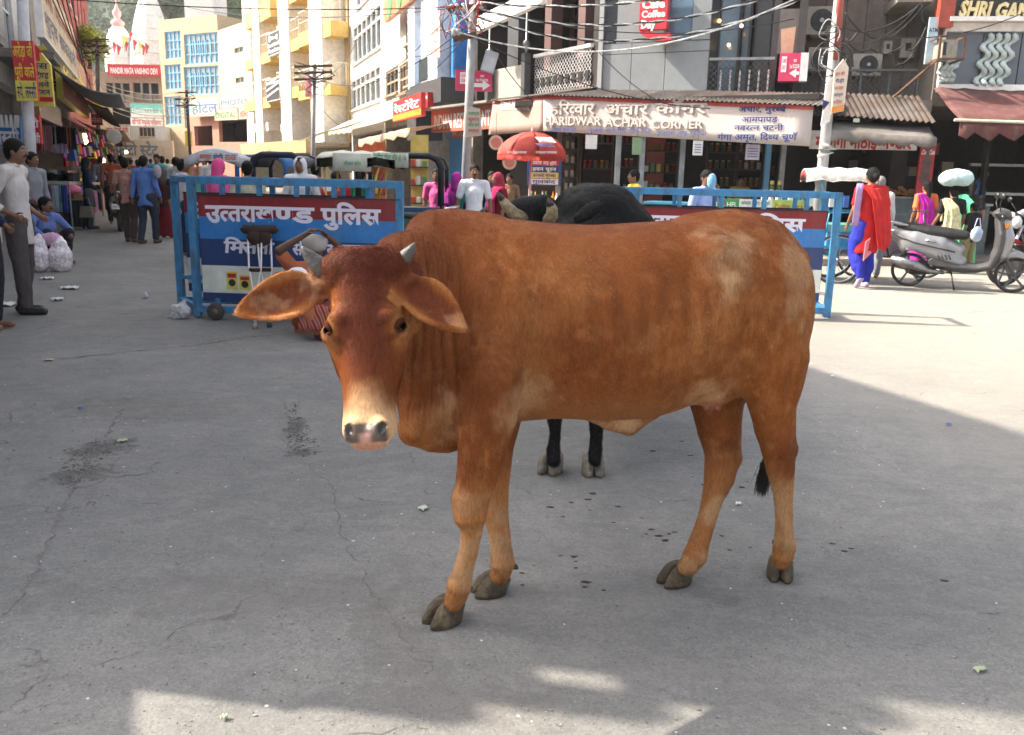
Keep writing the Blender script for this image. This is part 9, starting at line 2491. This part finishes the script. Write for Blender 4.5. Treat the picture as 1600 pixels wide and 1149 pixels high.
for i in range(4):
 write('lettering',['आवश्यक','सूचना','फोन करें','सम्पर्क'][i],frame(at(740,180+i*9,13.83),(1,0,0),(0,0,1)),TXR if i % 2 else TXG,t,h=.07,w=.18,off=.01)
YR=12.9
pr=pole_px('utility_pole','pale leaning pole at the right with a red upper half and street signs',(1283,285),(1316,-60),YR,.085,.06,POLG)
a,b=at(1303,95,YR),at(1316,-60,YR);mb=MB();mb.tube([a,b],[.074,.064],14);mb.build('red_band',POLR,pr,smooth=True)
mb=MB();a,b=at(1286,245,YR),at(1289,232,YR);mb.tube([a+Vector((-.1,-.08,0)),a.lerp(b,.3)+Vector((.1,-.06,.02)),a.lerp(b,.6)+Vector((-.11,-.05,.03)),b+Vector((.12,-.08,0)),b+Vector((-.08,-.1,.05))],.03,7);mb.build('cloth_tie',cloth('tie_grey',(.42,.42,.40)),pr,smooth=True)
for k in range(9):
 cx_=1301+rnd.uniform(-6,6);cy_=rnd.uniform(45,105);ra=rnd.uniform(8,30);p=[at(cx_+ra*math.sin(q*1.3+k),cy_+ra*.9*math.cos(q*1.3+k)+rnd.uniform(-6,6),YR-rnd.uniform(.05,.25)) for q in range(5)]
 mb=MB();mb.tube(curvy(p),.008,5);mb.build('wire_loop',(CABLE,M('wire_grey',(.35,.35,.34),rough=.5),CABLE)[k % 3],pr,smooth=True)
Fr_=Facade((at(1283,150,12.6).x,12.72),(at(1325,150,12.6).x,12.6))
s=thing('street_sign','orange white pointed street sign on the right pole','sign',at(1310,170,12.6));T=frame((0,0,0),(1,0,0),(0,0,1))
pp=[at(*q,12.6) for q in ((1299,178),(1318,175),(1325,104),(1316,92),(1306,106))];pp=[at(*q,12.6) for q in ((1298,178),(1317,174),(1325,106),(1317,93),(1303,110))]
mb=MB();mb.prism([(p.x,p.z) for p in pp],Matrix(((1,0,0,0),(0,0,-1,12.6),(0,1,0,0),(0,0,0,1))),.03);mb.build('panel',paint('sign_peach',(.70,.58,.46)),s)
for i in range(5):write('lettering',['हर की','पैड़ी','बस अड्डा','मार्ग','हरिद्वार'][i],frame(at(1313-i,118+i*11,12.56),(1,0,.1),(0,0,1)),(TXR,TXB)[i % 2],s,h=.06,w=.12,off=.01)
mb=MB();q=[at(1298.5,177,12.565),at(1317.5,173,12.565),at(1318.5,164,12.565),at(1299.5,168,12.565)];n_=Vector((0,-.004,0));mb.hexa(q,[v+n_ for v in q]);mb.build('colour_band',M('band_orange',(.70,.25,.04),rough=.4),s)
s=thing('street_sign','white sign with a blue triangle hanging below on the right pole','sign',at(1290,190,12.65));pp=[at(*q,12.66) for q in ((1282,197),(1296,190),(1305,118),(1292,128))]
mb=MB();mb.prism([(p.x,p.z) for p in pp],Matrix(((1,0,0,0),(0,0,-1,12.66),(0,1,0,0),(0,0,0,1))),.02);mb.build('panel',WHS,s)
pp=[at(*q,12.635) for q in ((1286,173),(1296,160),(1286,156))];mb=MB();mb.prism([(p.x,p.z) for p in pp],Matrix(((1,0,0,0),(0,0,-1,12.636),(0,1,0,0),(0,0,0,1))),.004);mb.build('triangle',TXB,s)
# far poles
for (bp_,tp_,Y,lab,rr_p) in (((489,270),(491,100),24,'thin pole with a tangle of wires in front of the yellow hotel',.07),((154,250),(152,58),36,'dark wooden pole with cross arms on the left of the far street',.09),((297,240),(291,140),44,'slim pole left of the hostel boards',.08)):
 p_=pole_px('utility_pole',lab,bp_,tp_,Y,rr_p,rr_p*.8,POLG if Y==24 else M('pole_dark',(.07,.05,.04),rough=.8))
 for k in range(3):
  q=at(tp_[0],tp_[1]+6+k*10,Y);mb=MB();mb.bar(q+Vector((-.5,-.1,.0)),q+Vector((.5,-.1,.05)),.05,.06);mb.build('cross_arm',RUST,p_)
 for k in range(6):
  q=at(tp_[0],tp_[1]+14,Y);p=[q+Vector((rnd.uniform(-.6,.6)*(1-w_*.12),rnd.uniform(-.3,0),.15-w_*.16+rnd.uniform(-.12,.12))) for w_ in range(5)]
  mb=MB();mb.tube(curvy(p),.013,5);mb.build('wire_loop',CABLE if k % 2 else M('wire_pale',(.5,.45,.38)),p_,smooth=True)
# ------------------------------------------------------------------ overhead wires
WP=M('wire_white',(.60,.60,.58),rough=.5,var=.6,scale=14)
def wire(label,a,b,sag,r,m,twist=False,seg=26):
 a,b=Vector(a),Vector(b);pts=[]
 for i in range(seg+1):
  t=i/seg;p=a.lerp(b,t);p.z -= sag*4*t*(1-t);pts.append(p)
 if not twist:
  mb=MB();mb.tube(pts,r,5)
 else:
  mb=MB();mb.m=0
  N=int((b-a).length/.045)
  for ph,mi_ in ((0,0),(PI,1)):
   P2=[]
   for i in range(N+1):
    t=i/N;p=a.lerp(b,t);p.z -= sag*4*t*(1-t);w=t*N*.55+ph;p=p+Vector((0,math.cos(w),math.sin(w)))*r*.9;P2.append(p)
   mb.m=mi_;mb.tube(P2,r,4,cap=False)
 return mb.build('overhead_wire',m,smooth=True,label=label,cat='cable',group='overhead wires')
A0=lambda px,py:at(px,py,YC-.1);B0=lambda px,py,Y:at(px,py,Y)
TW2=[WP,CABLE]
wire('topmost black and white twisted cable from the centre pole to the right',A0(745,4),B0(1300,-60,13),.25,.013,TW2,True)
wire('second black and white twisted cable crossing the cafe front',A0(745,14),B0(1310,-48,13),.45,.013,TW2,True)
wire('third black and white twisted cable crossing the cafe front',A0(745,26),B0(1312,-30,13),.55,.013,TW2,True)
wire('plain white cable sagging lowest across the cafe front',A0(703,46),B0(1312,-38,13),.62,.012,WP)
for i,(a,b,s_) in enumerate((((0,-10,14),(742,10,14),.12),((250,0,30),(700,14,14),.3),((743,12,14),(1240,30,16),.3),((560,120,30),(705,20,14),.35),((600,60,30),(728,60,14),.4),((600,150,30),(735,50,14),.3),((740,60,14),(1110,170,15.8),.2),((742,30,14),(835,160,17),.1),((1303,60,12.9),(1440,2,15.5),.3),((1305,40,12.9),(1600,20,13.5),.25),((930,75,17),(1100,180,16.5),.25),((489,130,24),(560,60,34),.3),((491,120,24),(730,40,14),.5),((489,150,24),(545,200,28),.2))):
 w_=wire('thin black overhead wire number' if False else ['wire running along the top of the picture to the centre pole','wire from the far hotel to the centre pole','thin wire right of the centre pole','upper thin wire from the white building','middle thin wire from the old house','lower thin wire from the old house','thin wire running down to the shop banner','short wire dropping to the lattice terrace','slack wire from the right pole to the service wall','wire from the right pole to the right edge','loose wire crossing the grey cafe panels','wire from the hotel pole to the white building','long wire between the hotel pole and centre pole','short wire right of the hotel pole'][i],at(*a),at(*b),s_,.008,CABLE)
for i in range(8):
 y0=130+i*6;wire(['pale cable nearest the gate building','second pale cable across the far street','third pale cable across the far street','fourth pale cable across the far street','fifth pale cable across the far street','sixth pale cable across the far street','seventh pale cable across the far street','lowest pale cable across the far street'][i],at(154,128+i*5,36),at(293,140+i*6,44),.35+.08*(i % 3),.016,M('wire_pale',0))
for i in range(6):
 wire(['wire over the left signboards, uppermost','second wire over the left signboards','third wire over the left signboards','fourth wire over the left signboards','wire sagging past the arrow sign','lowest wire along the left shop row'][i],at(70+i*8,-10,16),at(152,70+i*8,36),.5+.15*i,.012,CABLE)
# ------------------------------------------------------------------ left stalls
Lz=lambda Y:LX(Y)
def garment(label,p,w,h,m,group='clothes hung over the stalls',dirx=(1,0,0),cat='hanging garment',name='hanging_garment'):
 d=Vector(dirx).normalized();n_=d.cross(Vector((0,0,1)));rows=[]
 ph=rnd.uniform(0,6)
 for j in range(6):
  q=j/5;rows.append([p+d*(w*(i/8-.5)*(1-.12*math.sin(q*PI)))+Vector((0,0,-h*q))+n_*(.03*math.sin(i*1.7+ph)*(.4+q)) for i in range(9)])
 mb=MB();mb.sheet(rows,.012);return mb.build(name,m,smooth=True,label=label,cat=cat,group=group)
CL=[('white',(.62,.60,.62)),('rose striped',(.50,.18,.20)),('pale pink',(.62,.40,.42)),('white striped',(.55,.50,.55)),('black',(.015,.015,.02)),('navy',(.02,.03,.10)),('orange',(.62,.18,.03)),('lavender',(.42,.36,.56)),('red',(.45,.03,.04)),('green',(.05,.25,.10))]
for i,(px,pyt,pyb,ci) in enumerate(((68,196,236,0),(73,196,238,1),(78,196,237,2),(83,197,239,3),(88,198,226,4),(95,199,224,4),(101,199,226,5),(107,198,232,6),(92,224,240,7),(99,225,240,7),(62,205,236,8),(112,200,234,4))):
 Y=19.5;p=at(px,pyt,Y);garment(f'{CL[ci][0]} garment hanging on the rail over the left clothes stall'+(' at its '+('left','right')[px>88]+' end' if i in (4,5,8,9,11) else ''),p,.12 if ci<4 else .17,p.z-at(px,pyb,Y).z,cloth('garment_'+CL[ci][0].replace(' ','_'),CL[ci][1],var=.4 if 'striped' in CL[ci][0] else .15,scale=30))
a,b=at(58,195,19.5),at(120,199,19.5);mb=MB();mb.tube([a,b],.015,6);mb.build('clothes_rail',STEEL,label='steel rail carrying the hanging garments on the left',cat='rail')
def table(label,Y,px0,px1,pyt,cloth_m,depth=1.0,name='stall_table',legs=True):
 a,b=at(px0,pyt,Y),at(px1,pyt,Y);zt=a.z
 t=thing(name,label,'stall table',((a.x+b.x)/2,Y+depth/2,0))
 mb=MB();mb.box(a.x,b.x,Y,Y+depth,zt-.06,zt);mb.build('table_top',cloth_m,t)
 for x_ in (a.x+.03,b.x-.03):
  for y_ in (Y+.03,Y+depth-.03):mb=MB();mb.tube([(x_,y_,0),(x_,y_,zt-.06)],.022,6);mb.build('leg',STEEL,t)
 return t,a.x,b.x,zt
t1,xa,xb,zt1=table('white stall table with hanging coloured clothes rails below',18.6,62,108,283,cloth('tablecloth_white',(.55,.54,.52)))
for i in range(9):
 garment(['blue','deep blue','navy','maroon','pale blue','white','sky blue','dark grey','royal blue'][i]+' garment folded over the rail under the white stall table',Vector((xa+.05+i*(xb-xa-.1)/8,18.5,zt1-.08)),.09,.55,cloth('low_garment_%d' % i,[(.05,.10,.40),(.03,.06,.30),(.01,.02,.08),(.15,.02,.03),(.35,.45,.6),(.6,.6,.62),(.15,.4,.6),(.04,.04,.05),(.03,.08,.45)][i]),'clothes under the stall table')
STK=['folded cream shirts','folded grey cloths','folded white cloths','folded tan trousers','folded blue shirts','folded pink cloths','folded dark cloths']
SC_=[(.50,.44,.34),(.28,.28,.29),(.60,.58,.56),(.32,.24,.16),(.10,.18,.36),(.50,.26,.28),(.05,.05,.06)]
for i in range(7):
 x_=xa+.08+i*(xb-xa-.16)/6
 tt=thing('cloth_stack','stack of '+STK[i]+' on the white stall table','stack',(x_,18.9,zt1),0,'stacks of folded clothes')
 for k in range(rnd.randint(3,5)):
  mb=MB();z_=zt1+.003+k*.045;o=rnd.uniform(-.015,.015);mb.box(x_-.085+o,x_+.085+o,18.75,19.05,z_,z_+.042);mb.build('folded_cloth',cloth('stackcloth_%d' % i,SC_[i]),tt)
t2,xa,xb,zt2=table('second stall table heaped with cream bundles behind the white table',23.0,96,132,285,cloth('tablecloth_cream',(.45,.40,.30)))
for i in range(6):
 x_=xa+.1+i*(xb-xa-.2)/5;mb=MB();mb.blob((x_,23.3,zt2+.09),(.14,.18,.10),10,7,.12);mb.build('cloth_heap',cloth('heap_%d' % (i % 3),[(.5,.44,.32),(.42,.32,.2),(.55,.52,.45)][i % 3]),smooth=True,label='rumpled '+('cream','tan','off white')[i % 3]+' heap on the second stall table, '+('left part','right part')[i>2],cat='heap',group='heaps on the second stall table')
# bin, suitcase, bags and toys hanging along the row, lamps
p=G(117,358);mb=MB();S=None
t=thing('suitcase','dark navy upright suitcase standing on the road beside the woman in navy','suitcase',p);mb=MB();mb.box(p.x-.22,p.x+.22,p.y,p.y+.26,.04,.62);mb.build('shell',M('case_navy',(.018,.022,.04),rough=.5),t)
for k in range(4):mb=MB();mb.box(p.x-.17+k*.1,p.x-.13+k*.1,p.y-.01,p.y-.001,.08,.58);mb.build('rib',M('case_rib',(.03,.035,.055),rough=.5),t)
for sg in (-1,1):mb=MB();mb.lathe([(.035,-.015),(.04,0),(.035,.015)],(p.x+sg*.17,p.y+.05,.04),10,(1,0,0));mb.build('wheel',RUB,t)
BAGC=[('purple',(.38,.08,.40)),('black',(.02,.02,.02)),('brown',(.14,.07,.03)),('red',(.42,.03,.03)),('tan',(.40,.26,.12)),('pink',(.65,.15,.30)),('green',(.10,.25,.06)),('grey',(.20,.20,.21)),('yellow',(.60,.42,.05)),('blue',(.05,.12,.35))]
g_=random.Random(11)
protob=None
for i in range(34):
 px=112+(i % 17)*4.6+g_.uniform(-1.5,1.5);py=208+(i // 17)*20+g_.uniform(-4,6)+(px-112)*.12;Y=22+(px-112)*.22+g_.uniform(-.5,.5)
 bn,bc_=BAGC[(i*7) % 10];p=at(px,py,Y)
 if p.x<LX(Y)+.3:p.x=LX(Y)+.4+g_.random()*.8
 t=thing('hanging_bag',f'{bn} bag hanging in the '+('upper','lower')[i // 17]+' row of the bazaar, '+('near','middle','far')[(i % 17) // 6]+' part','bag',p,0,'bags and goods hung along the bazaar')
 w=g_.uniform(.10,.18);h=g_.uniform(.18,.30);mb=MB();mb.box(p.x-w,p.x+w,p.y-.06,p.y+.06,p.z-h,p.z);mb.v=[(v[0]+(p.x-v[0])*.25*(v[2]-p.z+h)/h,v[1],v[2]) for v in mb.v];mb.build('bag_body',cloth('bag_'+bn,bc_,rough=.6),t)
 mb=MB();mb.tube([(p.x-w*.6,p.y,p.z),(p.x-w*.3,p.y,p.z+.14),(p.x+w*.3,p.y,p.z+.14),(p.x+w*.6,p.y,p.z)],.012,5);mb.build('handle',BLACKP,t,smooth=True)
mb=MB();p=at(178,213,26);mb.lathe([(.22,0),(.2,.02),(0,.03)],p,20,(.1,-1,-.35));mb.build('hanging_tray',paint('tray_pale',(.50,.58,.62)),label='large pale oval board hanging under the black awning',cat='tray')
LB=M('lit_bulb',(1.0,.62,.28),emit=14,var=0)
for i,(px,py,Y) in enumerate(((131,213,24),(133,221,24.4),(179,268,30),(161,251,28),(197,238,40))):
 mb=MB();mb.blob(at(px,py,Y),.07,12,8);mb.build('lit_bulb',LB,smooth=True,label=['upper bare lit bulb under the left awning','second bare lit bulb just below the first','small lit bulb low in the far crowd','lit bulb among the hanging bags','far lit bulb above the crowd'][i],cat='lamp')
# red cloths and boxes filling the far left shops
for i in range(14):
 Y=21.5+i*.9;p=Vector((LX(Y)+.45+.3*g_.random(),Y,2.45-.1*g_.random()));bn,bc_=BAGC[(i*3) % 10]
 garment(f'{bn} cloth hanging from the shopfront beam in the bazaar, '+('near','middle','far')[i // 5]+' part',p,.5,.7+.4*g_.random(),cloth('bag_'+bn,bc_),'cloths hung along the shopfronts',dirx=(-.42,1,0))
for i in range(12):
 Y=21.8+i*1.0;x_=LX(Y)+.75;bn,bc_=BAGC[(i*7+2) % 10]
 mb=MB();h=.5+.35*g_.random();mb.box(x_-.3,x_+.25,Y-.35,Y+.35,0,h);mb.build('goods_crate',paint('crate_'+bn,bc_),label=f'{bn} crate of goods on the road edge of the bazaar, '+('near','middle','far')[i // 4]+' part',cat='crate',group='crates along the bazaar')
 mb=MB();
 mb.blob((x_,Y,h+.10),(.26,.3,.14),9,6,.2);mb.build('goods_heap',cloth('heap_%d' % (i % 3),0) if False else cloth('bag_'+BAGC[(i*3+5) % 10][0],BAGC[(i*3+5) % 10][1]),smooth=True,label=BAGC[(i*3+5) % 10][0]+' heap on a crate in the bazaar, '+('near','middle','far')[i // 4]+' part',cat='heap',group='heaps along the bazaar')
# sacks of sweets in front of the seated man
SK=M('clear_sack',(.80,.76,.78),rough=.35,var=.45,scale=28,spec=.6,bump=.6,bscale=30,dirt=(.62,.28,.38),dscale=16,damt=.7)
for i,(px,py,wpx,hpx) in enumerate(((63,425,31,52),(96,424,35,47))):
 c=G(px,py);w=wpx/117/2;h=hpx/117;S=SDF((-.3,-.3,-.02),(.3,.3,.6),.011)
 S.chain([(0,0,.11,w*.95),(0,0,h*.55,w),(0,0,h*.86,w*.70)],.03);S.cap((0,0,h*.9),(.02,0,h+.03),.05,.035,.03);V,Q=S.mesh();V=garment_noise(V,vnormals(V,Q),.02,14,7+i);V[:,2]=np.maximum(V[:,2],.004)
 o=fast_mesh('sweet_sack',V+np.array(c),Q,SK,None);tag(o,['left plastic sack of pink and white sweets beside the seated man','right plastic sack of pink and white sweets beside the seated man'][i],'sack','sacks of sweets')
p=G(80,424);S=SDF((-.3,-.3,0),(.3,.3,.7),.012);S.ell((0,.05,.42),(.17,.12,.09),k=.02);V,Q=S.mesh();V=garment_noise(V,vnormals(V,Q),.03,12,5);o=fast_mesh('pink_bag',V+np.array(p),Q,cloth('bag_soft_pink',(.55,.34,.48)),None);tag(o,'soft pink bag lying across the two sacks of sweets','bag')
# handbag of the woman in navy, clear bag near right ladies
p=at(136,330,G(143,358).y-.25);mb=MB();mb.box(p.x-.15,p.x+.15,p.y-.06,p.y+.06,p.z-.14,p.z+.10);mb.v=[(v[0]+(p.x-v[0])*.3*(v[2]-p.z+.14)/.24,v[1],v[2]) for v in mb.v];t=thing('handbag','beige handbag hanging from the arm of the woman in navy','handbag',p);mb.build('bag_body',cloth('bag_beige',(.26,.23,.18)),t)
mb=MB();mb.tube([(p.x-.09,p.y,p.z+.1),(p.x-.05,p.y,p.z+.28),(p.x+.05,p.y,p.z+.28),(p.x+.09,p.y,p.z+.1)],.010,6);mb.build('handle',cloth('bag_beige',0),t,smooth=True)
p=at(1526,366,13.6);mb=MB();mb.blob(p,(.085,.06,.12),12,8,.12);mb.build('carrier_bag',M('bag_clear_blue',(.40,.50,.68),rough=.3,var=.3,spec=.7),smooth=True,label='blue white carrier bag hanging beside the woman in green',cat='bag')
mb=MB();p=at(1526,366,13.6);mb.tube([p+Vector((-.05,0,.10)),p+Vector((-.02,0,.24)),p+Vector((.02,0,.24)),p+Vector((.05,0,.10))],.008,5);mb.build('bag_handle',M('bag_clear_blue',0),[o for o in COL.objects if o.name=='carrier_bag'][0])
# helmet on the hook, bucket-like small things near the barrier: white plastic bags and litter
PLB=M('plastic_bag_white',(.72,.72,.74),rough=.3,var=.08,translucent=.35,spec=.6)
def plastic(label,px,py,w,h,seed,Y=None):
 c=G(px,py);S=SDF((-w,-w,-.01),(w,w,h*1.6),.008 if w<.3 else .012)
 S.ell((0,0,h*.35),(w*.62,w*.4,h*.38),k=.03);S.cap((.1*w,0,h*.5),(w*.25,0,h*.95),w*.22,w*.05,.05);S.cap((-.2*w,0,.03),(-w*.8,-.02,.02),w*.15,w*.03,.05)
 V,Q=S.mesh();N=vnormals(V,Q);V=V+N*((vnoise(V,22,seed,2)-.5)*.045-np.abs(vnoise(V,34,seed+3,2)-.5)*.04)[:,None];V[:,2]=np.maximum(V[:,2],.003)
 o=fast_mesh('plastic_bag',V+np.array(c),Q,PLB,None,smooth=True);tag(o,label,'plastic bag')
plastic('crumpled white plastic bag at the foot of the left barrier',283,498,.17,.20,3)
plastic('tiny white plastic scrap on the road left of the barrier',227,466,.05,.07,9)
def scrap(label,px,py,w,l,m,rz,curl=.02,group='litter on the road'):
 c=G(px,py);rows=[[c+Matrix.Rotation(rz,3,'Z') @ Vector((w*(i/4-.5)*(1-.3*((j-2)/2) ** 2),l*(j/4-.5),.005+curl*abs(math.sin(i*1.3+j*.9)))) for i in range(5)] for j in range(5)]
 mb=MB();mb.sheet(rows,.002);mb.build('litter',m,smooth=True,label=label,cat='litter',group=group)
PAP=M('paper_white',(.66,.66,.64),rough=.8);LFG=M('leaf_pale',(.34,.40,.26),rough=.7)
for i,(px,py,w,l,m,rz,lab) in enumerate(((74,437,.15,.12,PAP,.3,'white paper scrap beside the sacks of sweets'),(109,452,.20,.16,PAP,.1,'larger white paper scrap on the road at the left'),(89,470,.13,.12,PAP,.6,'small white paper nearer than the large one'),(4,478,.25,.2,PAP,0,'white paper at the left edge by the shoes'),(76,564,.07,.05,LFG,.2,'small green wrapper on the grey road at the left'),
 (191,691,.055,.04,LFG,.5,'pale green leaf on the road at left centre'),(661,797,.045,.035,M('chip_pale',(.50,.55,.46),rough=.7),.9,'pale chip of paper left of the front legs'),(1153,790,.03,.02,PAP,0,'tiny white and orange scrap between the hind legs'),(1530,1050,.05,.02,LFG,.4,'dry sliver of leaf at the lower right'),(350,1125,.02,.015,LFG,0,'tan crumb in the sunny patch at the bottom'),(1482,665,.03,.02,M('scrap_blue',(.05,.15,.5)),0,'tiny blue scrap on the right edge of the shade'),(126,640,.03,.02,M('scrap_blue',0),0,'tiny blue scrap at the left'),(1300,590,.02,.02,PAP,0,'white fleck on the sunlit road right of the rump'))):
 scrap(lab,px,py,w,l,m,rz,.012 if w<.1 else .03)
# dark droppings spots and gravelly broken patches
DRP=M('dung_dark',(.022,.018,.013),rough=.8,var=.4)
g2=np.random.default_rng(8)
def spots(name,label,pts,rmin,rmax,m,flat=.25,seed=1,n=9,cat='droppings'):
 mb=MB();r_=random.Random(seed)
 for (px,py) in pts:
  c=G(px,py);r=r_.uniform(rmin,rmax);ring=[]
  for k in range(n):a=2*PI*k/n;q=r*r_.uniform(.55,1.2);ring.append(c+Vector((math.cos(a)*q*1.25,math.sin(a)*q*.8,.0015)))
  mb.add([c+Vector((0,0,r*flat))]+ring,[(0,1+k,1+(k+1) % n) for k in range(n)])
 o=mb.build(name,m,label=label,cat=cat,kind='stuff',smooth=False);return o
pp=[(876,869),(897,870),(899,878),(900,888),(916,910),(913,918),(943,923),(893,786),(919,781),(927,772),(921,798),(966,792),(958,817),(880,808),(1003,810),(1010,835),(1018,828),(1030,838),(1040,845),(1045,835),(1054,832),(1100,758),(1082,746),(1110,752),(1130,750),(1140,741),(1183,765),(1180,742),(1167,753),(1160,762),(1128,838),(1140,860),(1172,856),(1300,850),(1320,862),(1330,858),(1476,908),(816,896),(816,915),(1065,690),(1078,712),(1020,705),(860,793)]
spots('droppings','scattered dark spots on the road around and under the cows',pp,.007,.016,DRP)
STN=M('broken_asphalt',(.115,.098,.082),rough=.95,var=.6,scale=60);g3=random.Random(4)
def rubble(name,label,path,wd,n,seed):
 r_=random.Random(seed);mb=MB()
 for k in range(n):
  i=r_.randrange(len(path)-1);t=r_.random();a,b=path[i],path[i+1];w=wd[i]*(1-t)+wd[i+1]*t
  c=G(a[0]+(b[0]-a[0])*t+r_.gauss(0,.5)*w,a[1]+(b[1]-a[1])*t+r_.gauss(0,.3)*w*.5)
  r=abs(r_.gauss(0,.0028))+.0012;mb.blob((c.x,c.y,r*.2),(r*r_.uniform(.8,1.8),r*r_.uniform(.7,1.3),r*.45),6,4,.25)
 mb.build(name,STN,label=label,cat='rubble',kind='stuff')
rubble('rubble','crumbled asphalt crumbs in the worn spot left of the cow face',[(461,628),(462,660),(470,690),(478,712)],[8,18,26,20],420,1)
rubble('rubble','crumbled asphalt crumbs in the pit at the far left',[(165,690),(130,720),(112,760)],[26,34,14],420,2)
STN2=M('fine_grit',(.20,.19,.18),rough=.95,var=.6,scale=90)
mb=MB();r_=random.Random(9)
for k in range(2600):
 px,py=r_.uniform(0,1600),560+589*r_.random() ** .6;c=G(px,py);r=.0012+abs(r_.gauss(0,.0016));mb.blob((c.x,c.y,r*.3),(r*r_.uniform(.8,1.6),r,r*.6),5,3,.3)
mb.build('grit',STN2,label='fine loose grit strewn over the near road',cat='grit',kind='stuff')
# shop goods on the left side of the centre row: stalls with lit goods
for i,(px0,px1,py,Y,c1,lab) in enumerate(((556,600,232,26,(.55,.12,.03),'orange backed stall opening left of the tan awning'),(640,668,262,20,(.55,.42,.10),'yellow snack stall behind the black rickshaw hood'),(1004,1040,262,19,(.35,.05,.02),'red packet display at the back of the pickle shop'))):
 a,b=at(px0,py,Y),at(px1,py,Y);t=thing('goods_display',lab,'display',((a.x+b.x)/2,Y,0));mb=MB();mb.box(a.x,b.x,Y+.2,Y+.25,0,2.2);mb.build('backboard',paint('backboard_%d' % i,c1),t)
 for z_ in (.7,1.1,1.5):
  mb=MB();mb.box(a.x,b.x,Y-.1,Y+.195,z_-.03,z_);mb.build('shelf',WOODD,t)
  n=int((b.x-a.x)/.13)
  for k in range(n):
   mb=MB();x_=a.x+.03+k*.13;mb.box(x_,x_+.09,Y-.05,Y+.1,z_+.001,z_+.12+.1*g_.random());mb.build('packet',paint('pk_%d' % ((k+i) % 4),[(.6,.42,.08),(.45,.05,.04),(.6,.58,.52),(.08,.25,.10)][(k+i) % 4]),t)
mb=Fb.mb()
awning('awning','long pale cloth awning running down the street at the left of the old house',Fo,((0,3.5,.1),(Fo.L,3.3,.1)),((0,2.7,2.1),(Fo.L,2.6,2.1)),cloth('pale_awning_cloth',(.58,.48,.36),translucent=.35),.08,scal=.1)
awning('awning','bright cream awning at the foot of the white building',Fw,((0,3.6,.1),(Fw.L,3.5,.1)),((0,2.5,2.6),(Fw.L,2.7,2.4)),cloth('cream_awning_cloth',(.66,.60,.48),translucent=.35),.08)
s,r=board('shop_sign','red and orange sloping shop board left of the red light box',Fo,614,152,658,186,REDS,d=1.2,thick=.12)
line_on(s,Fo,r,'रेस्टोरेंट'.replace('स्टो','स~टो'),.2,.6,TXW,d=1.2,off=.02);strip_on(s,Fo,r,.68,.95,paint('strip_orange',(.65,.28,.03)),d=1.2)
# counter front posters behind the right barrier
s,F,r=cross_sign('poster','green and white advertising sheet on the shop counter above the right panel',1113,312,1262,326,13.0,WHS,thick=.02,cat='poster')
strip_on(s,F,r,0,1,paint('ad_green',(.03,.28,.08)),d=0,fx0=0,fx1=.28);strip_on(s,F,r,0,1,paint('ad_lime',(.40,.55,.10)),d=0,fx0=.63,fx1=1)
line_on(s,F,r,'LIC HFL',.3,.9,TXW,d=0,fx0=.04,fx1=.26);line_on(s,F,r,'Pudina Hara',.35,.9,TXR,d=0,fx0=.66,fx1=.95)
write('lettering','आंवला सीरप व जूस',F.fr(r[0]+(r[1]-r[0])*.45,r[2]+.05,.006),TXG,s,h=.07,w=(r[1]-r[0])*.3,off=.012)
for x_ in (r[0]+.05,r[1]-.05):
 mb=F.mb();mb.box(x_-.02,x_+.02,-.07,-.022,0,r[3]);mb.build('post',STEEL,s)
# ------------------------------------------------------------------ dusty air of the street
mb=MB();mb.box(-430,330,-60,490,-3,170);hz_o=mb.build('haze',None,kind='stuff',origin=(0,0,-3));hz_o['label']='pale dusty air filling the street and hiding the far slope'
hm2=bpy.data.materials.new('haze');hm2.use_nodes=True;t_=hm2.node_tree;t_.nodes.clear();o_=t_.nodes.new('ShaderNodeOutputMaterial');v_=t_.nodes.new('ShaderNodeVolumePrincipled')
v_.inputs['Color'].default_value=(.95,.96,1,1);v_.inputs['Density'].default_value=.0006;t_.links.new(v_.outputs[0],o_.inputs['Volume']);hz_o.data.materials.append(hm2)
